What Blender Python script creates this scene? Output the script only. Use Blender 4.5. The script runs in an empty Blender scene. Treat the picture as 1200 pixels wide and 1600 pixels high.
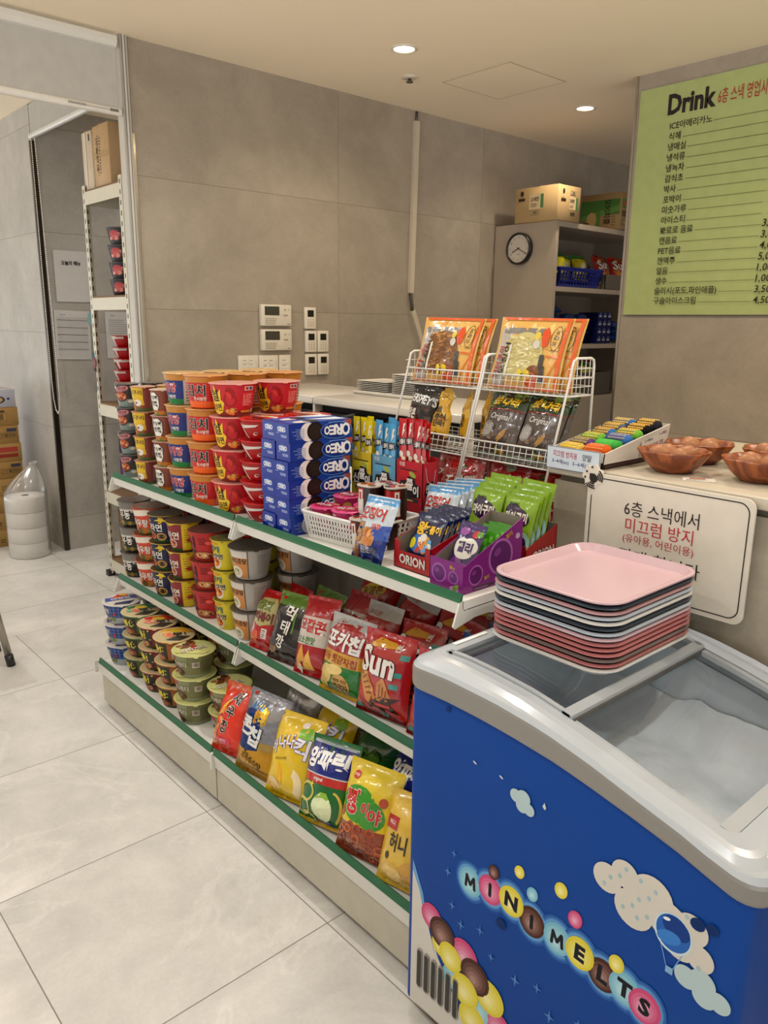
import bpy, bmesh, math, random
from mathutils import Vector, Matrix, noise
R = math.radians
PI = math.pi
scene = bpy.context.scene
C = scene.collection
random.seed(7)

# ------------------------------------------------------------------ camera
cam_d = bpy.data.cameras.new('camera')
cam_d.sensor_fit = 'VERTICAL'
cam_d.sensor_height = 24.0
cam_d.lens = 24.0 * 1219.564 / 1600.0
cam_d.clip_start = 0.02
cam = bpy.data.objects.new('camera', cam_d)
C.objects.link(cam)
yaw, pit, rol = R(48.20605), R(13.58476), R(0.66550)
fw = Vector((math.cos(yaw) * math.cos(pit), math.sin(yaw) * math.cos(pit), -math.sin(pit)))
r0 = Vector((math.sin(yaw), -math.cos(yaw), 0))
u0 = r0.cross(fw)
rv = r0 * math.cos(rol) + u0 * math.sin(rol)
uv = -r0 * math.sin(rol) + u0 * math.cos(rol)
m3 = Matrix((rv, uv, -fw)).transposed()
cam.matrix_world = Matrix.Translation((0, 0, 1.50)) @ m3.to_4x4()
scene.camera = cam

# ------------------------------------------------------------------ world, exposure
WORLD_LOW, WORLD_HIGH = 2.6, 0.34
w = bpy.data.worlds.new('world')
scene.world = w
w.use_nodes = True
# gradient shaped to brighten the ceiling: unseen lit hall floor below horizon, dim above
wt = w.node_tree
wtc = wt.nodes.new('ShaderNodeTexCoord'); wsp = wt.nodes.new('ShaderNodeSeparateXYZ'); wmr = wt.nodes.new('ShaderNodeMapRange')
wt.links.new(wtc.outputs['Generated'], wsp.inputs[0]); wt.links.new(wsp.outputs[2], wmr.inputs[0])
wmr.inputs[1].default_value = -0.15; wmr.inputs[2].default_value = 0.05
wmr.inputs[3].default_value = WORLD_LOW; wmr.inputs[4].default_value = WORLD_HIGH
wt.nodes['Background'].inputs[0].default_value = (1.0, 0.99, 0.98, 1)
wt.links.new(wmr.outputs[0], wt.nodes['Background'].inputs[1])
scene.view_settings.view_transform = 'Standard'
scene.view_settings.look = 'None'
scene.view_settings.gamma = 1.0
scene.view_settings.use_curve_mapping = False
scene.view_settings.exposure = 0.0
CEIL = 2.73
WARM = (1.0, 0.83, 0.64)
NEUT = (1.0, 0.97, 0.93)
COOL = (0.97, 0.98, 1.0)
# ceiling downlights: x, y, power, colour  (the lamps themselves are built with the ceiling)
LAMPS = [
    (2.71, 2.93, 40, WARM), (4.16, 2.94, 34, WARM), (2.71, 1.48, 66, WARM), (2.71, 0.03, 76, WARM),
    (1.26, 2.93, 44, NEUT), (1.26, 1.48, 44, NEUT), (1.26, 0.03, 32, COOL),
    (-0.19, 2.93, 46, COOL), (-0.19, 1.48, 44, COOL), (-0.19, 0.03, 36, COOL),
    (0.55, 4.50, 56, COOL), (0.55, 5.95, 40, COOL), (-0.90, 4.50, 40, COOL),
    (2.71, 4.45, 34, NEUT),
]

# ------------------------------------------------------------------ helpers
def lin(c):
    if isinstance(c, str):
        c = c.lstrip('#')
        c = tuple(int(c[i:i + 2], 16) / 255 for i in (0, 2, 4))
    return tuple((x / 12.92 if x <= 0.04045 else ((x + 0.055) / 1.055) ** 2.4) for x in c[:3]) + (1.0,)

MATS = {}
def mat(name, rough=0.5, metal=0.0, spec=0.5, coat=0.0, bump=0.0, bscale=60.0, var=0.0, trans=0.0, emit=None, emits=0.0, alpha=1.0, col=None, gam=1.0):
    if name in MATS:
        return MATS[name]
    m = bpy.data.materials.new(name)
    m.use_nodes = True
    nt = m.node_tree
    b = nt.nodes['Principled BSDF']
    b.inputs['Roughness'].default_value = rough
    b.inputs['Metallic'].default_value = metal
    b.inputs['Specular IOR Level'].default_value = spec
    b.inputs['Coat Weight'].default_value = coat
    b.inputs['Coat Roughness'].default_value = 0.08
    b.inputs['Transmission Weight'].default_value = trans
    b.inputs['Alpha'].default_value = alpha
    if col is None:
        at = nt.nodes.new('ShaderNodeAttribute')
        at.attribute_name = 'Col'
        src = at.outputs['Color']
        if gam != 1.0:   # ink density of printed film and card
            gm = nt.nodes.new('ShaderNodeGamma'); gm.inputs[1].default_value = gam
            nt.links.new(src, gm.inputs[0]); src = gm.outputs[0]
    else:
        rgb = nt.nodes.new('ShaderNodeRGB')
        rgb.outputs[0].default_value = lin(col)
        src = rgb.outputs[0]
    if var > 0:
        tc = nt.nodes.new('ShaderNodeTexCoord')
        n = nt.nodes.new('ShaderNodeTexNoise')
        n.inputs['Scale'].default_value = bscale * 0.3
        n.inputs['Detail'].default_value = 5
        nt.links.new(tc.outputs['Object'], n.inputs['Vector'])
        mr = nt.nodes.new('ShaderNodeMapRange')
        mr.inputs[1].default_value = 0.3; mr.inputs[2].default_value = 0.7
        mr.inputs[3].default_value = 1 - var; mr.inputs[4].default_value = 1 + var * 0.5
        nt.links.new(n.outputs[0], mr.inputs[0])
        mx = nt.nodes.new('ShaderNodeMix')
        mx.data_type = 'RGBA'; mx.blend_type = 'MULTIPLY'
        mx.inputs[0].default_value = 1.0
        nt.links.new(src, mx.inputs[6])
        nt.links.new(mr.outputs[0], mx.inputs[7])
        src = mx.outputs[2]
    nt.links.new(src, b.inputs['Base Color'])
    if bump > 0:
        tc = nt.nodes.new('ShaderNodeTexCoord')
        n = nt.nodes.new('ShaderNodeTexNoise')
        n.inputs['Scale'].default_value = bscale
        n.inputs['Detail'].default_value = 3
        nt.links.new(tc.outputs['Object'], n.inputs['Vector'])
        bp = nt.nodes.new('ShaderNodeBump')
        bp.inputs['Strength'].default_value = bump
        bp.inputs['Distance'].default_value = 0.004
        nt.links.new(n.outputs[0], bp.inputs['Height'])
        nt.links.new(bp.outputs[0], b.inputs['Normal'])
    if emit is not None:
        b.inputs['Emission Color'].default_value = lin(emit)
        b.inputs['Emission Strength'].default_value = emits
    MATS[name] = m
    return m

mat('film', 0.24, spec=0.5, coat=0.35, bump=0.55, bscale=38, gam=1.32)
mat('film_foil', 0.25, metal=0.55, bump=0.5, bscale=40, gam=1.2)
mat('card', 0.55, spec=0.3, var=0.06, bscale=40)
mat('gloss_card', 0.3, spec=0.4, var=0.03, gam=1.25)
mat('cup_paper', 0.38, spec=0.4, var=0.04, gam=1.28)
mat('lid_film', 0.22, metal=0.15, bump=0.25, bscale=70, gam=1.15)
mat('plastic', 0.35, spec=0.5, var=0.02)
mat('matte', 0.7, spec=0.2, var=0.06)
mat('paint', 0.35, spec=0.5, var=0.03)
mat('freezer_print', 0.45, spec=0.12, var=0.02)
mat('steel', 0.3, metal=0.9, var=0.05)
mat('chrome', 0.12, metal=1.0)
mat('cloth', 0.9, spec=0.1, bump=0.6, bscale=250, var=0.1)
mat('tray_plastic', 0.25, spec=0.5, coat=0.2)
mat('paper', 0.8, spec=0.2, var=0.03)
mat('egg', 0.45, spec=0.35, var=0.08, bscale=90)

class MB:
    def __init__(s):
        s.v = []; s.f = []; s.c = []; s.m = []; s.s = []
    def add(s, vs, fs, col, mi=0, smooth=False, T=None):
        o = len(s.v)
        if T is not None:
            vs = [T @ Vector(p) for p in vs]
        s.v.extend([tuple(p) for p in vs])
        per = isinstance(col, list)
        if not per:
            col = lin(col)
        for i, f in enumerate(fs):
            s.f.append(tuple(o + k for k in f))
            s.c.append(col[i] if per else col)
            s.m.append(mi); s.s.append(smooth)
        return s
    def box(s, x0, x1, y0, y1, z0, z1, col, mi=0, T=None):
        v = [(x0, y0, z0), (x1, y0, z0), (x1, y1, z0), (x0, y1, z0), (x0, y0, z1), (x1, y0, z1), (x1, y1, z1), (x0, y1, z1)]
        f = [(3, 2, 1, 0), (4, 5, 6, 7), (0, 1, 5, 4), (1, 2, 6, 5), (2, 3, 7, 6), (3, 0, 4, 7)]
        return s.add(v, f, col, mi, False, T)
    def rbox(s, x0, x1, y0, y1, z0, z1, b, col, mi=0, T=None, seg=2):
        bm = bmesh.new()
        bmesh.ops.create_cube(bm, size=1.0)
        for v in bm.verts:
            v.co = Vector(((x0 + x1) / 2 + v.co.x * (x1 - x0), (y0 + y1) / 2 + v.co.y * (y1 - y0), (z0 + z1) / 2 + v.co.z * (z1 - z0)))
        bmesh.ops.bevel(bm, geom=bm.edges[:], offset=b, segments=seg, affect='EDGES', profile=0.5)
        return s.bm(bm, col, mi, True, T)
    def bm(s, bm, col, mi=0, smooth=False, T=None):
        bm.verts.index_update()
        s.add([v.co[:] for v in bm.verts], [[v.index for v in f.verts] for f in bm.faces], col, mi, smooth, T)
        bm.free()
        return s
    def tube(s, pts, r, col, n=6, mi=0, closed=False, T=None):
        pts = [Vector(p) for p in pts]
        k = len(pts)
        vs = []; fs = []
        prev = None
        for i, p in enumerate(pts):
            if closed:
                t = (pts[(i + 1) % k] - pts[i - 1])
            else:
                t = pts[min(i + 1, k - 1)] - pts[max(i - 1, 0)]
            t.normalize()
            a = Vector((0, 0, 1)) if abs(t.z) < 0.9 else Vector((1, 0, 0))
            if prev is None:
                e1 = t.cross(a).normalized()
            else:
                e1 = (prev - t * prev.dot(t))
                e1 = e1.normalized() if e1.length > 1e-6 else t.cross(a).normalized()
            prev = e1
            e2 = t.cross(e1)
            for j in range(n):
                an = 2 * PI * j / n
                vs.append(p + (e1 * math.cos(an) + e2 * math.sin(an)) * r)
        for i in range(k if closed else k - 1):
            for j in range(n):
                a = i * n + j; b = i * n + (j + 1) % n
                c = ((i + 1) % k) * n + (j + 1) % n; d = ((i + 1) % k) * n + j
                fs.append((a, b, c, d))
        if not closed:
            fs.append(tuple(range(n - 1, -1, -1)))
            fs.append(tuple((k - 1) * n + j for j in range(n)))
        return s.add(vs, fs, col, mi, True, T)
    def lathe(s, prof, col, n=28, mi=0, T=None, caps=(False, False), smooth=True, wob=None):
        vs = []; fs = []
        k = len(prof)
        for i, (r, z) in enumerate(prof):
            for j in range(n):
                a = 2 * PI * j / n
                q = r * (wob(a, i) if wob else 1)
                vs.append((q * math.cos(a), q * math.sin(a), z))
        for i in range(k - 1):
            for j in range(n):
                fs.append((i * n + j, i * n + (j + 1) % n, (i + 1) * n + (j + 1) % n, (i + 1) * n + j))
        if caps[0]: fs.append(tuple(range(n - 1, -1, -1)))
        if caps[1]: fs.append(tuple((k - 1) * n + j for j in range(n)))
        return s.add(vs, fs, col, mi, smooth, T)
    def prism(s, poly, a, b, col, axis='z', mi=0, T=None):
        # extrude a 2D polygon between a and b along an axis
        def P(p, t):
            return {'z': (p[0], p[1], t), 'y': (p[0], t, p[1]), 'x': (t, p[0], p[1])}[axis]
        n = len(poly)
        vs = [P(p, a) for p in poly] + [P(p, b) for p in poly]
        fs = [tuple(range(n - 1, -1, -1)), tuple(range(n, 2 * n))]
        fs += [(i, (i + 1) % n, n + (i + 1) % n, n + i) for i in range(n)]
        return s.add(vs, fs, col, mi, False, T)
    def mesh(s, name, mats):
        me = bpy.data.meshes.new(name)
        me.from_pydata(s.v, [], s.f)
        for m in (mats if isinstance(mats, (list, tuple)) else [mats]):
            me.materials.append(MATS[m] if isinstance(m, str) else m)
        ca = me.color_attributes.new('Col', 'FLOAT_COLOR', 'CORNER')
        buf = []
        for p in me.polygons:
            buf.extend(list(s.c[p.index]) * p.loop_total)
        ca.data.foreach_set('color', buf)
        me.polygons.foreach_set('material_index', s.m)
        me.polygons.foreach_set('use_smooth', s.s)
        me.update()
        return me
    def build(s, name, mats, parent=None, loc=None):
        o = bpy.data.objects.new(name, s.mesh(name, mats))
        C.objects.link(o)
        if parent: o.parent = parent
        if loc: o.location = loc
        return o

def tag(o, label, cat, group=None, kind=None):
    if label: o['label'] = label
    if cat: o['category'] = cat
    if group: o['group'] = group
    if kind: o['kind'] = kind
    return o
def struct(o):
    o['kind'] = 'structure'
    return o
def thing(name, label, cat, loc=(0, 0, 0), rz=0.0, group=None):
    o = bpy.data.objects.new(name, None)
    o.empty_display_size = 0.05
    C.objects.link(o)
    o.location = loc
    o.rotation_euler = (0, 0, rz)
    return tag(o, label, cat, group)
def dup(root, label=None, group=None, M=None, loc=None):
    r = root.copy(); C.objects.link(r)
    if M is not None: r.matrix_basis = M
    if loc is not None: r.location = loc
    if label: r['label'] = label
    if group: r['group'] = group
    for ch in KIDS.get(root.name, []):
        c = ch.copy(); C.objects.link(c); c.parent = r
    return r
KIDS = {}
def part(mb, name, mats, root):
    o = mb.build(name, mats, root)
    KIDS.setdefault(root.name, []).append(o)
    return o

# --- flat art: coloured shapes and lettering laid on a surface
TXT = {}
_fc = bpy.data.curves.new('lettering', 'FONT')
_fo = bpy.data.objects.new('lettering', _fc)
def textgeo(t, bold):
    k = (t, bold)
    if k not in TXT:
        _fc.body = t; _fc.size = 1.0; _fc.offset = bold * 0.38; _fc.resolution_u = 2
        me = bpy.data.meshes.new_from_object(_fo)
        vs = [(v.co.x, v.co.y) for v in me.vertices]
        fs = [tuple(p.vertices) for p in me.polygons]
        bpy.data.meshes.remove(me)
        TXT[k] = (vs, fs)
    return TXT[k]

class Art:
    def __init__(s): s.P = []
    def add(s, vs, fs, col, L): s.P.append((vs, fs, lin(col) if not isinstance(col, list) else col, L)); return s
    def rect(s, a, b, c, d, col, L=1): return s.add([(a, b), (c, b), (c, d), (a, d)], [(0, 1, 2, 3)], col, L)
    def poly(s, pts, col, L=1):
        n = len(pts)
        cx = sum(p[0] for p in pts) / n; cy = sum(p[1] for p in pts) / n
        return s.add(list(pts) + [(cx, cy)], [(i, (i + 1) % n, n) for i in range(n)], col, L)
    def ell(s, cu, cv, ru, rv_, col, L=1, rot=0.0, n=18):
        c, q = math.cos(rot), math.sin(rot)
        return s.poly([(cu + ru * math.cos(t) * c - rv_ * math.sin(t) * q, cv + ru * math.cos(t) * q + rv_ * math.sin(t) * c) for t in [2 * PI * i / n for i in range(n)]], col, L)
    def ring(s, cu, cv, ru, rv_, th, col, L=1, n=24, a0=0, a1=2 * PI):
        k = n if abs(a1 - a0 - 2 * PI) < 1e-6 else n + 1
        pts = [(a0 + (a1 - a0) * i / n) for i in range(k)]
        vs = [(cu + ru * math.cos(t), cv + rv_ * math.sin(t)) for t in pts] + [(cu + (ru - th) * math.cos(t), cv + (rv_ - th) * math.sin(t)) for t in pts]
        fs = [(i, (i + 1) % k, k + (i + 1) % k, k + i) for i in range(k if k == n else k - 1)]
        return s.add(vs, fs, col, L)
    def line(s, x0, y0, x1, y1, w_, col, L=1):
        dx, dy = x1 - x0, y1 - y0
        l = math.hypot(dx, dy) or 1
        nx, ny = -dy / l * w_ / 2, dx / l * w_ / 2
        return s.add([(x0 - nx, y0 - ny), (x1 - nx, y1 - ny), (x1 + nx, y1 + ny), (x0 + nx, y0 + ny)], [(0, 1, 2, 3)], col, L)
    def text(s, t, cu, cv, h, col, L=4, bold=0.0, rot=0.0, w_=None, out=None, ob=0.05, anchor='c', em=None, shear=0.0):
        """lettering whose box is h tall (or of em size em), optionally squeezed to width w_"""
        vs, fs = textgeo(t, 0.0)
        x0 = min(p[0] for p in vs); x1 = max(p[0] for p in vs); y0 = min(p[1] for p in vs); y1 = max(p[1] for p in vs)
        sy = em if em else h / (y1 - y0)
        sx = w_ / (x1 - x0) if w_ else sy
        ax = {'c': (x0 + x1) / 2, 'l': x0, 'r': x1}[anchor]
        ay = 0.38 if em else (y0 + y1) / 2
        c, q = math.cos(rot), math.sin(rot)
        def go(bd, cl, lay):
            g, f = textgeo(t, bd)
            o = []
            for x, y in g:
                a = (x - ax) * sx; b = (y - ay) * sy
                a += shear * b
                o.append((cu + a * c - b * q, cv + a * q + b * c))
            s.add(o, f, cl, lay)
        if out: go(bold + ob, out, L)
        go(bold, col, L + (1 if out else 0))
        return s
    def blobs(s, u0_, v0, u1_, v1, cols, n, r, seed=1, L=1, asp=1.0):
        rd = random.Random(seed)
        for i in range(n):
            s.ell(rd.uniform(u0_ + r, u1_ - r), rd.uniform(v0 + r, v1 - r), r * rd.uniform(.7, 1.3), r * asp * rd.uniform(.6, 1.2), cols[i % len(cols)], L, rd.uniform(0, PI), 10)
        return s
    def bars(s, u0_, v0, u1_, v1, col, L=3, seed=2, n=14):
        rd = random.Random(seed)
        x = u0_; st = (u1_ - u0_) / n
        for i in range(n):
            s.rect(x, v0, x + st * rd.choice((.35, .55, .8)), v1, col, L); x += st
        return s
    def lines(s, u0_, v0, u1_, v1, n, col, L=3, th=0.35, seed=3):
        rd = random.Random(seed)
        st = (v1 - v0) / n
        for i in range(n):
            v = v0 + st * i
            s.rect(u0_, v, u0_ + (u1_ - u0_) * rd.uniform(.6, 1), v + st * th, col, L)
        return s

def emit(mb, art, fn, mi=0, maxe=None, off=0.00035, base=0.0003):
    for k_, (vs, fs, col, L) in enumerate(art.P):
        o = base + off * L + 8e-6 * k_
        if maxe is None:
            mb.add([fn(u, v, o) for u, v in vs], fs, [col] * len(fs) if not isinstance(col, list) else col, mi)
            continue
        V = []; F = []
        def put(p):
            V.append(fn(p[0], p[1], o)); return len(V) - 1
        stack = []
        for f in fs:
            P = [vs[i] for i in f]
            for i in range(1, len(P) - 1):
                stack.append((P[0], P[i], P[i + 1]))
        while stack:
            a, b, c = stack.pop()
            e = [(a[0] - b[0]) ** 2 + (a[1] - b[1]) ** 2, (b[0] - c[0]) ** 2 + (b[1] - c[1]) ** 2, (c[0] - a[0]) ** 2 + (c[1] - a[1]) ** 2]
            k = e.index(max(e))
            if e[k] > maxe * maxe:
                if k == 1: a, b, c = b, c, a
                elif k == 2: a, b, c = c, a, b
                mm = ((a[0] + b[0]) / 2, (a[1] + b[1]) / 2)
                stack.append((a, mm, c)); stack.append((mm, b, c))
            else:
                F.append((put(a), put(b), put(c)))
        mb.add(V, F, [col] * len(F), mi)
def plane_fn(o, u, v):
    o = Vector(o); u = Vector(u); v = Vector(v); n = u.cross(v)
    return lambda a, b, off: o + u * a + v * b + n * off
# faces of things that look towards the aisle (-x) or towards the camera side (-y)
def face_x(x, y, z): return plane_fn((x, y, z), (0, -1, 0), (0, 0, 1))
def face_y(x, y, z): return plane_fn((x, y, z), (1, 0, 0), (0, 0, 1))
def face_z(x, y, z): return plane_fn((x, y, z), (0, -1, 0), (1, 0, 0))

def bag_mesh(name, w_, h, t, base, art, matn='film', seed=1, crimp=0.012, nu=18, nv=22, seal=None, back=None, wr=1.0, shape=None, sides=True):
    """pillow bag: u across, v up; printed front towards local -Y; base may be a colour or a function of (u, v)"""
    mb = MB()
    def depth(a, b):
        # a in -1..1, b in 0..1
        e = max(0.0, 1 - abs(a) ** 2.6)
        g = min(1.0, max(0.0, (b * h - crimp) / (0.22 * h))) * min(1.0, max(0.0, ((1 - b) * h - crimp) / (0.30 * h)))
        g = math.sin(g * PI / 2) ** 0.7 if g > 0 else 0
        return t * (e ** 0.75) * g
    def wid(b):
        if shape: return shape(b)
        k = 1 - 0.06 * math.sin(PI * min(1, max(0, b)))
        return k
    def wrk(u, v):
        p = Vector((u * 26 + seed * 3.1, v * 22, seed * 1.7))
        return (noise.noise(p) * 0.0035 + noise.noise(p * 2.3) * 0.0018) * wr
    def fold(u, v, b):
        # gathers that run up from the seals
        k = math.exp(-v / (.16 * h)) + math.exp(-(h - v) / (.20 * h))
        return wr * .0022 * k * (math.sin(u * 170 + seed * 2.1) + .6 * math.sin(u * 290 + seed))
    def F(u, v, off=0.0, side=-1):
        b = min(1.0, max(0.0, v / h)); a = max(-1.0, min(1.0, u / (w_ / 2)))
        d = depth(a, b) * (.82 if side < 0 else .18)
        d += (wrk(u, v) + fold(u, v, b) * min(1, (1 - abs(a)) * 4)) * min(1.0, d / 0.008 + 0.25) * (1 if side < 0 else .2)
        return Vector((u * wid(b), side * (d + off), v))
    col = base if callable(base) else (lambda u, v, c=base: c)
    bcol = back or col
    for side in (-1, 1):
        vs = []; fs = []; cs = []
        for j in range(nv + 1):
            for i in range(nu + 1):
                u = -w_ / 2 + w_ * i / nu; v = h * j / nv
                vs.append(F(u, v, 0, side))
        for j in range(nv):
            for i in range(nu):
                a = j * (nu + 1) + i
                q = (a, a + 1, a + nu + 2, a + nu + 1)
                fs.append(q if side < 0 else q[::-1])
                u = -w_ / 2 + w_ * (i + .5) / nu; v = h * (j + .5) / nv
                cc = (col if side < 0 else bcol)
                cs.append(lin(cc(u, v) if callable(cc) else cc))
        mb.add(vs, fs, cs, 0, True)
    if art:
        emit(mb, art, lambda u, v, o: F(u * .93 + .003, v, o), 0, maxe=min(w_, h) / 9, off=0.0003, base=0.0006)
    return mb.mesh(name, matn)

def frame_mat(loc, yaw_=0.0, lean=0.0, roll=0.0, sx=1.0):
    """stand a thing whose front is local -Y so that it faces the aisle (-x); lean tips it back, roll tilts it"""
    M = Matrix.Translation(loc) @ Matrix.Rotation(-PI / 2 + yaw_, 4, 'Z') @ Matrix.Rotation(-lean, 4, 'X') @ Matrix.Rotation(-roll, 4, 'Y')
    return M
ORD = ['topmost', 'second from top', 'third from top', 'fourth from top', 'fifth from top', 'sixth from top', 'seventh from top', 'eighth from top']
def ordn(i, n):
    return 'lowest' if i == n - 1 else ORD[i]
# ------------------------------------------------------------------ setting
def tile_mat(name, col, ua, uo, us, va, vo, vs_, g=0.003, gcol='6b6459', rough=0.45, vein=0.10, nsc=1.6, cold=None, bump=0.05):
    """stone tile: mottled by noise, split by thin joints along two object-space axes"""
    m = bpy.data.materials.new(name); m.use_nodes = True
    nt = m.node_tree; N = nt.nodes; Lk = nt.links
    b = N['Principled BSDF']
    b.inputs['Roughness'].default_value = rough
    b.inputs['Specular IOR Level'].default_value = 0.4
    tc = N.new('ShaderNodeTexCoord'); sp = N.new('ShaderNodeSeparateXYZ')
    Lk.new(tc.outputs['Object'], sp.inputs[0])
    def mth(op, a, b2=None):
        n = N.new('ShaderNodeMath'); n.operation = op
        for i, x in enumerate((a, b2)):
            if x is None: continue
            if isinstance(x, (int, float)): n.inputs[i].default_value = x
            else: Lk.new(x, n.inputs[i])
        return n.outputs[0]
    def joint(ax, o, s):
        t = mth('FRACT', mth('ADD', mth('DIVIDE', mth('SUBTRACT', sp.outputs[ax], o), s), 0.5))
        return mth('LESS_THAN', mth('ABSOLUTE', mth('SUBTRACT', t, 0.5)), g / 2 / s)
    def cell(ax, o, s): return mth('FLOOR', mth('DIVIDE', mth('SUBTRACT', sp.outputs[ax], o), s))
    j = mth('MAXIMUM', joint(ua, uo, us), joint(va, vo, vs_))
    cid = mth('ADD', mth('MULTIPLY', cell(ua, uo, us), 7.31), mth('MULTIPLY', cell(va, vo, vs_), 3.77))
    cv = N.new('ShaderNodeCombineXYZ'); Lk.new(cid, cv.inputs[0]); Lk.new(mth('MULTIPLY', cid, 1.7), cv.inputs[1]); Lk.new(cid, cv.inputs[2])
    va_ = N.new('ShaderNodeVectorMath'); va_.operation = 'ADD'
    Lk.new(tc.outputs['Object'], va_.inputs[0]); Lk.new(cv.outputs[0], va_.inputs[1])
    n1 = N.new('ShaderNodeTexNoise'); n1.inputs['Scale'].default_value = nsc * 2.6; n1.inputs['Detail'].default_value = 12; n1.inputs['Roughness'].default_value = 0.68; n1.inputs['Distortion'].default_value = 0.35
    Lk.new(va_.outputs[0], n1.inputs['Vector'])
    n2 = N.new('ShaderNodeTexNoise'); n2.inputs['Scale'].default_value = nsc * 1.1; n2.inputs['Detail'].default_value = 8; n2.inputs['Roughness'].default_value = 0.6; n2.inputs['Distortion'].default_value = 0.7
    Lk.new(va_.outputs[0], n2.inputs['Vector'])
    n3 = N.new('ShaderNodeTexNoise'); n3.inputs['Scale'].default_value = 90; n3.inputs['Detail'].default_value = 3
    Lk.new(tc.outputs['Object'], n3.inputs['Vector'])
    # veins: narrow band of the distorted noise
    ve = mth('SUBTRACT', 1.0, mth('MINIMUM', mth('MULTIPLY', mth('ABSOLUTE', mth('SUBTRACT', n2.outputs[0], 0.56)), 45.0), 1.0))
    val = mth('ADD', mth('ADD', 0.59, mth('MULTIPLY', n1.outputs[0], 0.80)), mth('ADD', mth('MULTIPLY', ve, vein), mth('MULTIPLY', mth('SUBTRACT', n3.outputs[0], 0.5), 0.16)))
    rgb = N.new('ShaderNodeRGB'); rgb.outputs[0].default_value = lin(col)
    mx = N.new('ShaderNodeMix'); mx.data_type = 'RGBA'; mx.blend_type = 'MULTIPLY'; mx.inputs[0].default_value = 1
    Lk.new(rgb.outputs[0], mx.inputs[6]); Lk.new(val, mx.inputs[7])
    m2 = N.new('ShaderNodeMix'); m2.data_type = 'RGBA'; m2.inputs[7].default_value = lin(gcol)
    Lk.new(j, m2.inputs[0]); Lk.new(mx.outputs[2], m2.inputs[6])
    Lk.new(m2.outputs[2], b.inputs['Base Color'])
    bp = N.new('ShaderNodeBump'); bp.inputs['Strength'].default_value = bump; bp.inputs['Distance'].default_value = 0.01
    Lk.new(mth('SUBTRACT', mth('MULTIPLY', n2.outputs[0], 0.4), j), bp.inputs['Height']); Lk.new(bp.outputs[0], b.inputs['Normal'])
    return m
FL = 'cbc8c1'
floor_a = tile_mat('floor_tile', FL, 0, 0.414, 0.6207, 1, 1.358, 0.6207, gcol='7d766b', rough=0.42, vein=0.09, nsc=1.3)
floor_b = tile_mat('floor_tile_entry', FL, 0, 0.414, 1.2414, 1, 4.205, 0.632, gcol='7d766b', rough=0.42, vein=0.05, nsc=1.3)
WL = '9c9181'
wall_x = tile_mat('wall_tile_back', WL, 0, 1.71, 1.2, 2, 2.155, 0.6, gcol='7a7060', rough=0.5, vein=0.04, nsc=1.1)
wall_y = tile_mat('wall_tile_side', WL, 1, 2.41, 1.2, 2, 2.155, 0.6, gcol='7a7060', rough=0.5, vein=0.04, nsc=1.1)
col_x = tile_mat('wall_tile_far', 'a8a39a', 0, 1.757, 1.2, 2, 2.02, 0.6, gcol='7f786c', rough=0.5, vein=0.04)
col_y = tile_mat('wall_tile_far_side', 'a8a39a', 1, 5.148, 1.2, 2, 2.02, 0.6, gcol='7f786c', rough=0.5, vein=0.04)
ceil_m = mat('ceiling_paint', 0.9, spec=0.15, var=0.03, bscale=4, col='f3e4cb', bump=0.03)

def slab(name, x0, x1, y0, y1, z0, z1, mats, mi=0):
    mb = MB(); mb.box(x0, x1, y0, y1, z0, z1, 'ffffff', 0)
    if isinstance(mats, list):   # second material on the faces that look along x
        mb.m = [0, 0, 0, 1, 0, 1]
    return struct(mb.build(name, mats))
slab('floor', -3.0, 6.6, -2.0, 3.841, -0.06, 0.0, floor_a)
slab('floor', -3.0, 6.6, 3.841, 9.0, -0.06, 0.0, floor_b)
mb = MB(); mb.box(-3.0, 6.6, -2.0, 9.0, CEIL, CEIL + 0.1, 'ffffff')
struct(mb.build('ceiling', ceil_m))
slab('wall_back', 1.71, 6.6, 3.67, 3.75, 0, CEIL, [wall_x, wall_y])
slab('wall_far', 1.757, 4.4, 5.148, 9.0, 0, CEIL, [col_x, col_y])
slab('wall_right', 3.85, 4.02, -2.0, 2.41, 0, CEIL, [wall_x, wall_y])
slab('wall_kitchen', 6.5, 6.6, -2.0, 3.67, 0, CEIL, [wall_x, wall_y])
# metal edge trims
mb = MB(); mb.box(3.846, 3.862, 2.404, 2.418, 0, CEIL, 'a9a294'); struct(mb.build('trim_1', 'steel'))
mb = MB(); mb.box(1.749, 1.780, 5.139, 5.152, 0, 2.53, '4b443c'); mb.box(1.751, 1.759, 5.141, 5.17, 0, 2.53, '6d655a'); struct(mb.build('trim_2', 'steel'))
# jamb at the end of the back wall: grooved aluminium guide with a bright strip
mb = MB()
mb.box(1.668, 1.708, 3.668, 3.72, 0, CEIL, 'b3aea4')
mb.box(1.668, 1.676, 3.655, 3.668, 0, CEIL, '9c978d')
mb.box(1.679, 1.688, 3.652, 3.668, 0, CEIL, 'c4c0b7')
mb.box(1.692, 1.702, 3.655, 3.668, 0, CEIL, 'a8a399')
struct(mb.build('trim_3', 'paint'))
mb = MB(); mb.box(1.702, 1.713, 3.653, 3.668, 0, 2.33, 'd9d2c4'); struct(mb.build('trim_4', 'chrome'))

# ceiling access hatch: shallow recessed joint
hat = thing('access_hatch', 'square flush access hatch outlined in the cream ceiling between the two downlights', 'ceiling hatch', (3.43, 2.94, CEIL - 0.0015))
mb = MB(); mb.box(-.222, .222, -.222, .222, -.0005, .001, 'ffffff'); part(mb, 'panel', ceil_m, hat)
mb = MB()
for a, b_ in ((-.2275, -.2225), (.2225, .2275)):
    mb.box(a, b_, -.2275, .2275, -.0012, .001, 'c2ae90'); mb.box(-.2275, .2275, a, b_, -.0012, .001, 'c2ae90')
part(mb, 'joint', 'matte', hat)

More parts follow.
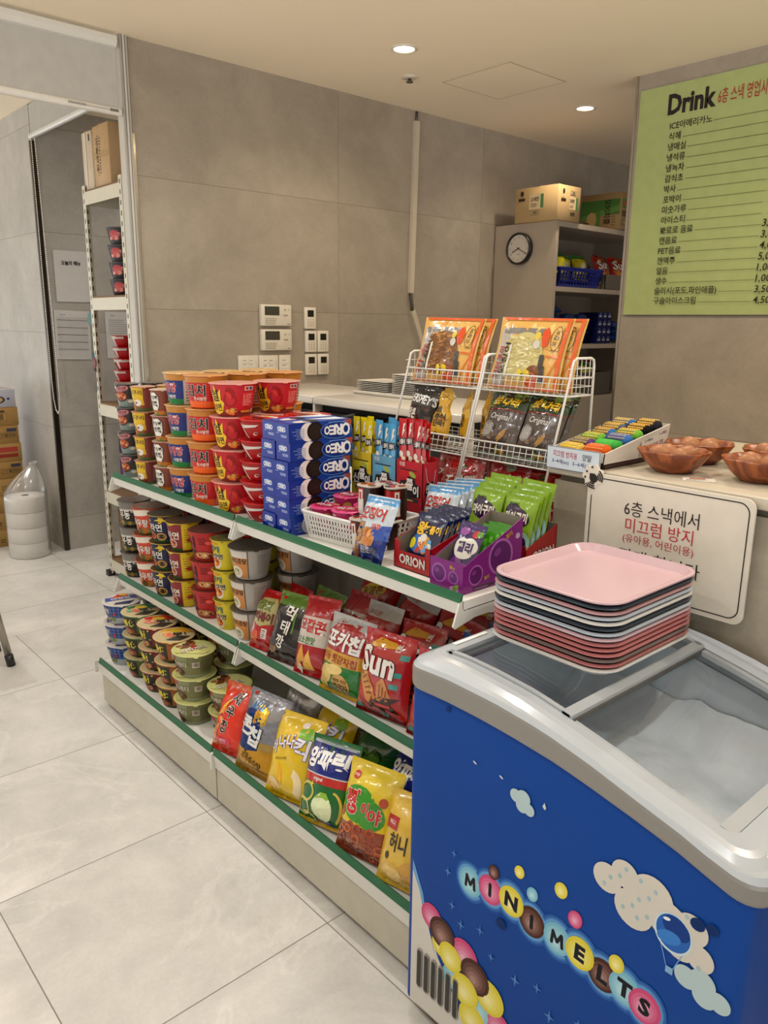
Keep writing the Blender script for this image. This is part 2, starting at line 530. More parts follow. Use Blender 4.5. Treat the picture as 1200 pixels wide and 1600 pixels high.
# downlights
lens_w = mat('lamp_lens_warm', 0.4, col='fff1d8', emit='ffe6bd', emits=14)
lens_c = mat('lamp_lens_neutral', 0.4, col='fff6e6', emit='fff0da', emits=14)
def downlight(x, y, pw, col, lab, grp):
    t = thing('downlight', lab, 'ceiling light', (x, y, CEIL), 0, grp)
    mb = MB(); mb.lathe([(.047, -.001), (.050, -.006), (.062, -.004), (.064, 0.0)], 'd8cfc0', 28)
    mb.build('trim_ring', 'paint', t)
    mb = MB(); mb.lathe([(.047, -.002), (.030, -.0035), (.001, -.004)], 'ffffff', 28, caps=(False, True))
    mb.build('lens', lens_w if col is WARM else lens_c, t)
    ld = bpy.data.lights.new('downlight_lamp', 'SPOT')
    ld.energy = pw * 0.80; ld.color = col; ld.spot_size = R(150); ld.spot_blend = 0.9; ld.shadow_soft_size = 0.035
    lo = bpy.data.objects.new('downlight_lamp', ld); C.objects.link(lo)
    lo.parent = t; lo.location = (0, 0, -0.03)
for i, (x, y, pw, col) in enumerate(LAMPS):
    if i == 0: lab, g = 'round lit downlight in the ceiling nearer the top centre, beside the small sprinkler', None
    elif i == 1: lab, g = 'round lit downlight in the ceiling close to the drink menu wall', None
    else: lab, g = 'round recessed ceiling downlight outside the picture', 'downlights outside the picture'
    downlight(x, y, pw, col, lab, g)

sp = thing('sprinkler', 'small round chrome sprinkler head on the ceiling beside a downlight', 'sprinkler', (3.02, 3.22, CEIL))
mb = MB(); mb.lathe([(.042, 0), (.040, -.006), (.02, -.009), (.001, -.009)], 'cfc6b6', 24); part(mb, 'escutcheon', 'paint', sp)
mb = MB(); mb.lathe([(.009, -.008), (.009, -.022), (.018, -.023), (.018, -.027), (.001, -.028)], '6d665b', 16); part(mb, 'nozzle', 'steel', sp)

# roller blinds
b1 = thing('roller_blind', 'wide grey-white roller blind pulled a little way down over the opening at top left', 'roller blind', (0, 0, 0))
mb = MB(); mb.box(-2.4, 1.65, 3.672, 3.676, 2.425, 2.70, 'b9b6af'); part(mb, 'fabric', 'matte', b1)
mb = MB(); mb.prism([(3.69, 2.72), (3.655, 2.72), (3.642, 2.712), (3.640, 2.69), (3.652, 2.672), (3.668, 2.668), (3.69, 2.668)], -2.4, 1.65, 'd6d3cb', 'x'); part(mb, 'headrail', 'paint', b1)
mb = MB(); mb.rbox(-2.4, 1.668, 3.658, 3.688, 2.395, 2.428, .012, 'ddd9d0', seg=3)
mb.box(1.42, 1.50, 3.6573, 3.658, 2.408, 2.418, '9b958b'); mb.box(1.50, 1.60, 3.6573, 3.658, 2.409, 2.415, 'b3ada3'); mb.box(1.605, 1.645, 3.6573, 3.658, 2.407, 2.418, '6e685f')
part(mb, 'bottom_bar', 'paint', b1)
b2 = thing('roller_blind', 'second roller blind hanging at right angles just behind the tiled column corner', 'roller blind', (0, 0, 0))
mb = MB(); mb.box(1.755, 1.759, 3.78, 5.135, 2.562, 2.72, 'a9a59d'); part(mb, 'fabric', 'matte', b2)
mb = MB(); mb.rbox(1.742, 1.772, 3.78, 5.15, 2.536, 2.566, .010, 'c9c6c0'); part(mb, 'bottom_bar', 'paint', b2)
mb = MB()
pts = [(1.745, 5.105, 2.534), (1.742, 5.1, 1.81), (1.74, 5.095, 1.138), (1.74, 5.087, 1.014), (1.74, 5.064, 0.947), (1.74, 5.031, 0.926), (1.74, 5.0, 0.952), (1.74, 4.981, 1.045), (1.741, 4.992, 1.5), (1.745, 5.043, 2.534)]
def chain(mb, pts, r, step, col):
    for a, b in zip(pts[:-1], pts[1:]):
        a = Vector(a); b = Vector(b); n = max(1, int((b - a).length / step))
        for k in range(n):
            p = a.lerp(b, k / n)
            mb.lathe([(.0005, -r), (r * .8, -r * .6), (r, 0), (r * .8, r * .6), (.0005, r)], col, 6, T=Matrix.Translation(p))
mb.tube(pts, .0014, 'cfcabd', 5)
chain(mb, pts, .0040, .012, 'e4dfd2')
part(mb, 'bead_chain', 'plastic', b2)

# cable trunking down the back wall
ct = thing('cable_trunking', 'white plastic cable trunking running down the back wall and kinking right', 'cable trunking', (0, 0, 0))
def bar_on_wall(mb, x0, z0, x1, z1, w_, y0, y1, col):
    d = Vector((x1 - x0, 0, z1 - z0)).normalized(); n = Vector((d.z, 0, -d.x)) * w_ / 2
    q = [(x0 - n.x, z0 - n.z), (x0 + n.x, z0 + n.z), (x1 + n.x, z1 + n.z), (x1 - n.x, z1 - n.z)]
    mb.prism(q, y0, y1, col, 'y')
mb = MB(); bar_on_wall(mb, 3.496, 2.67, 3.474, 1.685, .035, 3.648, 3.67, 'c3b7a3'); part(mb, 'upper_duct', 'plastic', ct)
mb = MB(); bar_on_wall(mb, 3.49, 1.58, 3.60, 1.33, .034, 3.648, 3.67, 'c3b7a3'); part(mb, 'lower_duct', 'plastic', ct)
mb = MB(); mb.tube([(3.474, 3.66, 1.70), (3.472, 3.655, 1.66), (3.482, 3.655, 1.61), (3.492, 3.66, 1.57)], .010, '4a443b', 6); mb.tube([(3.497, 3.663, 2.66), (3.50, 3.663, 2.725)], .008, '4a443b', 6)
part(mb, 'cable', 'plastic', ct)

# wall controls
def box_face(mb, x0, x1, z0, z1, d, col, b=.004):
    mb.rbox(x0, x1, -d, 0, z0, z1, b, col)
def monitor(z0, lab):
    t = thing('wall_controller', lab, 'wall controller', (2.365, 3.67, z0), 0, 'wide wall controllers')
    mb = MB(); box_face(mb, 0, .196, 0, .112, .024, 'd4ccbc')
    A = Art(); A.lines(.022, .008, .10, .046, 4, 'a49b8a', 2, .45, 5)
    for i in range(4): A.rect(.021 + i * .021, .012, .023 + i * .021, .046, 'd4ccbc', 3)
    A.ell(.152, .085, .008, .006, 'b0a797', 2); A.ell(.163, .056, .007, .005, '9d9483', 2); A.ell(.148, .056, .007, .005, '9d9483', 2)
    A.rect(.165, .008, .185, .012, '8d8474', 2); A.rect(.172, .084, .186, .088, 'b0a797', 2)
    emit(mb, A, face_y(0, -.024, 0)); part(mb, 'housing', 'plastic', t)
    mb = MB(); mb.box(.022, .115, -.0255, -.024, .056, .102, '4d4b43')
    A = Art(); A.rect(.024, .058, .113, .100, '565449', 1); emit(mb, A, face_y(0, -.0255, 0)); part(mb, 'screen', 'gloss_card', t)
monitor(1.480, 'upper of the two wide cream wall controllers with grey screen')
monitor(1.350, 'lower of the two wide cream wall controllers with grey screen')
THL = ['thermostat above the other four, alone at the top of the wall group', 'left thermostat in the middle row of the wall group', 'right thermostat in the middle row of the wall group', 'left thermostat in the lowest row of the wall group', 'right thermostat in the lowest row of the wall group']
for (x, z), lab in zip(((2.656, 1.465), (2.660, 1.337), (2.744, 1.337), (2.660, 1.208), (2.746, 1.208)), THL):
    t = thing('thermostat', 'narrow white ' + lab, 'thermostat', (x, 3.67, z), 0, 'narrow wall thermostats')
    mb = MB(); box_face(mb, 0, .078, 0, .118, .018, 'd8d0c0')
    A = Art()
    for i in range(3):
        for k in range(4): A.rect(.018 + i * .017, .016 + k * .011, .026 + i * .017, .020 + k * .011, 'a79d8c' if k else 'b5785c', 2)
    emit(mb, A, face_y(0, -.018, 0)); part(mb, 'housing', 'plastic', t)
    mb = MB(); mb.box(.018, .060, -.0192, -.018, .066, .102, '2f2d27'); part(mb, 'screen', 'gloss_card', t)
def switch(x0, x1, cols, rows, lab):
    t = thing('light_switch', lab, 'light switch', (x0, 3.67, 1.205), 0, 'light switch plates')
    w_ = x1 - x0
    mb = MB(); box_face(mb, 0, w_, 0, .12, .008, 'd6cebf', .002)
    pl_ = part(mb, 'plate', 'plastic', t)
    for i in range(cols):
        for k in range(rows):
            a = w_ * .18 + i * (w_ * .64 / cols); h = .085 / rows
            mb = MB(); mb.box(a + .001, a + w_ * .64 / cols - .001, -.011, -.008, .017 + k * h, .017 + (k + 1) * h - .002, 'e0d9cb')
            A = Art(); A.rect(a + .004, .017 + k * h + h * .55, a + w_ * .3 / cols + .006, .017 + k * h + h * .68, '8d8474', 1); emit(mb, A, face_y(0, -.011, 0))
            mb.build('rocker', 'plastic', pl_)
switch(2.225, 2.350, 2, 4, 'leftmost wide white switch plate behind the red noodle bowls')
switch(2.354, 2.478, 2, 3, 'middle white switch plate under the wide controllers')
switch(2.484, 2.562, 1, 3, 'narrow white switch plate right of the two wider plates')
# ------------------------------------------------------------------ gondola shelving
gd = thing('gondola_shelf', 'long three-tier white gondola shelf with green price strips, full of snacks', 'shelf', (0, 0, 0))
YE, YJ, YR = 2.871, 1.985, 1.065
GREEN, WHT = '3a7352', 'd8d6cd'
D1, D2, D3 = 0.190, 0.518, 0.922
mb = MB()
mb.box(1.595, 1.62, YR, YE, 0.03, 0.921, 'c9c6bd'); part(mb, 'back_panel', 'paint', gd)
for ya, yb in ((YJ + .004, YE), (YR, YJ - .004)):
    mb = MB(); mb.box(1.078, 1.098, ya, yb, 0.022, 0.142, 'c0b9a8'); part(mb, 'kick_panel', 'matte', gd)
for y in (YE - .04, YJ, YR + .04):
    mb = MB(); mb.box(1.13, 1.58, y - .02, y + .02, 0.0, 0.135, '4a463e'); part(mb, 'foot', 'matte', gd)
for ya, yb in ((YJ - .02, YJ + .02), (YE - .03, YE), (YR, YR + .03)):
    mb = MB(); mb.box(1.585, 1.60, ya, yb, 0.1, 0.921, 'b9b5aa'); part(mb, 'upright', 'paint', gd)
def deck(xf, z, lip, ya, yb):
    mb = MB()
    mb.box(xf + .006, 1.595, ya, yb, z - .022, z, 'e4e2da')
    mb.box(xf + .006, xf + .016, ya, yb, z - lip + .004, z - .02, 'd3d0c7')
    mb.box(xf + .02, 1.59, ya, ya + .012, z - .045, z - .02, 'd3d0c7'); mb.box(xf + .02, 1.59, yb - .012, yb, z - .045, z - .02, 'd3d0c7')
    d = part(mb, 'shelf_deck', 'paint', gd)
    mb = MB()  # ticket rail: white plate leaning slightly, green strip above it
    mb.prism([(xf + .008, z - lip), (xf + .004, z - lip), (xf - .002, z - .004), (xf - .002, z), (xf + .008, z)], ya, yb, WHT, 'y')
    pr = mb.build('price_rail', 'paint', d)
    mb = MB()
    mb.prism([(xf - .004, z - .002), (xf + .004, z - .002), (xf + .0075, z + .016), (xf + .004, z + .017), (xf - .001, z + .004)], ya + .001, yb - .001, GREEN, 'y')
    mb.prism([(xf - .003, z - lip + .002), (xf - .0035, z - lip + .006), (xf - .004, z - .002), (xf - .002, z - .002)], ya + .001, ya + .004, GREEN, 'y')
    mb.build('green_strip', 'gloss_card', d)
for (xf, z, lip) in ((1.068, D1, .050), (1.172, D2, .032), (1.176, D3, .032)):
    deck(xf, z, lip, YJ + .006, YE); deck(xf, z, lip, YR, YJ - .006)
for (xf, z) in ((1.172, D2), (1.176, D3)):
    for y in (YE - .001, YJ + .004, YJ - .008, YR + .002):
        mb = MB()
        mb.prism([(xf - .004, z - .002), (xf - .022, z - .052), (xf - .016, z - .058), (xf + .07, z - .040), (xf + .22, z - .075), (1.59, z - .09), (1.59, z - .024), (xf + .01, z - .022)], y - .0022, y + .0022, 'd6d4cb', 'y')
        part(mb, 'bracket', 'paint', gd)
mb = MB(); mb.box(1.060, 1.072, YJ - .004, YJ + .004, D1 - .055, D1, 'dedcd4'); part(mb, 'rail_joint', 'paint', gd)
mb = MB(); mb.box(1.050, 1.064, YE - .002, YE + .002, D1 - .04, D1 + .006, 'c9c6bd'); part(mb, 'rail_end', 'paint', gd)
# rear ledge of the top tier that carries the wire display stand
mb = MB(); mb.box(1.62, 2.02, 1.180, YE, D3 - .03, D3, 'cfccc3'); mb.box(1.98, 2.02, 1.180, YE, 0.0, D3 - .03, 'b9b5aa'); part(mb, 'rear_ledge', 'paint', gd)

# ------------------------------------------------------------------ cup noodles
def cup_kind(desc, rb, rt, h, bands, art, lid, lidart=None, lip='e9e2d3', cat='cup noodles', name='noodle_cup', flat=False):
    rm = (rb + rt) / 2
    rad = lambda v: rb + (rt - rb) * (max(0, v) / h) ** (0.85 if not flat else 0.6)
    body = MB(); n = 32
    zs = sorted(set([0, h * .12] + [b[0] for b in bands] + [b[1] for b in bands] + [h * k / 8 for k in range(9)]))
    zs = [z for z in zs if z <= h * .955] + [h * .955]
    body.lathe([(rb * .88, .004), (rb * .92, 0), (rb, .0005)], 'd9d3c6', n, caps=(True, False))
    for z0, z1 in zip(zs[:-1], zs[1:]):
        if z1 - z0 < 1e-5: continue
        zm = (z0 + z1) / 2; col = 'cccccc'
        for a, b, c in bands:
            if a <= zm <= b: col = c
        body.lathe([(rad(z0), z0), (rad(z1), z1)], col, n)
    body.lathe([(rad(h * .955), h * .955), (rt + .0035, h * .957), (rt + .0045, h * .967), (rt + .003, h * .976)], lip, n)
    fn = lambda u, v, o: Vector((math.cos(PI + u / rm) * (rad(v) + o), math.sin(PI + u / rm) * (rad(v) + o), v))
    if art: emit(body, art, fn, 0, maxe=.016, off=.00025, base=.0004)
    L = MB(); k = h * .975
    L.lathe([(rt + .0032, k), (rt - .001, k + .0012), (rt - .006, k + .0006), (rt * .5, k + .0014), (.001, k + .001)], lid, n)
    la = PI * 1.25
    L.add([(math.cos(la - .16) * rt, math.sin(la - .16) * rt, k), (math.cos(la + .16) * rt, math.sin(la + .16) * rt, k), (math.cos(la + .1) * (rt + .012), math.sin(la + .1) * (rt + .006), k - .003), (math.cos(la - .1) * (rt + .006), math.sin(la - .1) * (rt + .006), k - .003)], [(0, 1, 2, 3)], lid)
    if lidart: emit(L, lidart, plane_fn((0, 0, k + .0016), (0, -1, 0), (1, 0, 0)), 0)
    t = thing(name, desc, cat)
    part(body, 'cup_body', 'cup_paper', t); part(L, 'lid', 'lid_film', t)
    return dict(root=t, desc=desc, h=h, used=False)
NEW_STACKS = []
def place(kd, lab, loc, rz, group):
    M = Matrix.Translation(loc) @ Matrix.Rotation(rz, 4, 'Z')
    if not kd['used']:
        kd['used'] = True; o = kd['root']; o.matrix_basis = M; o['label'] = lab; o['group'] = group; return o
    return dup(kd['root'], lab, group, M)
rs = random.Random(11)
def stack(kd, x, y, z, n, row, shelf, face=22, group=None, jit=.0012):
    for i in range(n):           # i counts from the top
        k = n - 1 - i
        lab = '%s, %s in %s stack' % (kd['desc'], ordn(i, n), row)
        place(kd, lab, (x + rs.uniform(-jit, jit), y + rs.uniform(-jit, jit), z + .0005 + k * kd['h'] * 1.002), R(face + rs.uniform(-7, 7)), group or 'noodle cups on the %s shelf' % shelf)

def barcode(A, u, v, s=.012, L=2):
    A.rect(u - s, v - s * .9, u + s, v + s * .9, 'e4dccd', L); A.bars(u - s * .85, v - s * .6, u + s * .85, v + s * .75, '4a4038', L + 1)
def info(A, u0_, v0, u1_, v1, bg, ink, L=2, seed=1):
    A.rect(u0_, v0, u1_, v1, bg, L); A.lines(u0_ + .003, v0 + .004, u1_ - .003, v1 - .002, 7, ink, L + 1, .4, seed)

# --- top tier small cups
A = Art(); A.rect(-.05, .002, .06, .03, '8d9a94', 1); A.ell(-.005, .040, .026, .020, '2c2522', 2); A.ell(-.005, .040, .022, .016, 'b5603a', 3); A.blobs(-.022, .028, .012, .05, ['d98a55', '8d4426', 'e0b080'], 8, .006, 3, 4)
A.ell(.000, .068, .024, .011, 'c98a8c', 2, .2); A.text('라면', 0, .068, .016, '3a2f2c', 3, .02); A.ell(-.03, .072, .008, .006, 'e2ddd3', 4); A.ell(.03, .022, .010, .006, 'd8cfc0', 3); barcode(A, .055, .05, .010)
K_black = cup_kind('charcoal small noodle cup with bowl picture', .030, .042, .088, [(0, .012, '7f8f8b'), (.012, .09, '4b4744')], A, '6b6660', lip='8d8780')
A = Art(); A.rect(-.035, .045, .022, .084, 'e0bf22', 1); A.poly([(-.035, .045), (.022, .045), (.026, .022), (-.002, .018)], 'd9b520', 1); A.text('너구리', -.006, .066, .017, '2b2440', 3, .04, 0, .050); A.ell(.002, .030, .014, .012, 'e6dfd4', 3); A.ell(-.004, .030, .004, .004, '7a4b3a', 4); A.blobs(-.03, .004, .02, .024, ['b5542e', 'd9a050', '6d7d3c'], 10, .007, 2, 2)
info(A, .045, .015, .075, .07, '8a5b57', 'b08a84', 1)
K_racc = cup_kind('brown small noodle cup with yellow patch', .030, .042, .088, [(0, .010, '5f7040'), (.010, .09, '8e4f45')], A, 'c9a58c', lip='c7836a')
A = Art(); A.poly([(-.03, .03), (-.022, .014), (.006, .014), (.016, .03), (.016, .066), (.004, .080), (-.02, .080), (-.03, .066)], '6b4a3c', 1); A.poly([(-.027, .032), (-.02, .017), (.005, .017), (.013, .032), (.013, .064), (.002, .077), (-.018, .077), (-.027, .064)], 'e9e4da', 2)
A.text('오징어', -.007, .060, .014, '2d2420', 3, .05, 0, .034); A.text('짬뽕', -.007, .040, .017, '2d2420', 3, .05, 0, .028); A.rect(-.03, .002, .04, .014, 'c98a35', 1); A.blobs(-.03, .0, .03, .018, ['d9822f', '7a9040'], 8, .006, 5, 2); barcode(A, .055, .06, .011); info(A, .042, .012, .072, .040, 'b58d84', 'd9c8bd', 1)
K_squid = cup_kind('reddish brown small noodle cup with white badge', .030, .042, .088, [(0, .012, '7d8a3d'), (.012, .09, '9a5a45')], A, 'd9c9b8', lip='d49c86')
# --- top tier large cups
A = Art(); A.rect(-.16, .082, .16, .098, 'c8923f', 1); A.rect(-.16, .018, .052, .078, '2b3d86', 1); A.rect(-.16, .001, .052, .018, '1f8a4c', 1)
A.text('육개장', -.008, .055, .030, 'd02a36', 3, .05, 0, .074, 'f0ece4', .05); A.text('사발면', .006, .026, .012, 'eeeae0', 3, .04); A.poly([(-.06, .0), (-.04, .018), (-.055, .03), (-.075, .02)], 'c88a4a', 2); info(A, .056, .006, .118, .080, 'cfc9bf', '8a8378', 1); barcode(A, .072, .058, .013, 3)
K_blue = cup_kind('blue and gold large noodle cup with red lettering', .048, .0645, .104, [(0, .104, 'c9c2b6'), (.078, .099, 'c8923f')], A, 'd9b173', lip='e2d3b4')
A = Art(); A.rect(-.16, .080, .16, .098, 'c98f3c', 1); A.rect(-.16, .022, .06, .078, 'c9322f', 1); A.rect(-.16, .002, .06, .022, 'e8772c', 1)
A.text('김치', -.002, .056, .034, '1d1918', 3, .07, 0, .066, 'efe9de', .05); A.text('큰사발면', .012, .030, .011, 'f0e9dc', 3, .04); info(A, .064, .006, .120, .078, 'd8b9ab', '97675a', 1); barcode(A, .085, .058, .014, 3); A.blobs(-.12, .01, -.06, .07, ['e8772c', 'b8252a', 'd9b040'], 14, .012, 8, 2)
K_kim = cup_kind('red and gold large noodle cup with black lettering', .048, .0655, .104, [(0, .104, 'c9322f'), (.002, .02, 'e07a2e')], A, 'd99a52', lip='e0b98c')
A = Art(); A.rect(-.16, .001, .16, .016, '8a2a24', 1)
A.poly([(-.05, .012), (-.042, .05), (-.05, .085), (-.034, .066), (-.026, .094), (-.016, .068), (-.004, .082), (-.006, .05), (.004, .04), (-.006, .012), (-.028, .004)], 'e8c63a', 2)
A.text('열', -.028, .062, .034, '1d1715', 3, .06, .1); A.text('라면', -.024, .026, .022, '1d1715', 3, .06, .1, .034)
A.ell(.024, .070, .012, .018, 'a8161d', 2, .5); A.ell(.020, .064, .006, .012, 'd8413a', 3, .5); A.ring(.022, .050, .020, .022, .005, 'a81b20', 2); A.blobs(0, .004, .05, .028, ['e8873a', 'd9b060', 'a33020'], 14, .008, 9, 2)
A.rect(.064, .078, .092, .090, 'e8dfd2', 2); A.rect(.067, .080, .076, .088, 'c22a2a', 3); A.rect(.079, .080, .089, .088, '3a4a8a', 3); info(A, .058, .030, .10, .072, 'd0404a', 'e8a8a0', 1); A.rect(.056, .012, .092, .018, 'e0a03c', 2); A.ell(.104, .016, .006, .006, 'cfd0d8', 2)
K_fire = cup_kind('red large noodle bowl with yellow flame print', .050, .071, .1, [(0, .1, 'c9303c')], A, 'dba59a', lip='e0a79c')
# red bowls with white swooshes
A = Art()
A.poly([(-.06, .052), (-.02, .044), (.03, .047), (.02, .040), (-.022, .034), (-.052, .044)], 'dcd6cf', 2); A.poly([(-.05, .046), (-.030, .034), (-.020, .006), (-.012, .004), (-.026, .036)], 'e6e0d8', 2); A.ell(.018, .020, .008, .005, 'd8c8be', 3, .4); A.ell(.02, .021, .005, .003, 'a01a1e', 4)
la = Art(); la.ell(0, 0, .058, .058, 'c4242a', 1, 0, 24); la.poly([(-.05, .01), (-.02, .035), (.03, .03), (.05, .0), (.02, .012), (-.02, .01)], 'efe9df', 2); la.poly([(-.04, -.02), (.0, -.01), (.04, -.03), (.0, -.04)], '2a201d', 2); la.ell(-.01, .024, .012, .008, 'e0b030', 3)
K_bowl = cup_kind('red shallow noodle bowl with white swoosh', .042, .070, .061, [(0, .064, 'b3181f')], A, 'd0363a', la, lip='d8443f', name='noodle_bowl', flat=True)
# --- middle tier large cups
A = Art(); A.rect(-.16, .070, .16, .098, '8b8781', 1); A.poly([(-.16, .064), (.16, .076), (.16, .07), (-.16, .058)], 'c9c6c0', 2); A.text('우동', -.004, .048, .034, 'ece8df', 3, .05, 0, .05); A.text('튀김', .036, .062, .012, 'ddd8cf', 3, .03); A.rect(-.05, .008, .04, .020, '6f6a30', 2); A.blobs(-.05, .004, .03, .022, ['a08a3c', 'd8c080', '4a5a2a'], 12, .008, 4, 3)
K_udon = cup_kind('black and grey large noodle cup with white lettering', .046, .062, .103, [(0, .104, '2b2826')], A, '4f4842', lip='7a756d')
A = Art(); A.poly([(-.06, .086), (.02, .098), (.05, .090), (.02, .074), (-.05, .066)], 'e6ddd0', 2); A.text('새우탕', -.008, .044, .030, 'f0e9de', 3, .06, 0, .07, '5a2018', .05); barcode(A, .062, .066, .012); A.blobs(-.055, .002, .05, .026, ['c9772e', '6e8038', 'e0a860', '8c3a1e'], 18, .010, 6, 2)
K_shrimp = cup_kind('orange-red large noodle cup with white arc', .048, .065, .103, [(0, .012, '5d6a34'), (.012, .104, 'd65a3c')], A, '8b5a42', lip='dd5a3a')
A = Art(); A.blobs(-.08, .07, .07, .096, ['d9b93c', 'd8cba0'], 14, .004, 3, 2); A.poly([(.0, .082), (.03, .094), (.04, .080)], 'e0cc3c', 2); A.text('라면', .002, .056, .027, 'e9e5dc', 3, .05, 0, .050, '1a1838', .05); A.ell(-.018, .024, .018, .014, 'd07a3a', 2); A.ell(-.018, .024, .011, .008, '7c3220', 3); A.ell(.022, .022, .020, .015, 'caa45a', 2); A.ell(.022, .023, .014, .009, '4c3a20', 3); A.rect(-.09, .0, .09, .008, '3f6b3f', 2)
K_navy = cup_kind('navy large noodle cup with yellow rim', .044, .061, .103, [(0, .104, '2c2b5a')], A, '5c4f3a', lip='d8b928')
A = Art(); A.rect(.018, .002, .075, .098, 'd8c42e', 1); A.text('라면', -.018, .056, .026, 'e9e2d5', 3, .05, 0, .052, '5a1a20', .05); A.ell(-.022, .026, .020, .016, 'd9cdb8', 2); A.ell(-.022, .026, .016, .012, 'c8502c', 3); A.blobs(-.035, .016, -.008, .036, ['e0a850', '8c2c1c'], 6, .005, 2, 4); A.lines(.026, .03, .066, .085, 6, 'a86f20', 2, .3, 8); A.ell(.046, .040, .014, .007, 'b03a28', 3); A.poly([(-.05, .094), (-.02, .090), (0, .098)], 'e3d04a', 2); A.rect(-.09, .0, .015, .008, '2e6b3a', 2)
K_maroon = cup_kind('maroon and yellow large noodle cup', .044, .061, .103, [(0, .104, '96333a')], A, '6a4a32', lip='ddc636')
A = Art(); A.text('신', -.052, .058, .050, '1d1614', 3, .08, 0, .046); A.text('라면', -.052, .022, .020, '1d1614', 3, .06); A.lines(-.014, .058, .022, .086, 4, '7d1f22', 2, .4, 4); A.ell(.0, .020, .040, .016, '8d2f24', 2); A.ell(.0, .021, .034, .012, 'c98a5a', 3); A.blobs(-.03, .012, .03, .03, ['e6d0b0', '7c2c1c', 'e0a868'], 12, .006, 7, 4); barcode(A, .062, .05, .013); A.ell(.02, .065, .012, .006, 'e36c60', 3)
K_red = cup_kind('plain red large noodle cup with black brush lettering', .048, .0645, .102, [(0, .104, 'bd3236')], A, '7c4238', lip='d6302c')
A = Art(); A.text('참깨', .0, .070, .022, '2d6a3c', 3, .06, 0, .040, 'ece6da', .04); A.text('라면', .012, .046, .018, '2d3a6a', 3, .06, 0, .036, 'ece6da', .04); A.ell(.0, .024, .024, .022, 'e6dccb', 2); A.ell(.0, .026, .019, .015, 'd9822f', 3); A.blobs(-.015, .016, .015, .036, ['efc870', 'a8502a'], 7, .005, 4, 4); A.ell(.0, .088, .018, .005, 'd9a028', 2)
K_yel = cup_kind('slim yellow noodle cup with green lettering', .036, .047, .102, [(0, .104, 'd9c938')], A, '7d7232', lip='ddd030')
A = Art(); A.rect(-.038, .006, .020, .072, 'd0975a', 1); A.rect(-.038, .072, .020, .094, 'd6cfc6', 1); A.text('사리곰탕', -.012, .062, .018, '241f1c', 3, .05, 0, .060); A.ell(-.020, .024, .022, .020, 'e8e2d6', 2); A.ell(-.020, .026, .016, .013, 'cfc2a0', 3); A.blobs(-.03, .018, -.01, .034, ['e9e0c8', '7c8a4c'], 7, .005, 4, 4); A.rect(.021, .004, .0235, .096, '6d6862', 2); A.lines(.05, .02, .09, .085, 9, '989189', 2, .3, 5)
K_grey = cup_kind('grey-white large noodle cup with tan panel', .050, .068, .102, [(0, .104, 'b9b4ad')], A, '5b5145', lip='6a6259')
# --- bottom tier bowls
A = Art(); A.rect(-.03, .030, .08, .078, '2f4f93', 1)
for i in range(7): A.rect(-.03 + i * .016, .030, -.026 + i * .016, .078, '6a86b8', 2)
for i in range(3): A.rect(-.03, .036 + i * .015, .08, .039 + i * .015, '6a86b8', 2)
A.rect(-.07, .036, .0, .074, '39507f', 2); A.text('비빔면', -.030, .056, .020, 'ece8e0', 4, .05, 0, .056, '22346a', .05); A.blobs(-.06, .004, .0, .034, ['a8503a', 'b9c09a', '6a7a40'], 14, .010, 3, 2); A.ell(.012, .022, .010, .010, '8a9a5a', 3); A.ell(.02, .044, .006, .007, 'c23a3a', 4)
la = Art(); la.poly([(-.06, -.03), (-.03, -.055), (.035, .05), (.0, .064)], '3a5da8', 1); la.text('비빔면', -.012, .004, .022, 'ece8e0', 3, .05, 1.05, .07); la.blobs(-.055, -.01, -.01, .055, ['d8603a', 'e9c05a', 'c2332e'], 9, .013, 4, 2); la.poly([(.02, -.06), (.06, -.02), (.05, .02), (.01, -.04)], '2c3a6a', 1)
K_bib = cup_kind('blue plaid noodle bowl with white lettering', .050, .072, .085, [(0, .086, 'b9bcc0')], A, 'd8cfc6', la, lip='ccd0d6')
def spicy(desc, main, lidc, txtc, ring, seed):
    A = Art(); A.rect(-.055, .012, .03, .074, '3a3a33', 1); A.blobs(-.05, .03, .028, .076, [txtc, 'd8d06a'], 16, .003, seed, 2); A.text('볶!', -.012, .052, .026, txtc, 4, .09, 0, .040, '24301c', .05)
    A.ell(-.008, .018, .030, .014, '7d4a30', 2); A.blobs(-.035, .006, .02, .030, ['b06a48', 'd09a70', '8a4028'], 14, .008, seed + 1, 3); A.rect(.032, .010, .085, .074, main, 1); info(A, .045, .016, .075, .04, 'cfc8b8', '8a8072', 2)
    la = Art(); la.poly([(-.066, -.01), (-.03, .06), (.03, .058), (-.02, -.03)], ring, 1); la.ell(-.02, .02, .024, .016, 'd9b93c', 2, .6); la.blobs(-.05, -.045, .02, .01, [lidc, 'e0785a', 'e8c890'], 8, .014, seed + 2, 2); la.text('볶!', .012, .012, .028, '2a2a20', 4, .08, 1.0, .045, 'e8e2d0', .05); la.poly([(.02, -.05), (.06, -.02), (.055, .03), (.02, .0)], '3f3a30', 1)
    return cup_kind(desc, .048, .068, .085, [(0, .010, '4a4a2c'), (.010, .086, main)], A, 'cdbb92', la, lip=lidc)
K_sg = spicy('green-rimmed dark noodle bowl', '6a7a3c', '7fae8c', 'ddd03a', '2f7a4c', 21)
K_sr = spicy('pink-rimmed dark noodle bowl', '8c2f34', 'e0a090', 'e2ce3c', 'd0382c', 31)
K_sy = spicy('yellow-rimmed dark noodle bowl', 'b0702f', 'e0c074', 'e6d23c', 'd8a02c', 41)
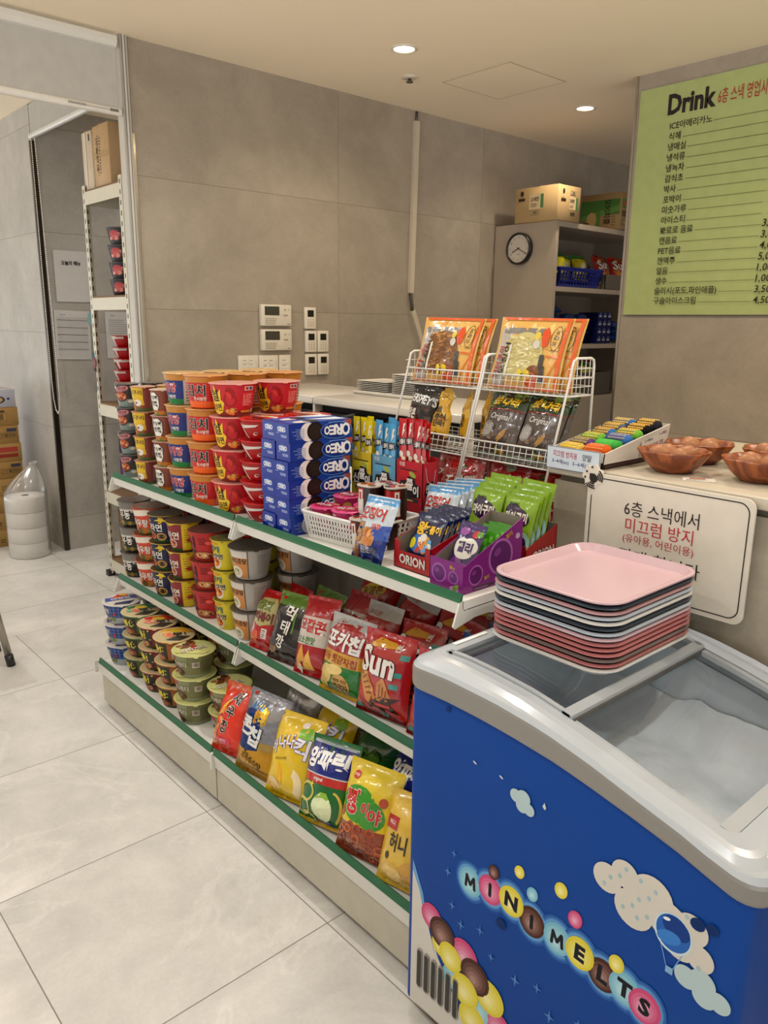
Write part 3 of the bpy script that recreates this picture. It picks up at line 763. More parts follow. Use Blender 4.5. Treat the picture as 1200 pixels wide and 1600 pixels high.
A = Art(); A.rect(-.065, .062, .0, .080, 'b83c34', 1); A.text('짜파게티', -.022, .050, .019, 'ded6c4', 4, .05, 0, .074, '4a3a2c', .05); A.ell(-.03, .020, .034, .018, '4a2e22', 2); A.blobs(-.06, .006, .0, .036, ['6d4630', '8f6444', '3a241a'], 18, .008, 5, 3); barcode(A, .045, .05, .011); A.lines(.06, .02, .10, .07, 8, '6d6a50', 2, .3, 6); A.rect(-.02, .062, .02, .080, '9aa07a', 2)
la = Art(); la.blobs(-.064, -.03, -.01, .045, ['7d4630', 'a8643c', '5a3020'], 22, .010, 6, 2); la.poly([(-.03, -.062), (.06, -.02), (.06, .01), (-.045, -.028)], 'd8d38c', 1); la.text('짜파게티', .006, -.010, .024, 'e9e2d2', 4, .06, 1.1, .085, '2d241c', .06); la.ell(.0, .0, .012, .02, 'b83c34', 3, .3)
K_jja = cup_kind('olive-beige noodle bowl with brown noodle picture', .050, .069, .085, [(0, .012, '9aa08a'), (.012, .086, '8a8a62')], A, 'cfcf8e', la, lip='d3d39a')

FR = 'front'; SR = 'second-row'; TR_ = 'third-row'
T_ = 'top'; Mi = 'middle'; Bo = 'bottom'
for row, dx in ((FR, 0), (SR, .098)):
    stack(K_black, 1.237 + dx, 2.830, D3, 4, row, T_, 30)
    stack(K_racc, 1.225 + dx, 2.665, D3, 4, row, T_, 25)
    stack(K_squid, 1.225 + dx, 2.512, D3, 4, row, T_, 25)
for row, dx in ((FR, 0), (SR, .146), (TR_, .292)):
    stack(K_blue, 1.240 + dx, 2.385, D3, 4, row, T_, 12)
    stack(K_kim, 1.240 + dx, 2.240, D3, 4, row, T_, 22)
for row, dx, dy in ((FR, 0, 0), (SR, .156, -.003)):
    stack(K_fire, 1.250 + dx, 2.094 + dy, D3, 4, row, T_, 30)
    stack(K_bowl, 1.258 + dx, 1.940, D3, 5, row, T_, 20)
for row, dx, n in ((FR, 0, 3), (SR, .148, 3)):
    stack(K_udon, 1.250 + dx, 2.860, D2, n, row, Mi, 20)
    stack(K_shrimp, 1.248 + dx, 2.716, D2, n, row, Mi, 30)
    stack(K_navy, 1.240 + dx, 2.576, D2, n, row, Mi, 15)
    stack(K_maroon, 1.240 + dx, 2.435, D2, n, row, Mi, 28)
    stack(K_red, 1.250 + dx, 2.285, D2, n, row, Mi, 40)
    stack(K_yel, 1.240 + dx, 2.150, D2, n, row, Mi, 8)
    stack(K_grey, 1.256 + dx, 2.030 - dx * .25, D2, n, row, Mi, 22)
for row, dx in ((FR, 0), (SR, .154)):
    stack(K_bib, 1.155 + dx, 2.816, D1, 3, row, Bo, 15)
    stack(K_sg, 1.160 + dx, 2.662, D1, 3, row, Bo, 15)
    stack(K_sr, 1.155 + dx, 2.512, D1, 3, row, Bo, 15)
    stack(K_sy, 1.145 + dx, 2.364, D1, 3, row, Bo, 15)
    stack(K_jja, 1.140 + dx, 2.216, D1, 3, row, Bo, 22)
# a shorter stack of two further along
for i in range(2):
    place(K_jja, 'olive-beige noodle bowl, %s of the short pair beside the orange bag' % ('upper', 'lower')[i], (1.185, 2.066, D1 + .0005 + (1 - i) * .0852), R(25 + 6 * i), 'noodle cups on the bottom shelf')
# ------------------------------------------------------------------ snack bags
def bag(name, me, lab, loc, yaw_=0, lean=0, roll=0, group=None, cat='snack bag', mats=None):
    o = bpy.data.objects.new(name, me); C.objects.link(o)
    M = frame_mat(loc, R(yaw_), R(lean), R(roll))
    low = min((M @ v.co).z for v in me.vertices)      # rest its lowest corner on the surface
    o.matrix_basis = Matrix.Translation((0, 0, loc[2] - low)) @ M
    return tag(o, lab, cat, group)
def vgrad(stops):
    def f(u, v):
        for a, c in stops:
            if v <= a: return c
        return stops[-1][1]
    return f
GB, GM = 'snack bags on the bottom shelf', 'snack bags on the middle shelf'
# prawn crackers
def art_prawn():
    A = Art(); W, H = .147, .215
    A.blobs(-.072, .012, -.02, .09, ['c98a50', 'e0ab70', 'b06f3c', 'd59a5e'], 26, .014, 3, 1, .5)
    A.poly([(-.06, .10), (-.03, .14), (.0, .19), (.015, .18), (-.02, .12), (-.045, .085)], 'c8281c', 1); A.poly([(-.05, .11), (-.02, .15), (.0, .17), (-.02, .12)], 'e8c23c', 2); A.blobs(-.06, .08, .0, .15, ['e8873a', 'f0b24a', 'd8401f'], 10, .011, 5, 2, .5)
    for t, u, v in (('새', .020, .175), ('우', .012, .130), ('깡', -.002, .082)): A.text(t, u, v, .036, '1f1917', 5, .08, -.12, .034, 'f1ece2', .07)
    A.rect(-.03, .030, .035, .048, 'd8406a', 2); A.text('새우깡', .0, .040, .010, 'f0d8d8', 4, .03)
    return A
me_prawn = bag_mesh('prawn_bag', .147, .215, .048, vgrad([(.012, 'c8402a'), (.20, 'df4a22'), (1, 'd0672f')]), art_prawn(), seed=2)
def art_corn():
    A = Art()
    A.poly([(-.03, .20), (-.005, .215), (.035, .20), (.04, .165), (.015, .15), (-.015, .165)], 'd9b23c', 1); A.blobs(-.02, .155, .035, .205, ['e8c858', 'c9952c'], 8, .012, 3, 2)
    A.poly([(-.078, .10), (-.07, .185), (-.03, .20), (.018, .175), (.030, .085), (-.02, .075), (-.066, .078)], '24407c', 2)
    A.text('콘', -.044, .145, .050, 'ecebe8', 5, .10, -.08, .052, '1c2432', .06); A.text('칩', .002, .122, .052, 'ecebe8', 5, .10, -.08, .052, '1c2432', .06)
    for i in range(5): A.poly([(-.045 + i * .011, .195), (-.042 + i * .013, .222), (-.036 + i * .011, .195)], '4a8ac0', 3)
    A.text('군옥수수맛', .006, .052, .026, '26201c', 4, .03, -.35, .085)
    A.rect(-.085, .018, -.05, .024, 'e8d8a0', 2); A.ell(-.07, .232, .008, .005, 'c23a3a', 2)
    return A
me_corn = bag_mesh('corn_bag', .180, .245, .054, vgrad([(.085, 'c99b32'), (.11, 'b99c5c'), (1, '97969a')]), art_corn(), 'film_foil', seed=4)
me_corn2 = bag_mesh('corn_bag_rear', .172, .245, .05, 'a9a9ab', None, 'film_foil', seed=14, wr=1.5)
def art_banana():
    A = Art()
    for (t, u, v, r, s_) in (('바', -.062, .138, .22, .034), ('나', -.027, .156, .16, .034), ('나', .007, .164, .08, .036), ('킥', .048, .152, -.1, .052)):
        A.text(t, u, v, s_, 'e6e2ea', 5, .08, r, s_ * .86, '5c2a80', .06)
    A.text('바나나스러운', -.02, .112, .008, '6d3f24', 3, .03, .2)
    A.poly([(.02, .20), (.06, .21), (.075, .185), (.06, .165), (.03, .18)], '8fbf3a', 1); A.ell(.03, .212, .014, .008, 'f0e4dc', 2)
    A.ring(.030, .050, .040, .044, .022, 'e9d8b4', 2, 16, -.9, 1.4); A.ring(-.040, .030, .030, .028, .016, 'e6cfa0', 2, 14, .3, 2.6); A.blobs(-.085, .01, -.02, .05, ['d9a53c', 'e8c470'], 8, .012, 6, 1)
    A.poly([(-.03, .10), (-.012, .088), (.0, .06), (-.004, .04), (-.02, .06)], 'e8b830', 1)
    return A
me_ban = bag_mesh('banana_bag', .180, .235, .054, vgrad([(.012, 'c9a81c'), (1, 'e0c316')]), art_banana(), seed=6)
def art_onion():
    A = Art(); A.rect(-.085, .135, .085, .212, '24348c', 1); A.rect(-.085, .112, .085, .135, 'c2382a', 1); A.rect(-.085, .209, .085, .216, 'b9c0c4', 2); A.rect(-.085, .133, .085, .136, 'cfd4d6', 2)
    for t, u in (('양', -.050), ('파', .0), ('링', .050)): A.text(t, u, .174, .048, 'efedea', 4, .12, 0, .044)
    A.text('original', -.01, .123, .012, 'efe8e2', 4, .04)
    A.ring(-.048, .085, .032, .026, .007, 'c9c06a', 2); A.ring(-.058, .045, .030, .024, .007, 'd8d08a', 2); A.ring(-.040, .020, .026, .016, .006, 'bfb45a', 2); A.ring(.052, .06, .026, .042, .006, 'd8c25a', 2, 20, -1.2, 1.6)
    A.ell(.018, .055, .036, .036, 'dfe6c0', 3); A.poly([(-.012, .075), (.01, .094), (.03, .095), (.05, .072), (.02, .082)], '9cc04a', 4); A.poly([(-.02, .012), (.0, .024), (.04, .022), (.055, .008)], '2c4a8c', 2)
    A.poly([(-.03, .100), (-.027, .106), (-.02, .108), (-.027, .110), (-.03, .116), (-.033, .110), (-.04, .108), (-.033, .106)], 'e8d840', 3)
    return A
me_oni = bag_mesh('onion_bag', .174, .228, .054, vgrad([(.014, 'c9a92c'), (1, '1f7a34')]), art_onion(), seed=8)
def art_jj():
    A = Art(); A.ell(-.015, .135, .062, .044, '4fa02c', 1, -.1); A.ell(.025, .120, .050, .036, '4fa02c', 1, -.3)
    A.text('짱', -.034, .138, .056, 'cc2a22', 5, .12, .0, .052, 'efe6da', .06); A.text('이', .014, .130, .030, 'cc2a22', 5, .09, 0, .022, 'efe6da', .06); A.text('야', .046, .118, .034, 'cc2a22', 5, .09, 0, .034, 'efe6da', .06)
    rd = random.Random(9)
    for i in range(26):
        u = rd.uniform(-.078, .078); v = rd.uniform(.012, .085)
        A.ring(u, v, .014, .011, .006, rd.choice(['a8542c', 'c0703c', '8c3f20', 'b5622f']), 1 + i % 3, 12)
    A.ell(-.05, .198, .014, .010, 'c9302a', 2); A.text('크라운', -.05, .198, .007, 'efe6da', 4, .03); A.ell(.062, .155, .012, .012, 'c0602f', 2); A.ell(-.072, .105, .012, .012, 'c0602f', 2)
    return A
me_jj = bag_mesh('sweet_snack_bag', .176, .232, .054, vgrad([(.03, '8c4526'), (.085, 'a05a30'), (1, 'ddc62a')]), art_jj(), seed=10)
def art_honey():
    A = Art(); A.text('허니', -.02, .110, .040, '3a2a1c', 4, .06, 0, .060); A.rect(-.075, .135, -.03, .165, 'b8302a', 2); A.text('허니', -.052, .150, .012, 'efe6da', 4, .03); A.ell(-.05, .075, .007, .009, '3a3028', 3)
    A.ell(-.03, .036, .038, .026, 'd9b868', 2); A.ell(.03, .05, .034, .028, 'cfa650', 2); A.ell(-.03, .036, .032, .020, 'e3c67c', 3)
    return A
me_hon = bag_mesh('potato_bag', .170, .22, .05, 'd6b74c', art_honey(), seed=12)
zb = D1 + .004
bag('snack_bag', me_prawn, 'orange-red prawn snack bag, first bag beside the bowls on the bottom shelf', (1.092, 1.942, zb), 8, 25, 4, GB)
bag('snack_bag', me_corn, 'silver and gold corn chip bag on the bottom shelf', (1.094, 1.786, zb), 8, 20, 1, GB)
bag('snack_bag', me_ban, 'yellow banana snack bag with white purple-edged lettering', (1.092, 1.617, zb), 8, 24, 5, GB)
bag('snack_bag', me_oni, 'blue and green onion ring snack bag with white lettering', (1.092, 1.457, zb), 8, 24, 6, GB)
bag('snack_bag', me_jj, 'yellow snack bag with green bubble and brown curly snacks', (1.092, 1.294, zb), 8, 22, 4, GB)
bag('snack_bag', me_hon, 'pale golden potato chip bag half hidden by the blue freezer', (1.094, 1.140, zb), 8, 22, 4, GB)
# second row, only their tops show
bag('snack_bag', me_corn2, 'crumpled grey silver bag tops lying behind the corn chip bag', (1.225, 1.800, zb + .0), 2, 26, 4, GB)
bag('snack_bag', me_corn2, 'grey silver bag lying flat in the dark behind the corn chips', (1.345, 1.775, zb + .12), 2, 50, 3, GB)
bag('snack_bag', me_ban, 'second yellow banana bag right behind the front one', (1.205, 1.622, zb), -4, 26, 4, GB)
bag('snack_bag', me_ban, 'third yellow bag deep behind the banana bags', (1.300, 1.590, zb), -4, 24, 4, GB)
me_grn = bag_mesh('green_bag', .165, .235, .05, '1d6a2c', Art().ell(.02, .15, .040, .026, '2c4a1c', 1).ell(.02, .15, .036, .022, '5a7a34', 2).ring(-.04, .12, .03, .03, .008, 'b5a04a', 2), seed=22, wr=1.5)
bag('snack_bag', me_grn, 'dark green crinkled bag behind the onion ring bag', (1.212, 1.450, zb), -5, 28, 6, GB)
bag('snack_bag', me_oni, 'second onion ring bag in the shade behind the front one', (1.208, 1.285, zb), -5, 23, 4, GB)
bag('snack_bag', me_jj, 'second yellow bubble bag in the shade behind the front one', (1.205, 1.130, zb), -8, 20, 2, GB)

# ---- middle shelf bags
def art_ttok():
    A = Art(); A.poly([(-.045, .08), (-.055, .125), (-.03, .158), (.03, .162), (.052, .13), (.048, .085), (.0, .07)], 'b9b07c', 1)
    A.text('쫄깃', -.004, .136, .028, '7d8c2c', 5, .08, 0, .062, '3a2c1c', .06); A.text('떡볶이', .002, .100, .028, '8c2a1c', 5, .08, 0, .080, '3a1c14', .05)
    A.blobs(-.055, .01, .0, .06, ['d9602c', 'c03a1c', 'e09a5a'], 14, .013, 4, 2); A.rect(.012, .036, .034, .066, 'dcd5cc', 2); A.lines(.015, .040, .031, .064, 4, '7d3a34', 3, .5); A.ell(-.040, .062, .012, .018, 'd9a59a', 2, .4)
    return A
me_tt = bag_mesh('rice_cake_bag', .116, .185, .044, 'b81f1c', art_ttok(), seed=31)
def art_meok():
    A = Art(); A.rect(-.078, .165, .078, .205, '6f8c38', 1); A.ell(-.055, .186, .008, .006, 'c23030', 2)
    for t, u, v in (('먹', .012, .148), ('태', .004, .104), ('깡', -.004, .060)): A.text(t, u, v, .038, 'e6e0d6', 4, .06, -.1, .036, '1d1612', .05)
    A.blobs(-.075, .008, -.02, .05, ['9a7a58', '7d5a40', 'b59a78'], 18, .012, 4, 1, .4); A.ell(-.052, .12, .012, .024, '7a5a3c', 1, .5); A.rect(.032, .09, .037, .15, '6f9a3c', 2)
    return A
me_meok = bag_mesh('pollack_bag', .152, .205, .046, vgrad([(.012, '5a3c34'), (.165, '35281f'), (1, '6f8c38')]), art_meok(), seed=33)
def art_kko():
    A = Art(); A.rect(-.066, .085, .066, .165, 'cfc6bc', 1); A.rect(-.066, .165, .066, .215, 'b2242a', 1)
    A.text('꼬깔콘', .0, .140, .036, 'c2282c', 5, .09, -.04, .110, 'e9e2d8', .04); A.text('고소한맛', -.012, .098, .020, '4a8c3c', 4, .06, 0, .080)
    A.poly([(-.05, .03), (-.02, .085), (.0, .04)], 'd9a23c', 2); A.poly([(-.02, .015), (.01, .075), (.03, .02)], 'e0b455', 2); A.poly([(-.06, .01), (-.035, .05), (-.02, .012)], 'e3bd62', 3); A.poly([(-.055, .015), (-.03, .03), (-.03, .0)], 'efe9e0', 4)
    return A
me_kko = bag_mesh('cone_bag', .135, .225, .046, 'b2242a', art_kko(), seed=35)
def art_poka():
    A = Art(); A.poly([(-.078, .115), (-.078, .165), (-.04, .198), (.04, .200), (.078, .165), (.078, .115)], 'b0302c', 1); A.poly([(-.075, .188), (-.04, .205), (.06, .207), (.072, .180), (.0, .2)], 'b9b8b5', 2); A.rect(-.078, .085, .078, .120, 'd0a63c', 2)
    A.text('포카칩', .0, .150, .046, 'e9e6e2', 5, .10, -.04, .130, '3a2220', .04); A.text('1등 햇감자칩', .0, .102, .022, 'a8281e', 5, .05, -.05, .125)
    A.ell(-.045, .055, .030, .026, 'd9bf78', 3, .4); A.ell(-.01, .072, .034, .014, 'e3cd8c', 3, .1); A.ell(-.06, .03, .024, .022, 'cfb060', 3); A.ell(.018, .038, .032, .026, 'c9a25a', 4)
    A.text('100% 국산', .018, .048, .010, '4a3018', 6, .03, 0, .050); A.text('햇감자', .018, .030, .017, '2d2014', 6, .07, 0, .052)
    return A
me_poka = bag_mesh('crisps_bag', .161, .215, .048, vgrad([(.012, 'c9a93c'), (.12, '2f8a3c'), (1, 'b9b6b2')]), art_poka(), seed=37)
def art_sun():
    A = Art(); A.text('Sun', -.012, .142, .062, 'e9e4dc', 5, .08, -.05, .125, '2d1a14', .05); A.poly([(-.06, .175), (-.03, .20), (.03, .195), (.05, .182)], 'd9a83c', 1); A.text('썬', .045, .186, .018, 'ece6dc', 4, .05)
    for i in range(4): A.line(-.075 + i * .014, .118 - i * .012, -.035 + i * .012, .098 - i * .016, .012, ('d9a868', 'c08a48')[i % 2], 3); 
    A.poly([(-.078, .10), (-.05, .125), (-.01, .075), (-.02, .03), (-.04, .05)], 'cf9a55', 2)
    for i in range(5): A.line(-.072 + i * .010, .100 - i * .010, -.046 + i * .008, .118 - i * .014, .005, '9c6028', 4)
    A.poly([(.0, .09), (.02, .108), (.055, .06), (.03, .045), (.005, .05)], 'c98f4c', 2)
    for i in range(3): A.line(.012 + i * .012, .09 - i * .006, .014 + i * .012, .052, .004, '945826', 4)
    A.poly([(-.02, .04), (.02, .06), (.075, .062), (.05, .045), (.07, .02), (.03, .032), (.02, .008), (.005, .03), (-.03, .02)], '4a1c1c', 3); A.rect(.0, .034, .05, .042, 'c9362c', 4)
    for p in [(.06, .12), (-.07, .16), (.07, .165), (.055, .09), (-.078, .015), (.02, .012)]: A.rect(p[0] - .012, p[1] - .006, p[0] + .012, p[1] + .007, '4fa39a', 1)
    return A
me_sun = bag_mesh('corn_wave_bag', .174, .215, .048, vgrad([(.014, '7d1f1c'), (1, 'b8281f')]), art_sun(), seed=39)
zm = D2 + .004
bag('snack_bag', me_tt, 'small red bag with beige label beside the grey noodle cups', (1.206, 1.905, zm), 8, 24, 2, GM)
bag('snack_bag', me_meok, 'dark brown snack bag with green top band and white lettering', (1.206, 1.784, zm), 8, 22, 2, GM)
bag('snack_bag', me_kko, 'red and white corn cone bag on the middle shelf', (1.206, 1.658, zm), 6, 22, 5, GM)
bag('snack_bag', me_poka, 'green and red potato crisps bag with gold band', (1.202, 1.516, zm), 7, 17, 0, GM)
bag('snack_bag', me_sun, 'red wavy corn chip bag with big white lettering next to the freezer', (1.204, 1.352, zm), 6, 15, 3, GM)
bag('snack_bag', me_sun, 'second red wavy chip bag behind the freezer rim', (1.215, 1.172, zm), 6, 15, 2, GM)
# bags behind them: heads of further bags in rows
me_redh = bag_mesh('red_bag', .16, .23, .055, vgrad([(.12, '8c2018'), (1, 'b0241f')]), Art().ell(.0, .16, .05, .024, 'c9b02c', 1, .3).text('꼬깔콘', .0, .16, .026, '8c3a1c', 4, .06, .3, .08).ell(.03, .20, .035, .018, 'cf8a30', 1), seed=41, wr=1.5)
me_whi = bag_mesh('white_top_bag', .15, .23, .045, vgrad([(.13, 'a82822'), (.185, 'b02c26'), (1, 'c0bbb5')]), Art().text('오리온', -.02, .200, .014, 'b03a34', 3, .03, 0, .05).poly([(-.07, .15), (-.03, .185), (.04, .18), (.07, .15)], 'b0241f', 1), seed=43, wr=1.8)
me_blu = bag_mesh('blue_bag', .15, .22, .04, '1f5a9c', Art().rect(-.06, .15, .06, .16, '8ab0d8', 1), seed=45, wr=1.5)
bag('snack_bag', me_tt, 'second small red bag behind the first, only its top showing', (1.300, 1.888, zm), 0, 16, 0, GM)
bag('snack_bag', me_meok, 'second green-topped bag behind the dark brown one', (1.305, 1.775, zm), -2, 22, 0, GM)
bag('snack_bag', me_redh, 'plump red bag with yellow print lying high behind the corn cones', (1.400, 1.665, zm + .045), 4, 28, -3, GM)
bag('snack_bag', me_kko, 'second corn cone bag leaning behind the first', (1.312, 1.640, zm), -8, 24, 6, GM)
bag('snack_bag', me_whi, 'white-topped crisps bag just behind the front potato crisps', (1.292, 1.512, zm), -4, 22, 4, GM)
bag('snack_bag', me_whi, 'white-topped crisps bag with a pointed corner, farther back', (1.385, 1.495, zm + .03), -4, 24, -6, GM)
bag('snack_bag', me_whi, 'rearmost white-topped crisps bag in the shade', (1.480, 1.470, zm + .05), 2, 24, 4, GM)
bag('snack_bag', me_sun, 'red wavy chip bag in the second row, teal flecks showing', (1.300, 1.342, zm), -4, 18, 6, GM)
bag('snack_bag', me_sun, 'red wavy chip bag in the third row, teal flecks showing', (1.385, 1.325, zm + .02), -5, 20, -3, GM)
bag('snack_bag', me_sun, 'red wavy chip bag rearmost by the wire back', (1.470, 1.305, zm + .04), -2, 20, 2, GM)
bag('snack_bag', me_blu, 'blue bag in the shade behind the freezer corner, front one', (1.325, 1.170, zm + .01), -2, 18, 2, GM)
bag('snack_bag', me_blu, 'blue bag in the shade behind the freezer corner, rear one', (1.405, 1.160, zm + .02), -3, 20, 2, GM)
# ------------------------------------------------------------------ top tier, right half
# blue cookie boxes: two columns of six, printed upside down as stocked
def cookie_mesh():
    mb = MB(); L, W, H = .215, .0665, .0515
    mb.box(0, L, -W / 2, W / 2, 0, H, '1b4a9c')
    A = Art()   # upright in its own frame, laid on the side face turned by 180 degrees
    A.rect(0, 0, L, H, '1d4d9f', 1)
    A.rect(L - .062, 0, L, H, '1b3f96', 1)
    A.poly([(.0, .0), (.03, .0), (.0, .02)], 'b5604a', 2)
    A.ell(.152, .0255, .027, .026, 'e3d9d3', 3); A.ell(.128, .0255, .028, .0262, '231a18', 4, 0, 26); A.ell(.128, .0255, .022, .0205, '33261f', 5)
    rd = random.Random(4)
    for i in range(26):
        a = rd.uniform(0, 6.28); r = rd.uniform(0, .020); A.ell(.128 + r * math.cos(a), .0255 + r * math.sin(a), .0016, .0012, '4b3a30', 6, a, 6)
    A.ell(.055, .027, .056, .024, '173a86', 5, -.06); A.ring(.055, .027, .056, .024, .0015, '6fa6dc', 6, 30)
    for t, u, h in (('O', .022, .034), ('R', .048, .028), ('E', .069, .0245), ('O', .089, .022)): A.text(t, u, .026, h, 'eceae6', 8, .09, 0, h * .82, '2a62b4', .05)
    A.lines(.02, .003, .11, .006, 1, '7da2d2', 6, .8)
    A.lines(L - .05, .016, L - .008, .046, 6, '8d9cc8', 4, .35, 8)
    emit(mb, A, plane_fn((L, -W / 2, H), (-1, 0, 0), (0, 0, -1)))
    B = Art(); B.rect(-W / 2, 0, W / 2, H, '1c3d9c', 1); B.ell(0, .0165, .022, .0095, '4a78c4', 2, -.1); B.text('OREO', .0, .0165, .012, 'ecebea', 4, .10, 0, .036)
    B.lines(-.024, .032, .016, .040, 2, 'b9c4e2', 3, .5, 4); B.rect(.012, .026, .024, .0275, 'b9c4e2', 3)
    emit(mb, B, plane_fn((0, 0, H), (0, 1, 0), (0, 0, -1)))
    T = Art(); T.rect(.012, -W / 2 + .004, L, W / 2 - .004, '3a6ab8', 1); T.ell(.06, -.012, .034, .018, 'dfd8d4', 2, .2); T.ell(.09, -.008, .024, .020, '2b2220', 3); T.poly([(.10, .028), (.205, .028), (.205, -.02), (.16, -.01)], 'dfe3ea', 2)
    emit(mb, T, plane_fn((0, 0, H), (1, 0, 0), (0, 1, 0)))
    return mb.mesh('cookie_box', 'gloss_card')
ck = cookie_mesh(); rd = random.Random(5)
for c, (y, nm) in enumerate(((1.8275, 'column nearer the red bowls'), (1.7585, 'column facing the white basket'))):
    for k in range(6):
        o = bpy.data.objects.new('cookie_box', ck); C.objects.link(o)
        o.location = (1.190 + rd.uniform(0, .008) + (.004 if (k + c) % 2 else 0), y + rd.uniform(-.001, .001), D3 + .0005 + k * .0521)
        tag(o, 'blue cookie box, %s of six in the %s' % (ordn(5 - k, 6), nm), 'cookie box', 'stacked blue cookie boxes')

# white slotted basket
def slabq(mb, fn, a0, b0, a1, b1, t, col):
    v = [fn(a0, b0, 0), fn(a1, b0, 0), fn(a1, b1, 0), fn(a0, b1, 0), fn(a0, b0, -t), fn(a1, b0, -t), fn(a1, b1, -t), fn(a0, b1, -t)]
    mb.add(v, [(0, 1, 2, 3), (7, 6, 5, 4), (0, 4, 5, 1), (1, 5, 6, 2), (2, 6, 7, 3), (3, 7, 4, 0)], col)
def slotted_basket(name, lab, cat, loc, rz, L, W, H, nx, ny, rows, col, mname='plastic', ins=.012):
    t = thing(name, lab, cat, loc, rz)
    mb = MB()
    def wall(p0, p1, nin, n):
        p0 = Vector(p0); p1 = Vector(p1); d = (p1 - p0); l = d.length; d.normalize(); nv = Vector(nin)
        def fn(a, b, o): return p0 + d * (a + ins * (1 - b / H) * (1 - 2 * a / l)) + nv * (ins * (1 - b / H) - o) + Vector((0, 0, b))
        z0, z1 = H * .16, H * .84; st = (z1 - z0) / rows
        slabq(mb, fn, 0, 0, l, z0, .002, col); slabq(mb, fn, 0, z1, l, H, .002, col)
        for r in range(1, rows): slabq(mb, fn, .01, z0 + r * st - st * .16, l - .01, z0 + r * st + st * .16, .002, col)
        pit = (l - .02) / n
        slabq(mb, fn, 0, z0, .016, z1, .002, col); slabq(mb, fn, l - .016, z0, l, z1, .002, col)
        for i in range(n + 1):
            a = .01 + pit * i
            slabq(mb, fn, a - pit * .22, z0, a + pit * .22, z1, .002, col)
    c = [(-W / 2, L / 2, 0), (-W / 2, -L / 2, 0), (W / 2, -L / 2, 0), (W / 2, L / 2, 0)]
    ins_n = [(1, 0, 0), (0, 1, 0), (-1, 0, 0), (0, -1, 0)]
    for i, n in zip(range(4), (nx, ny, nx, ny)): wall(c[i], c[(i + 1) % 4], ins_n[i], n)
    mb.box(-W / 2 + ins, W / 2 - ins, -L / 2 + ins, L / 2 - ins, 0, .003, col)
    part(mb, 'basket_body', mname, t)
    mb = MB(); r = .012; pts = []
    for cx, cy, a0 in ((W / 2 - r, L / 2 - r, 0), (-W / 2 + r, L / 2 - r, 90), (-W / 2 + r, -L / 2 + r, 180), (W / 2 - r, -L / 2 + r, 270)):
        for k in range(4): pts.append((cx + (r + .003) * math.cos(R(a0 + 30 * k)), cy + (r + .003) * math.sin(R(a0 + 30 * k)), H))
    mb.tube(pts, .0042, col, 6, closed=True)
    part(mb, 'rim', mname, t)
    return t
slotted_basket('plastic_basket', 'white slotted plastic basket holding pink cups on the top shelf', 'basket', (1.3254, 1.5807, D3 + .001), R(6), .268, .180, .076, 22, 8, 4, 'd9d6d0')
A = Art(); A.ell(-.012, .022, .034, .022, 'b0262f', 1); A.text('라츠', -.014, .020, .018, 'ece3dc', 4, .06, 0, .034, '3a1a20', .06); A.ell(.03, .036, .012, .010, 'c9a05a', 2, .4); A.rect(-.04, .046, -.014, .050, 'e8c8d4', 2)
la = Art(); la.poly([(-.036, .0), (-.015, .022), (.022, .020), (.034, -.004), (.01, -.020), (-.02, -.020)], 'c22a4c', 1); la.text('라츠', -.002, .002, .020, 'efe6e2', 4, .07, .2, .046); la.ell(.022, .026, .010, .006, 'd9a860', 2)
K_pink = cup_kind('pink snack cup', .031, .038, .060, [(0, .06, 'b83a72')], A, 'e0588e', la, lip='dc5a90', cat='snack cup', name='snack_cup')
for (x, y, z), lab, f in (((1.272, 1.668, .030), 'pink lidded snack cup at the far end of the white basket', 10), ((1.278, 1.580, .034), 'pink lidded snack cup nearest the front rim of the white basket', 26),
                          ((1.364, 1.590, .034), 'pink lidded snack cup beside the brown spread packs', 18), ((1.360, 1.677, .046), 'rearmost pink snack cup, raised against the cookie boxes', 0)):
    place(K_pink, lab, (x, y, D3 + z), R(f), 'pink snack cups in the white basket')
# something dull to carry the cups: packs lying flat at the bottom of the basket
def spread_pack():
    mb = MB(); pts = []
    for k in range(9): a = R(90 + 180 * k / 8); pts.append((.018 * math.cos(a) - .012, .022 * math.sin(a)))
    for k in range(9): a = R(-90 + 180 * k / 8); pts.append((.018 * math.cos(a) + .012, .022 * math.sin(a)))
    H = .086
    mb.prism(pts, 0, H, '3a2219', 'z')
    P = [Vector((p[0], p[1], 0)) for p in pts] + [Vector((pts[0][0], pts[0][1], 0))]
    ln = [0]
    for a, b in zip(P[:-1], P[1:]): ln.append(ln[-1] + (b - a).length)
    tot = ln[-1]
    def fn(u, v, o):
        s = (u + tot * .25) % tot
        for i in range(len(P) - 1):
            if ln[i] <= s <= ln[i + 1] + 1e-9:
                q = P[i].lerp(P[i + 1], (s - ln[i]) / max(1e-9, ln[i + 1] - ln[i])); break
        n = Vector((q.x, q.y * 1.3, 0)).normalized()
        return Vector((q.x + n.x * o, q.y + n.y * o, v))
    A = Art(); A.rect(-.036, .056, .030, .082, 'b3261f', 1); A.rect(-.036, .012, .030, .054, 'd2cdc5', 1); A.rect(.014, .030, .027, .078, 'ddd8d0', 2); A.poly([(.014, .030), (.027, .030), (.0205, .018)], 'ddd8d0', 2); A.rect(.018, .052, .023, .072, 'a83428', 3)
    A.text('nutella', -.012, .044, .013, 'a8241e', 4, .07, 0, .040); A.text('&GO!', -.006, .026, .011, '5a7ab0', 4, .05, 0, .024); A.rect(-.036, .004, .03, .012, '8a241c', 1)
    emit(mb, A, fn, 0, maxe=.008, off=.00025)
    me = mb.mesh('spread_pack', 'gloss_card')
    return pts, H, me
sp_pts, sp_h, sp_me = spread_pack()
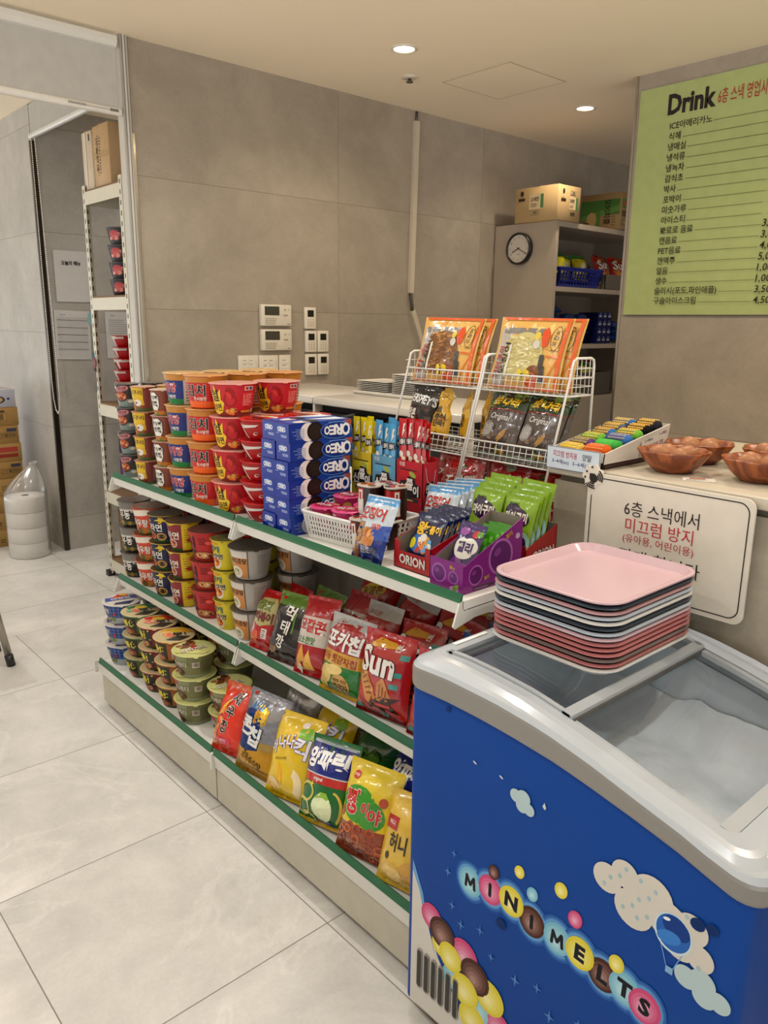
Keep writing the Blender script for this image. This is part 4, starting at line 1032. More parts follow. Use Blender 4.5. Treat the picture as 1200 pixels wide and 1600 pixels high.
lm = MB(); lm.prism([(p[0] * 1.14, p[1] * 1.12) for p in sp_pts], sp_h, sp_h + .003, 'c7bdb2', 'z')
a = Art(); a.poly([(-.03, -.006), (-.01, .02), (.012, .018), (-.012, -.012)], 'b3362c', 1); a.ell(.014, -.006, .012, .009, '7d4a2c', 2); a.poly([(.0, .018), (.024, .014), (.026, .002)], 'd9d2c8', 2); a.ell(-.022, .006, .007, .01, '4a2a1c', 2)
emit(lm, a, plane_fn((0, 0, sp_h + .003), (1, 0, 0), (0, 1, 0)))
lid_me = lm.mesh('spread_lid', 'lid_film')
def spread(lab, loc, rz, lean=0, pitch=0, sz=1.0):
    t = thing('spread_pack', lab, 'snack pack', (0, 0, 0), 0, 'brown chocolate spread packs')
    t.matrix_basis = Matrix.Translation(loc) @ Matrix.Rotation(R(rz), 4, 'Z') @ Matrix.Rotation(R(lean), 4, 'X') @ Matrix.Rotation(R(pitch), 4, 'Y') @ Matrix.Scale(sz, 4, (0, 0, 1))
    for n, me in (('pack_body', sp_me), ('foil_lid', lid_me)):
        o = bpy.data.objects.new(n, me); C.objects.link(o); o.parent = t
zb3 = D3 + .006
spread('brown spread pack standing left, beside the pink cups', (1.312, 1.527, zb3 + .0705), -80)
spread('brown spread pack standing in the middle, half turned', (1.364, 1.515, zb3 + .0705), -88)
spread('brown spread pack standing right with its red label facing out', (1.352, 1.466, zb3 + .0705), -10)
spread('brown spread pack low in the basket, foil lid up, at the near end', (1.252, 1.476, zb3 + .0), -80, 3, -3)
spread('brown spread pack low in the basket, foil lid up, by the front rim', (1.330, 1.478, zb3 + .0), -84, -2, 3)
spread('brown spread pack low in the basket under the standing ones', (1.382, 1.492, zb3 + .0), -86, 0, 0, .74)

# stick candy cartons with stick pouches
def stick_carton(lab, y0, y1, col, colp, n, seed, haslab):
    t = thing('candy_carton', lab, 'carton', (1.455, (y0 + y1) / 2, D3 + .0005), 0, 'stick candy cartons')
    wy = (y1 - y0) / 2 - .001; dp = .060; H = .212
    mb = MB(); th = .0016
    mb.box(0, th, -wy, wy, 0, H, col); mb.box(dp - th, dp, -wy, wy, 0, H + .01, col); mb.box(0, dp, -wy, -wy + th, 0, H, col); mb.box(0, dp, wy - th, wy, 0, H, col); mb.box(0, dp, -wy, wy, 0, th, col)
    A = Art(); A.rect(-.036, .186, .030, .189, '2a2622', 1); A.poly([(-.038, .184), (.034, .184), (.034, .165), (-.038, .165)], colp, 1)
    A.poly([(-.04, .122), (-.034, .155), (-.008, .158), (-.006, .170), (.022, .168), (.026, .152), (.044, .148), (.046, .116), (.0, .108)], '1e1a19', 2)
    A.text('신', -.022, .134, .028, 'ebe6dd', 5, .09, 0, .026); A.text('쫄', .004, .148, .030, 'ebe6dd', 5, .09, 0, .024); A.text('이', .028, .132, .028, 'ebe6dd', 5, .09, 0, .020)
    A.rect(-.026, .100, .038, .110, '3a332c', 3); A.lines(-.022, .102, .034, .109, 1, 'c9b25a', 4, .5); A.text('진', -.034, .202, .010, 'e6e0d4', 3, .03); A.text('로', -.022, .202, .010, 'e6e0d4', 3, .03)
    A.ell(.014, .176, .014, .007, '9cae4a', 3, -.4)
    emit(mb, A, face_x(0, 0, 0))
    if haslab:
        B = Art(); B.poly([(-.022, .125), (-.016, .157), (.016, .161), (.022, .129), (.0, .113)], '1e1a19', 2); B.text('신쫄이', .0, .140, .022, 'ebe6dd', 5, .08, 0, .036); B.line(-.02, .2, -.012, .160, .002, 'e0b0b0', 2); B.line(-.012, .160, .012, .15, .002, 'e0b0b0', 2); B.line(.012, .15, .018, .19, .002, 'e0b0b0', 2); B.blobs(-.02, .02, .02, .06, ['d06a6a', '6d7a3c'], 8, .004, 3, 2)
        emit(mb, B, face_y(dp / 2, -wy, 0))
    part(mb, 'carton', 'card', t)
    # pouches standing in it
    A = Art(); A.poly([(-.013, .160), (-.011, .180), (.011, .184), (.014, .164)], '1e1a19', 2); A.text('신쫄이', .0, .172, .013, 'ebe6dd', 4, .08, 0, .019); A.ell(-.003, .138, .008, .009, 'e6ded2', 2); A.ell(.005, .124, .007, .008, 'd9cbb0', 3); A.poly([(.002, .222), (.010, .222), (.004, .204), (.010, .204), (-.001, .186)], 'e6dcd0', 2)
    me = bag_mesh('stick_pouch', .030, .235, .007, colp, A, seed=seed, nu=4, nv=12, crimp=.01, wr=.5)
    return t, me, wy
PZ = ['first', 'second', 'third', 'fourth', 'fifth', 'sixth', 'seventh', 'eighth']
for lab, cname, y0, y1, col, colp, n, seed, hl, hz in (('yellow stick candy carton beside the cookie boxes', 'yellow', 1.683, 1.775, 'cdb42a', 'd9ca2a', 7, 51, False, .070),
                                           ('light blue stick candy carton between the yellow and red ones', 'light blue', 1.580, 1.682, '5f98b4', '5fa8cc', 7, 52, False, .075),
                                           ('red stick candy carton, rightmost of the three', 'red', 1.472, 1.579, 'b0202c', 'c01f26', 8, 53, True, .082)):
    t, me, wy = stick_carton(lab, y0, y1, col, colp, n, seed, hl)
    for k in range(n):
        yy = t.location.y + wy - .018 - k * (2 * wy - .036) / (n - 1)
        bag('stick_pouch', me, '%s stick pouch, %s from the left in its carton' % (cname, PZ[k]), (t.location.x + .009 + .0105 * ((k * 3) % 5 if n > 5 else k), yy, D3 + hz + rs.uniform(-.008, .010)), rs.uniform(-2, 2), rs.uniform(-1, 1), rs.uniform(-2, 2), 'stick candy pouches', 'candy pouch')

# squid-peanut bags
def art_nut():
    A = Art(); W, H = .122, .17
    A.poly([(-.061, .085), (-.061, .150), (.061, .150), (.061, .095), (.02, .078)], 'c3cbd2', 1); A.rect(-.061, .148, .061, .166, '5d9cc4', 1); A.poly([(-.03, .05), (.061, .06), (.061, .10), (.0, .085)], '2a5aa8', 2)
    for tt, u in (('오', -.034), ('징', -.006), ('어', .024)): A.text(tt, u, .122, .030, 'b3262c', 5, .08, -.08, .027, 'e2ded8', .05)
    A.text('땅콩', .020, .090, .014, 'c9503a', 5, .06, 0, .030, 'e2ded8', .04); A.text('5', -.040, .070, .046, 'b58a55', 3, .12, 0, .030, '2a3a7c', .05); A.ell(-.008, .056, .034, .030, 'bd9560', 2)
    A.ell(.0, .066, .012, .018, 'b8763a', 4, .3); A.ell(.006, .050, .014, .012, 'c9884a', 5, .2); A.ell(.004, .07, .007, .010, 'd9a066', 6); A.rect(-.03, .020, .04, .040, '28305c', 4); A.text('원조', .0, .030, .017, 'b5b0c0', 6, .06); A.blobs(-.06, .006, -.025, .04, ['8d5a34', 'a8703c'], 7, .010, 4, 2)
    return A
me_nut = bag_mesh('peanut_bag', .112, .170, .026, vgrad([(.012, '1f2d6a'), (.09, '27408c'), (1, 'bfc6cc')]), art_nut(), seed=61)
GT = 'snack bags on the top shelf'
bag('snack_bag', me_nut, 'front blue and white peanut snack bag with red lettering, beside the basket', (1.199, 1.409, D3 + .001), 2, 24, 2, GT)
bag('snack_bag', me_nut, 'blue and white peanut bag standing directly behind the front one', (1.408, 1.388, D3 + .001), 2, 22, 4, GT)
bag('snack_bag', me_nut, 'blue and white peanut bag tilted at the left of the rear peanut bags', (1.442, 1.388, D3 + .002), 2, 22, 5, GT)
bag('snack_bag', me_nut, 'blue and white peanut bag showing its pointed corner under the wire stand leg', (1.478, 1.386, D3 + .004), 2, 22, 6, GT)
bag('snack_bag', me_nut, 'rearmost blue and white peanut bag beside the light green bags', (1.515, 1.384, D3 + .006), 2, 22, 6, GT)

# display cartons
def tray_box(name, lab, loc, dp, wy, hf, hs0, hs1, col, inner, artF, artS, notch=None, group=None):
    t = thing(name, lab, 'display carton', loc, 0, group)
    mb = MB(); th = .0018
    if notch:
        a, b, c = notch
        poly = [(-wy, 0), (wy, 0), (wy, hf), (b, hf), (b - .008, c), (a + .008, c), (a, hf), (-wy, hf)]
    else: poly = [(-wy, 0), (wy, 0), (wy, hf), (-wy, hf)]
    poly = [(-p[0], p[1]) for p in poly][::-1]
    # concave notch: build the front from convex pieces
    if notch:
        a, b, c = notch
        for q in ([(-wy, 0), (wy, 0), (wy, c), (-wy, c)], [(-wy, c), (-b, c), (-b, hf), (-wy, hf)], [(-a, c), (wy, c), (wy, hf), (-a, hf)]): mb.prism(q, 0, th, col, 'x')
    else: mb.prism(poly, 0, th, col, 'x')
    side = [(0, 0), (dp, 0), (dp, hs1), (0, hs0)]
    mb.prism(side, -wy, -wy + th, col, 'y'); mb.prism(side, wy - th, wy, col, 'y')
    ins = [(th, th), (dp - th, th), (dp - th, hs1 - .001), (th, hs0 - .001)]
    mb.prism(ins, -wy + th, -wy + th + .0006, inner, 'y'); mb.prism(ins, wy - th - .0006, wy - th, inner, 'y')
    mb.box(dp - th, dp, -wy, wy, 0, hs1, inner); mb.box(0, dp, -wy, wy, 0, th, inner)
    if artF: emit(mb, artF, face_x(0, 0, 0))
    if artS: emit(mb, artS, face_y(0, -wy, 0))
    part(mb, 'carton', 'gloss_card', t)
    return t
A = Art(); A.text('ORION', .002, .026, .022, 'd8cfc8', 3, .09, 0, .086, '4a1414', .05); A.lines(-.02, .008, .02, .011, 1, 'c96a4a', 3, .6)
B = Art(); B.rect(.0, .0, .15, .012, '2a4a9c', 1)
tray_box('display_carton', 'red display carton with navy gummy bags, on the green-edged top shelf', (1.240, 1.286, D3 + .0005), .150, .063, .068, .068, .11, 'a81f24', '8d8579', A, B, (-.042, .044, .044), 'snack display cartons')
def art_navy():
    A = Art(); A.text('왕', -.020, .098, .032, 'd9b42c', 5, .12, 0, .034, '2a1c14', .06); A.text('꿈틀이', .020, .098, .020, 'd9b42c', 5, .10, .1, .048, '2a1c14', .06); A.text('오리온', -.02, .128, .007, 'cfd2da', 3, .04)
    A.ell(-.01, .062, .036, .026, '3f7ab8', 2); A.ell(-.038, .058, .014, .014, 'd8cf3a', 4); A.blobs(-.02, .035, .035, .08, ['c9a03c', 'b8442c', '5fa8cc', 'dcd5c8', 'd98a3c'], 14, .009, 3, 4); A.ell(.0, .076, .012, .010, 'd9cfc5', 5)
    return A
me_nav = bag_mesh('gummy_bag', .098, .140, .015, '1b2a58', art_navy(), seed=71, wr=.4)
NL = ['front navy gummy bag with yellow lettering in the red display carton', 'second navy gummy bag in the red display carton', 'third navy gummy bag in the red display carton', 'fourth navy gummy bag in the red display carton', 'last navy gummy bag at the back of the red display carton']
for k in range(5):
    bag('gummy_bag', me_nav, NL[k], (1.256 + k * .0185, 1.286 - .001 * k, D3 + .004 + .002 * k), rs.uniform(-1, 1), 26, (.6, -.8, .8, -.6, .4)[k], 'navy gummy bags', 'gummy bag')
# purple carton: rounded jelly lumps only, no faces
A = Art(); A.rect(-.05, 0, .05, .07, '8a2f86', 1)
for (u, v, r) in ((-.022, .036, .018), (.022, .034, .012)):
    A.ell(u, v, r * 1.25, r * 1.25, 'a868b0', 2); A.ell(u, v, r, r, '6d2a74', 3); A.ell(u - r * .3, v + r * .3, r * .4, r * .3, '8a4a92', 4)
A.text('젤리', .018, .056, .008, 'c9b03a', 4, .05, -.3); A.ell(.026, .008, .014, .007, 'b08ab0', 3); A.blobs(.01, .0, .04, .022, ['6d8a3c', '8aa04a'], 4, .006, 2, 4)
B = Art(); B.rect(0, 0, .2, .055, '8a2d86', 1)
B.poly([(0, .06), (.2, .14), (.2, .05), (0, .05)], '8a2d86', 1)
for (u, v, r) in ((.042, .038, .020), (.125, .066, .036)):
    B.ell(u, v, r * 1.18, r * 1.18, 'b070b4', 2, 0, 22); B.ell(u, v, r, r, '6d2a72', 3, 0, 22); B.ell(u - r * .35, v + r * .35, r * .35, r * .25, '8a4a90', 4, .5)
B.text('젤리', .078, .026, .009, 'c9b03a', 4, .05, .2); B.text('젤리', .150, .112, .012, 'c9a03a', 4, .05, .45); B.rect(.035, .004, .105, .011, '3a1a3c', 3); B.lines(.038, .006, .102, .010, 1, 'a890a8', 4, .4); B.ell(.182, .105, .008, .007, 'c9a8c8', 3)
tray_box('display_carton', 'purple display carton with a sloping side at the near end of the top shelf', (1.208, 1.141, D3 + .0005), .200, .049, .064, .062, .145, '8a2d86', '8f877a', A, B, (-.026, .042, .054), 'snack display cartons')
def art_jelly():
    A = Art(); A.ell(-.02, .117, .018, .010, '9a5a9c', 2); A.ell(.022, .115, .012, .010, 'b8404a', 3); A.ell(.032, .117, .009, .008, '6d9a3c', 4)
    A.ell(-.012, .080, .024, .022, 'd5d2c8', 2); A.ell(.015, .084, .024, .020, 'd5d2c8', 2); A.ell(.0, .068, .030, .016, 'd5d2c8', 2); A.text('젤리', .002, .080, .024, '4a1f66', 4, .12, 0, .048); A.ell(-.012, .028, .030, .026, '7d3a86', 2); A.ell(.018, .024, .022, .020, '8d4a94', 3); A.ell(-.02, .036, .008, .005, 'b98ac0', 4)
    return A
me_jel = bag_mesh('jelly_bag', .083, .140, .013, '46256c', art_jelly(), seed=73, wr=.5)
bag('gummy_bag', me_jel, 'purple jelly pouch at the front of the purple carton', (1.238, 1.144, D3 + .012), -4, 26, 1, 'purple carton pouches', 'gummy bag')
me_gr = bag_mesh('green_pouch', .078, .120, .010, '4f9a28', Art().rect(-.035, .095, .035, .112, '6fb43c', 1).ell(.0, .06, .026, .03, '2f6a1c', 2).ell(.0, .06, .02, .022, '8ab84a', 3).text('젤리', .0, .088, .014, '2a5a1c', 4, .08), seed=74, wr=.5)
for k in range(6):
    bag('gummy_bag', me_gr, 'bright green pouch, %s behind the purple jelly pouch in its carton' % PZ[k], (1.260 + k * .020, 1.141 - .0005 * k, D3 + .006 + k * .002), rs.uniform(-1, 1), 24, rs.uniform(-1, 1), 'purple carton pouches', 'gummy bag')
# lime bags in their red carton
A = Art(); B = Art(); B.text('ORION', .068, .044, .022, 'd8cfc8', 3, .09, .08, .080, '4a1414', .05); B.poly([(.0, .0), (.12, .0), (.12, .02), (.07, .006)], '2a4a9c', 1)
tray_box('display_carton', 'red display carton of lime green bags, behind the purple carton', (1.425, 1.205, D3 + .0005), .120, .112, .07, .06, .108, 'a81f24', '8d8579', A, B, None, 'snack display cartons')
def art_lime():
    A = Art(); A.ell(-.004, .098, .044, .024, '3f1f4c', 2, -.1); A.ell(-.02, .110, .028, .020, '3f1f4c', 2); A.text('마이구미', -.004, .098, .024, 'e2dccf', 5, .10, .04, .074); A.text('오리온', -.02, .128, .009, '2d3a1c', 3, .05); A.ell(-.035, .128, .004, .004, '2d3a1c', 3)
    A.ell(.03, .040, .022, .026, 'a8c8c0', 2); A.ell(.032, .038, .012, .016, '35204c', 3); A.ell(-.02, .035, .016, .014, '55306a', 3)
    return A
me_lim = bag_mesh('lime_bag', .102, .150, .014, '8fae2c', art_lime(), seed=75, wr=.4)
LL = ['left column', 'right column']
for k in range(8):
    c = k % 2; j = k // 2
    bag('gummy_bag', me_lim, 'lime green gummy bag, %s in the %s of the red carton' % (PZ[j], LL[c]), (1.440 + j * .0205, 1.255 - c * .104, D3 + .030 + .010 * j), rs.uniform(-1, 1), 15, rs.uniform(-1, 1), 'lime green gummy bags', 'gummy bag')

# ------------------------------------------------------------------ wire display stand
WD = 'd8d5cc'
ws = thing('wire_display_stand', 'white wire display stand with two baskets of snack packs behind the top shelf', 'display stand', (0, 0, 0))
YS = (1.187, 1.482, 1.788)
def slx(z): return 1.56 + (z - .925) * (1.700 - 1.56) / (1.395 - .925)
for k, y in enumerate(YS):
    for dy in ((-.004, .004) if k == 1 else (0,)):
        mb = MB()
        mb.tube([(slx(.923), y + dy, .925), (slx(1.36), y + dy, 1.36), (1.698, y + dy, 1.395), (1.703, y + dy, 1.411), (1.716, y + dy, 1.418), (1.780, y + dy, 1.418), (1.791, y + dy, 1.412), (1.794, y + dy, 1.398), (1.794, y + dy, .925)], .0034, WD, 8)
        part(mb, 'side_frame', 'plastic', ws)
def wbasket(z0, z1, xb, ymesh=True, side_top=None):
    mb = MB(); x0 = slx(z0) + .004; x1 = slx(z1)
    for ya, yb in ((YS[0], YS[1] - .004), (YS[1] + .004, YS[2])):
        mb.tube([(x1, ya, z1), (x1, yb, z1)], .0026, WD, 6); mb.tube([(x0, ya, z0), (x0, yb, z0)], .0022, WD, 6); mb.tube([(xb, ya, z0), (xb, yb, z0)], .0022, WD, 6)
        n = 14
        for i in range(1, n):
            y = ya + (yb - ya) * i / n
            mb.tube([(xb, y, z0), (x0, y, z0), (x1, y, z1)], .0010, WD, 4)
        for f in (.33, .66): mb.tube([(x0 + (x1 - x0) * f, ya, z0 + (z1 - z0) * f), (x0 + (x1 - x0) * f, yb, z0 + (z1 - z0) * f)], .0010, WD, 4)
        for i in range(1, 5):
            x = x0 + (xb - x0) * i / 5; mb.tube([(x, ya, z0), (x, yb, z0)], .0010, WD, 4)
    st = side_top or z1
    for y in (YS[0], YS[2]):
        for i in range(1, 6): mb.tube([(x0 + (xb - x0) * i / 6, y, z0), (x0 + (xb - x0) * i / 6, y, st)], .0011, WD, 4)
        for i in range(1, 4): mb.tube([(x0, y, z0 + (st - z0) * i / 4), (xb, y, z0 + (st - z0) * i / 4)], .0011, WD, 4)
        mb.tube([(x0, y, z0), (xb, y, z0)], .0026, WD, 6); mb.tube([(x1, y, z1), (xb, y, z1)], .0026, WD, 6)
    # back grid
    for i in range(0, 25):
        y = YS[0] + (YS[2] - YS[0]) * i / 24
        mb.tube([(xb, y, z0), (xb, y, st)], .0010, WD, 4)
    for i in range(1, 5): mb.tube([(xb, YS[0], z0 + (st - z0) * i / 4), (xb, YS[2], z0 + (st - z0) * i / 4)], .0010, WD, 4)
    part(mb, 'wire_basket', 'plastic', ws)
wbasket(1.322, 1.368, 1.794, side_top=1.415)
wbasket(1.138, 1.186, 1.794)
wbasket(.935, .960, 1.794, side_top=1.06)

def art_pack(name, food, txt1, txt2, seed):
    A = Art(); W, H = .24, .200
    A.blobs(-.11, .10, .11, .198, ['dcb468', 'e3c684', 'd8a45a'], 16, .03, seed, 1, .4)
    A.rect(-.118, .004, -.070, .165, 'b9b2a6', 2); A.rect(-.11, .150, .05, .168, '8d8880', 2)
    A.ell(-.015, .090, .072, .066, food[0], 3, 0, 26); A.rect(-.075, .03, .045, .145, food[0], 3)
    rd = random.Random(seed)
    for i in range(110):
        u = rd.uniform(-.076, .044); v = rd.uniform(.028, .145)
        A.ell(u, v, rd.uniform(.008, .014), rd.uniform(.0025, .0045), rd.choice(food), 4 + i % 3, rd.uniform(-.4, .4), 8)
    A.text(txt1, -.100, .070, .024, 'b0242a', 8, .05, PI / 2 - .08, .085); A.text(txt2, -.080, .078, .022, '231c18', 8, .05, PI / 2 - .08, .090)
    A.rect(-.069, .030, -.060, .120, 'd9d2c4', 7)
    A.poly([(.040, .16), (.055, .172), (.070, .15), (.066, .120), (.050, .115), (.044, .135)], 'd5602a', 7); A.ell(.028, .145, .010, .012, 'd9c45a', 7); A.ell(.03, .122, .012, .012, 'cfc9bd', 7)
    A.rect(.050, .062, .066, .095, '55504a', 7); A.rect(.055, .020, .074, .065, '4d4640', 7); A.ell(.036, .040, .026, .026, '8a5a2c', 7); A.ell(.030, .026, .024, .020, 'd0662a', 8); A.blobs(-.02, .02, .03, .055, ['d9c02c', 'e0cc4a'], 8, .008, 3, 8); A.ell(.0, .036, .004, .006, '2a2420', 9)
    A.rect(.074, .110, .104, .175, 'd9b46a', 6); A.text('오징어', .090, .142, .014, '3a3f52', 8, .03, PI / 2 - .15, .045); A.ring(.090, .142, .016, .034, .002, '6d5030', 7)
    A.rect(.108, .004, .119, .196, 'd9702a', 6); A.rect(-.118, .192, .119, .199, 'd9702a', 6); A.rect(.07, .090, .108, .094, 'd9702a', 6); A.line(.07, .0, .112, .094, .004, 'd9852f', 6); A.rect(-.118, .002, .118, .008, 'c9602a', 6)
    return A
me_p1 = bag_mesh('squid_pack', .238, .200, .020, 'd9b26a', art_pack('a', ['8d6433', 'a87a44', '7a5428', 'b98d55', '946a38'], '반숙', '오징어', 5), seed=81, wr=.35)
me_p2 = bag_mesh('squid_pack', .238, .200, .020, 'd9b26a', art_pack('b', ['c9bd86', 'd5cb98', 'bdb078', 'ddd4a8', 'c4b880'], '버터구이', '오징어', 9), seed=83, wr=.35)
GW = 'dried squid packs on the wire stand'
bag('squid_pack', me_p1, 'orange-edged pack of brown dried squid, front pack in the far basket', (1.706, 1.664, 1.326), 3, 18, -1, GW, 'snack pack')
bag('squid_pack', me_p1, 'second brown dried squid pack behind the front one, shifted right', (1.731, 1.640, 1.326), 3, 18, 0, GW, 'snack pack')
bag('squid_pack', me_p2, 'orange-edged pack of pale dried squid, front pack in the near basket', (1.706, 1.355, 1.326), 3, 17, -1, GW, 'snack pack')
bag('squid_pack', me_p2, 'second pale dried squid pack behind the front one, shifted right', (1.731, 1.328, 1.326), 3, 17, 0, GW, 'snack pack')
# lower basket
me_her = bag_mesh('chocolate_bag', .108, .178, .028, vgrad([(.02, '4a2c20'), (.05, '7d1c1c'), (1, '231815')]), Art().text("HERSHEY'S", .0, .135, .026, 'd5d2cc', 4, .10, -.12, .115).text('팝콘', -.03, .090, .030, 'dcd8d0', 4, .10, -.1, .040).blobs(-.05, .05, .05, .12, ['4a2f22', '5d3d2c'], 10, .010, 3, 1).rect(-.02, .035, .056, .07, 'a81f20', 2), seed=85)
bag('snack_bag', me_her, 'dark brown bag with silver lettering at the far end of the lower basket', (1.660, 1.718, 1.142), 4, 17, -1, 'bags in the lower wire basket')
bag('snack_bag', me_her, 'second dark brown bag half hidden beside the yellow bone-shaped bag', (1.700, 1.700, 1.142), 4, 17, 1, 'bags in the lower wire basket')
bone = lambda b: (.62 if .55 < b < .8 else .95) if b < .8 else .62 + .38 * min(1, (b - .8) / .08) * .45
def art_bone():
    A = Art(); A.rect(-.026, .150, .026, .180, 'b8941f', 1); A.line(-.018, .158, .018, .160, .003, '6d3a1c', 2); A.text('촐랑', -.008, .112, .018, '2d2016', 4, .08, 0, .036); A.text('주식', .0, .090, .018, '2d2016', 4, .08, 0, .046); A.text('단쏙!', .0, .070, .018, '2d2016', 4, .08, 0, .046); A.rect(-.03, .080, .03, .082, 'a8401c', 3); A.poly([(-.03, .03), (-.005, .045), (.02, .03), (.0, .018)], '5d3420', 3); A.poly([(.0, .03), (.028, .04), (.03, .02)], '6d3f28', 3)
    return A
me_bone = bag_mesh('bone_shaped_bag', .074, .170, .022, vgrad([(.03, '6d4a28'), (1, 'c9a227')]), art_bone(), seed=87, shape=lambda b: 1.0 if b < .55 else (1.0 - .38 * min(1, (b - .55) / .12) if b < .78 else .62 + .16 * math.sin(PI * min(1, (b - .78) / .22))))
bag('snack_bag', me_bone, 'bone-shaped yellow bag with black lettering, front one in the lower wire basket', (1.656, 1.622, 1.142), 2, 17, 1, 'bags in the lower wire basket')
bag('snack_bag', me_bone, 'second bone-shaped yellow bag, turned edgewise by the middle wire leg', (1.705, 1.560, 1.142), -40, 8, 2, 'bags in the lower wire basket')
bag('snack_bag', me_bone, 'third bone-shaped yellow bag just right of the middle wire leg', (1.735, 1.500, 1.142), -40, 4, 2, 'bags in the lower wire basket')
def art_sot():
    A = Art(); A.rect(-.072, .135, .072, .195, '2f4a20', 1); A.blobs(-.07, .135, .07, .195, ['3f6028', '5a2c1c', '24401c', '7a8a3c'], 20, .012, 4, 2); A.text('숏다리', -.005, .160, .028, 'd9b81f', 5, .12, -.06, .095, '5a2a14', .06); A.rect(-.072, .132, .072, .136, '8d2c1c', 3)
    A.text('Original', -.005, .110, .022, 'd0cbc4', 4, .02, -.05, .075, None, .05, shear=.25); A.ell(-.045, .075, .026, .024, '8d8882', 2)
    for i in range(7): A.line(-.066, .060 + i * .005, -.024, .060 + i * .005, .0012, 'd5d2cc', 3)
    A.blobs(-.06, .006, .065, .10, ['5a4438', '6d5648', '463228', '7d6a5c'], 14, .018, 6, 1, .5); A.ell(.02, .058, .008, .022, 'a8823c', 3, -.6); A.ell(.018, .036, .014, .014, '2f2824', 3); A.blobs(.0, .01, .04, .03, ['b58a2c', '8a9a3c'], 6, .006, 3, 3); A.rect(-.072, .004, .072, .012, '55664a', 2)
    return A
me_sot = bag_mesh('jerky_bag', .138, .184, .024, vgrad([(.132, '5f534b'), (1, '2f4a20')]), art_sot(), seed=89)
GJ = 'brown and green jerky bags on the wire stand'
bag('snack_bag', me_sot, 'brown jerky bag with green top, left front one in the lower wire basket', (1.655, 1.402, 1.142), -1, 24, 0, GJ)
bag('snack_bag', me_sot, 'brown jerky bag with green top, right front one beside the sock box', (1.655, 1.270, 1.142), -1, 24, -1, GJ)
bag('snack_bag', me_sot, 'brown jerky bag behind the right front one, its green top sticking out', (1.690, 1.270, 1.142), -1, 22, -1, GJ)
bag('snack_bag', me_sot, 'rearmost brown jerky bag in the lower wire basket', (1.690, 1.394, 1.142), -1, 22, 1, GJ)
# red bags at the foot of the stand
def art_red():
    A = Art(); A.blobs(-.075, .01, .075, .10, ['b5842c', 'c9a04a', 'a8702c'], 18, .016, 3, 1, .6); A.poly([(-.085, .09), (-.085, .17), (.085, .17), (.085, .10), (.03, .075)], 'a81c1e', 2); A.text('꾸이맨', .005, .115, .032, 'dcd4cc', 5, .10, .05, .115, '3a1414', .06); A.ell(-.05, .05, .035, .028, 'd9b82c', 2); A.ell(.0, .16, .018, .008, '4a5a24', 3)
    return A
me_r1 = bag_mesh('red_snack_bag', .155, .185, .028, '9c1a1c', art_red(), seed=91)
me_r2 = bag_mesh('red_snack_bag', .145, .185, .028, 'a01c20', Art().rect(-.06, .07, .07, .13, 'b83a40', 1).text('꾸이맨', .0, .145, .030, 'dcd4cc', 5, .10, .0, .10, '2a1414', .06).text('매콤한맛', .0, .112, .016, 'e3d8d0', 4, .05, 0, .085).lines(-.05, .078, .06, .096, 3, 'd9a0a0', 3).ell(.0, .18, .02, .012, '8d8a7a', 3), seed=93)
GR = 'red snack bags at the foot of the wire stand'
bag('snack_bag', me_r1, 'red bag with yellow corner under the wire stand, left of the middle leg', (1.635, 1.525, .937), 2, 20, 3, GR)
bag('snack_bag', me_r1, 'dark red bag in the shadow behind the red candy carton', (1.692, 1.62, .937), 2, 20, -2, GR)
bag('snack_bag', me_r2, 'red bag with a pink label panel and barcode, under the lower wire basket', (1.640, 1.362, .937), -1, 18, 2, GR)
bag('snack_bag', me_r1, 'red bag with yellow corner squeezed against the counter end', (1.685, 1.275, .937), -1, 16, 1, GR)
bag('snack_bag', me_r2, 'rear red bag in the gap between the two front ones under the wire basket', (1.712, 1.430, .937), 0, 14, 0, GR)
# ------------------------------------------------------------------ ice-cream chest freezer
def interp(tab, y):
    tab = sorted(tab)
    if y <= tab[0][0]: return tab[0][1]
    for (a, b), (c, d) in zip(tab[:-1], tab[1:]):
        if y <= c:
            t = (y - a) / (c - a); t2 = t
            return b + (d - b) * t2
    return tab[-1][1]
ZT = [(1.05, .860), (.95, .868), (.87, .865), (.78, .857), (.70, .842), (.6, .820), (.53, .801), (.46, .786), (.40, .771), (.33, .754)]
ZM = [(1.05, .838), (.935, .845), (.816, .842), (.71, .832), (.614, .813), (.52, .789), (.454, .773), (.404, .757), (.33, .742)]
ZB = [(1.05, .796), (.938, .801), (.857, .800), (.78, .796), (.678, .787), (.614, .776), (.52, .758), (.45, .742), (.40, .726), (.33, .708)]
def rr(x0, x1, y0, y1, r, nc=6, ns=16):
    pts = []
    cs = [(x1 - r, y1 - r, 0), (x0 + r, y1 - r, 90), (x0 + r, y0 + r, 180), (x1 - r, y0 + r, 270)]
    for i, (cx, cy, a0) in enumerate(cs):
        for k in range(nc + 1): pts.append((cx + r * math.cos(R(a0 + 90 * k / nc)), cy + r * math.sin(R(a0 + 90 * k / nc))))
        nx_, ny_, na = cs[(i + 1) % 4]
        p = pts[-1]; q = (nx_ + r * math.cos(R(na)), ny_ + r * math.sin(R(na)))
        for k in range(1, ns): pts.append((p[0] + (q[0] - p[0]) * k / ns, p[1] + (q[1] - p[1]) * k / ns))
    return pts
fz = thing('chest_freezer', 'blue chest freezer with grey curved rim and sliding glass lids, printed front', 'freezer', (0, 0, 0))
def loft(mb, rings, cols, mi=0):
    n = len(rings[0])
    for i in range(len(rings) - 1):
        vs = rings[i] + rings[i + 1]
        mb.add(vs, [(j, (j + 1) % n, n + (j + 1) % n, n + j) for j in range(n)], cols[i], mi, True)
X0, X1, Y0, Y1 = .997, 1.603, .330, 1.052
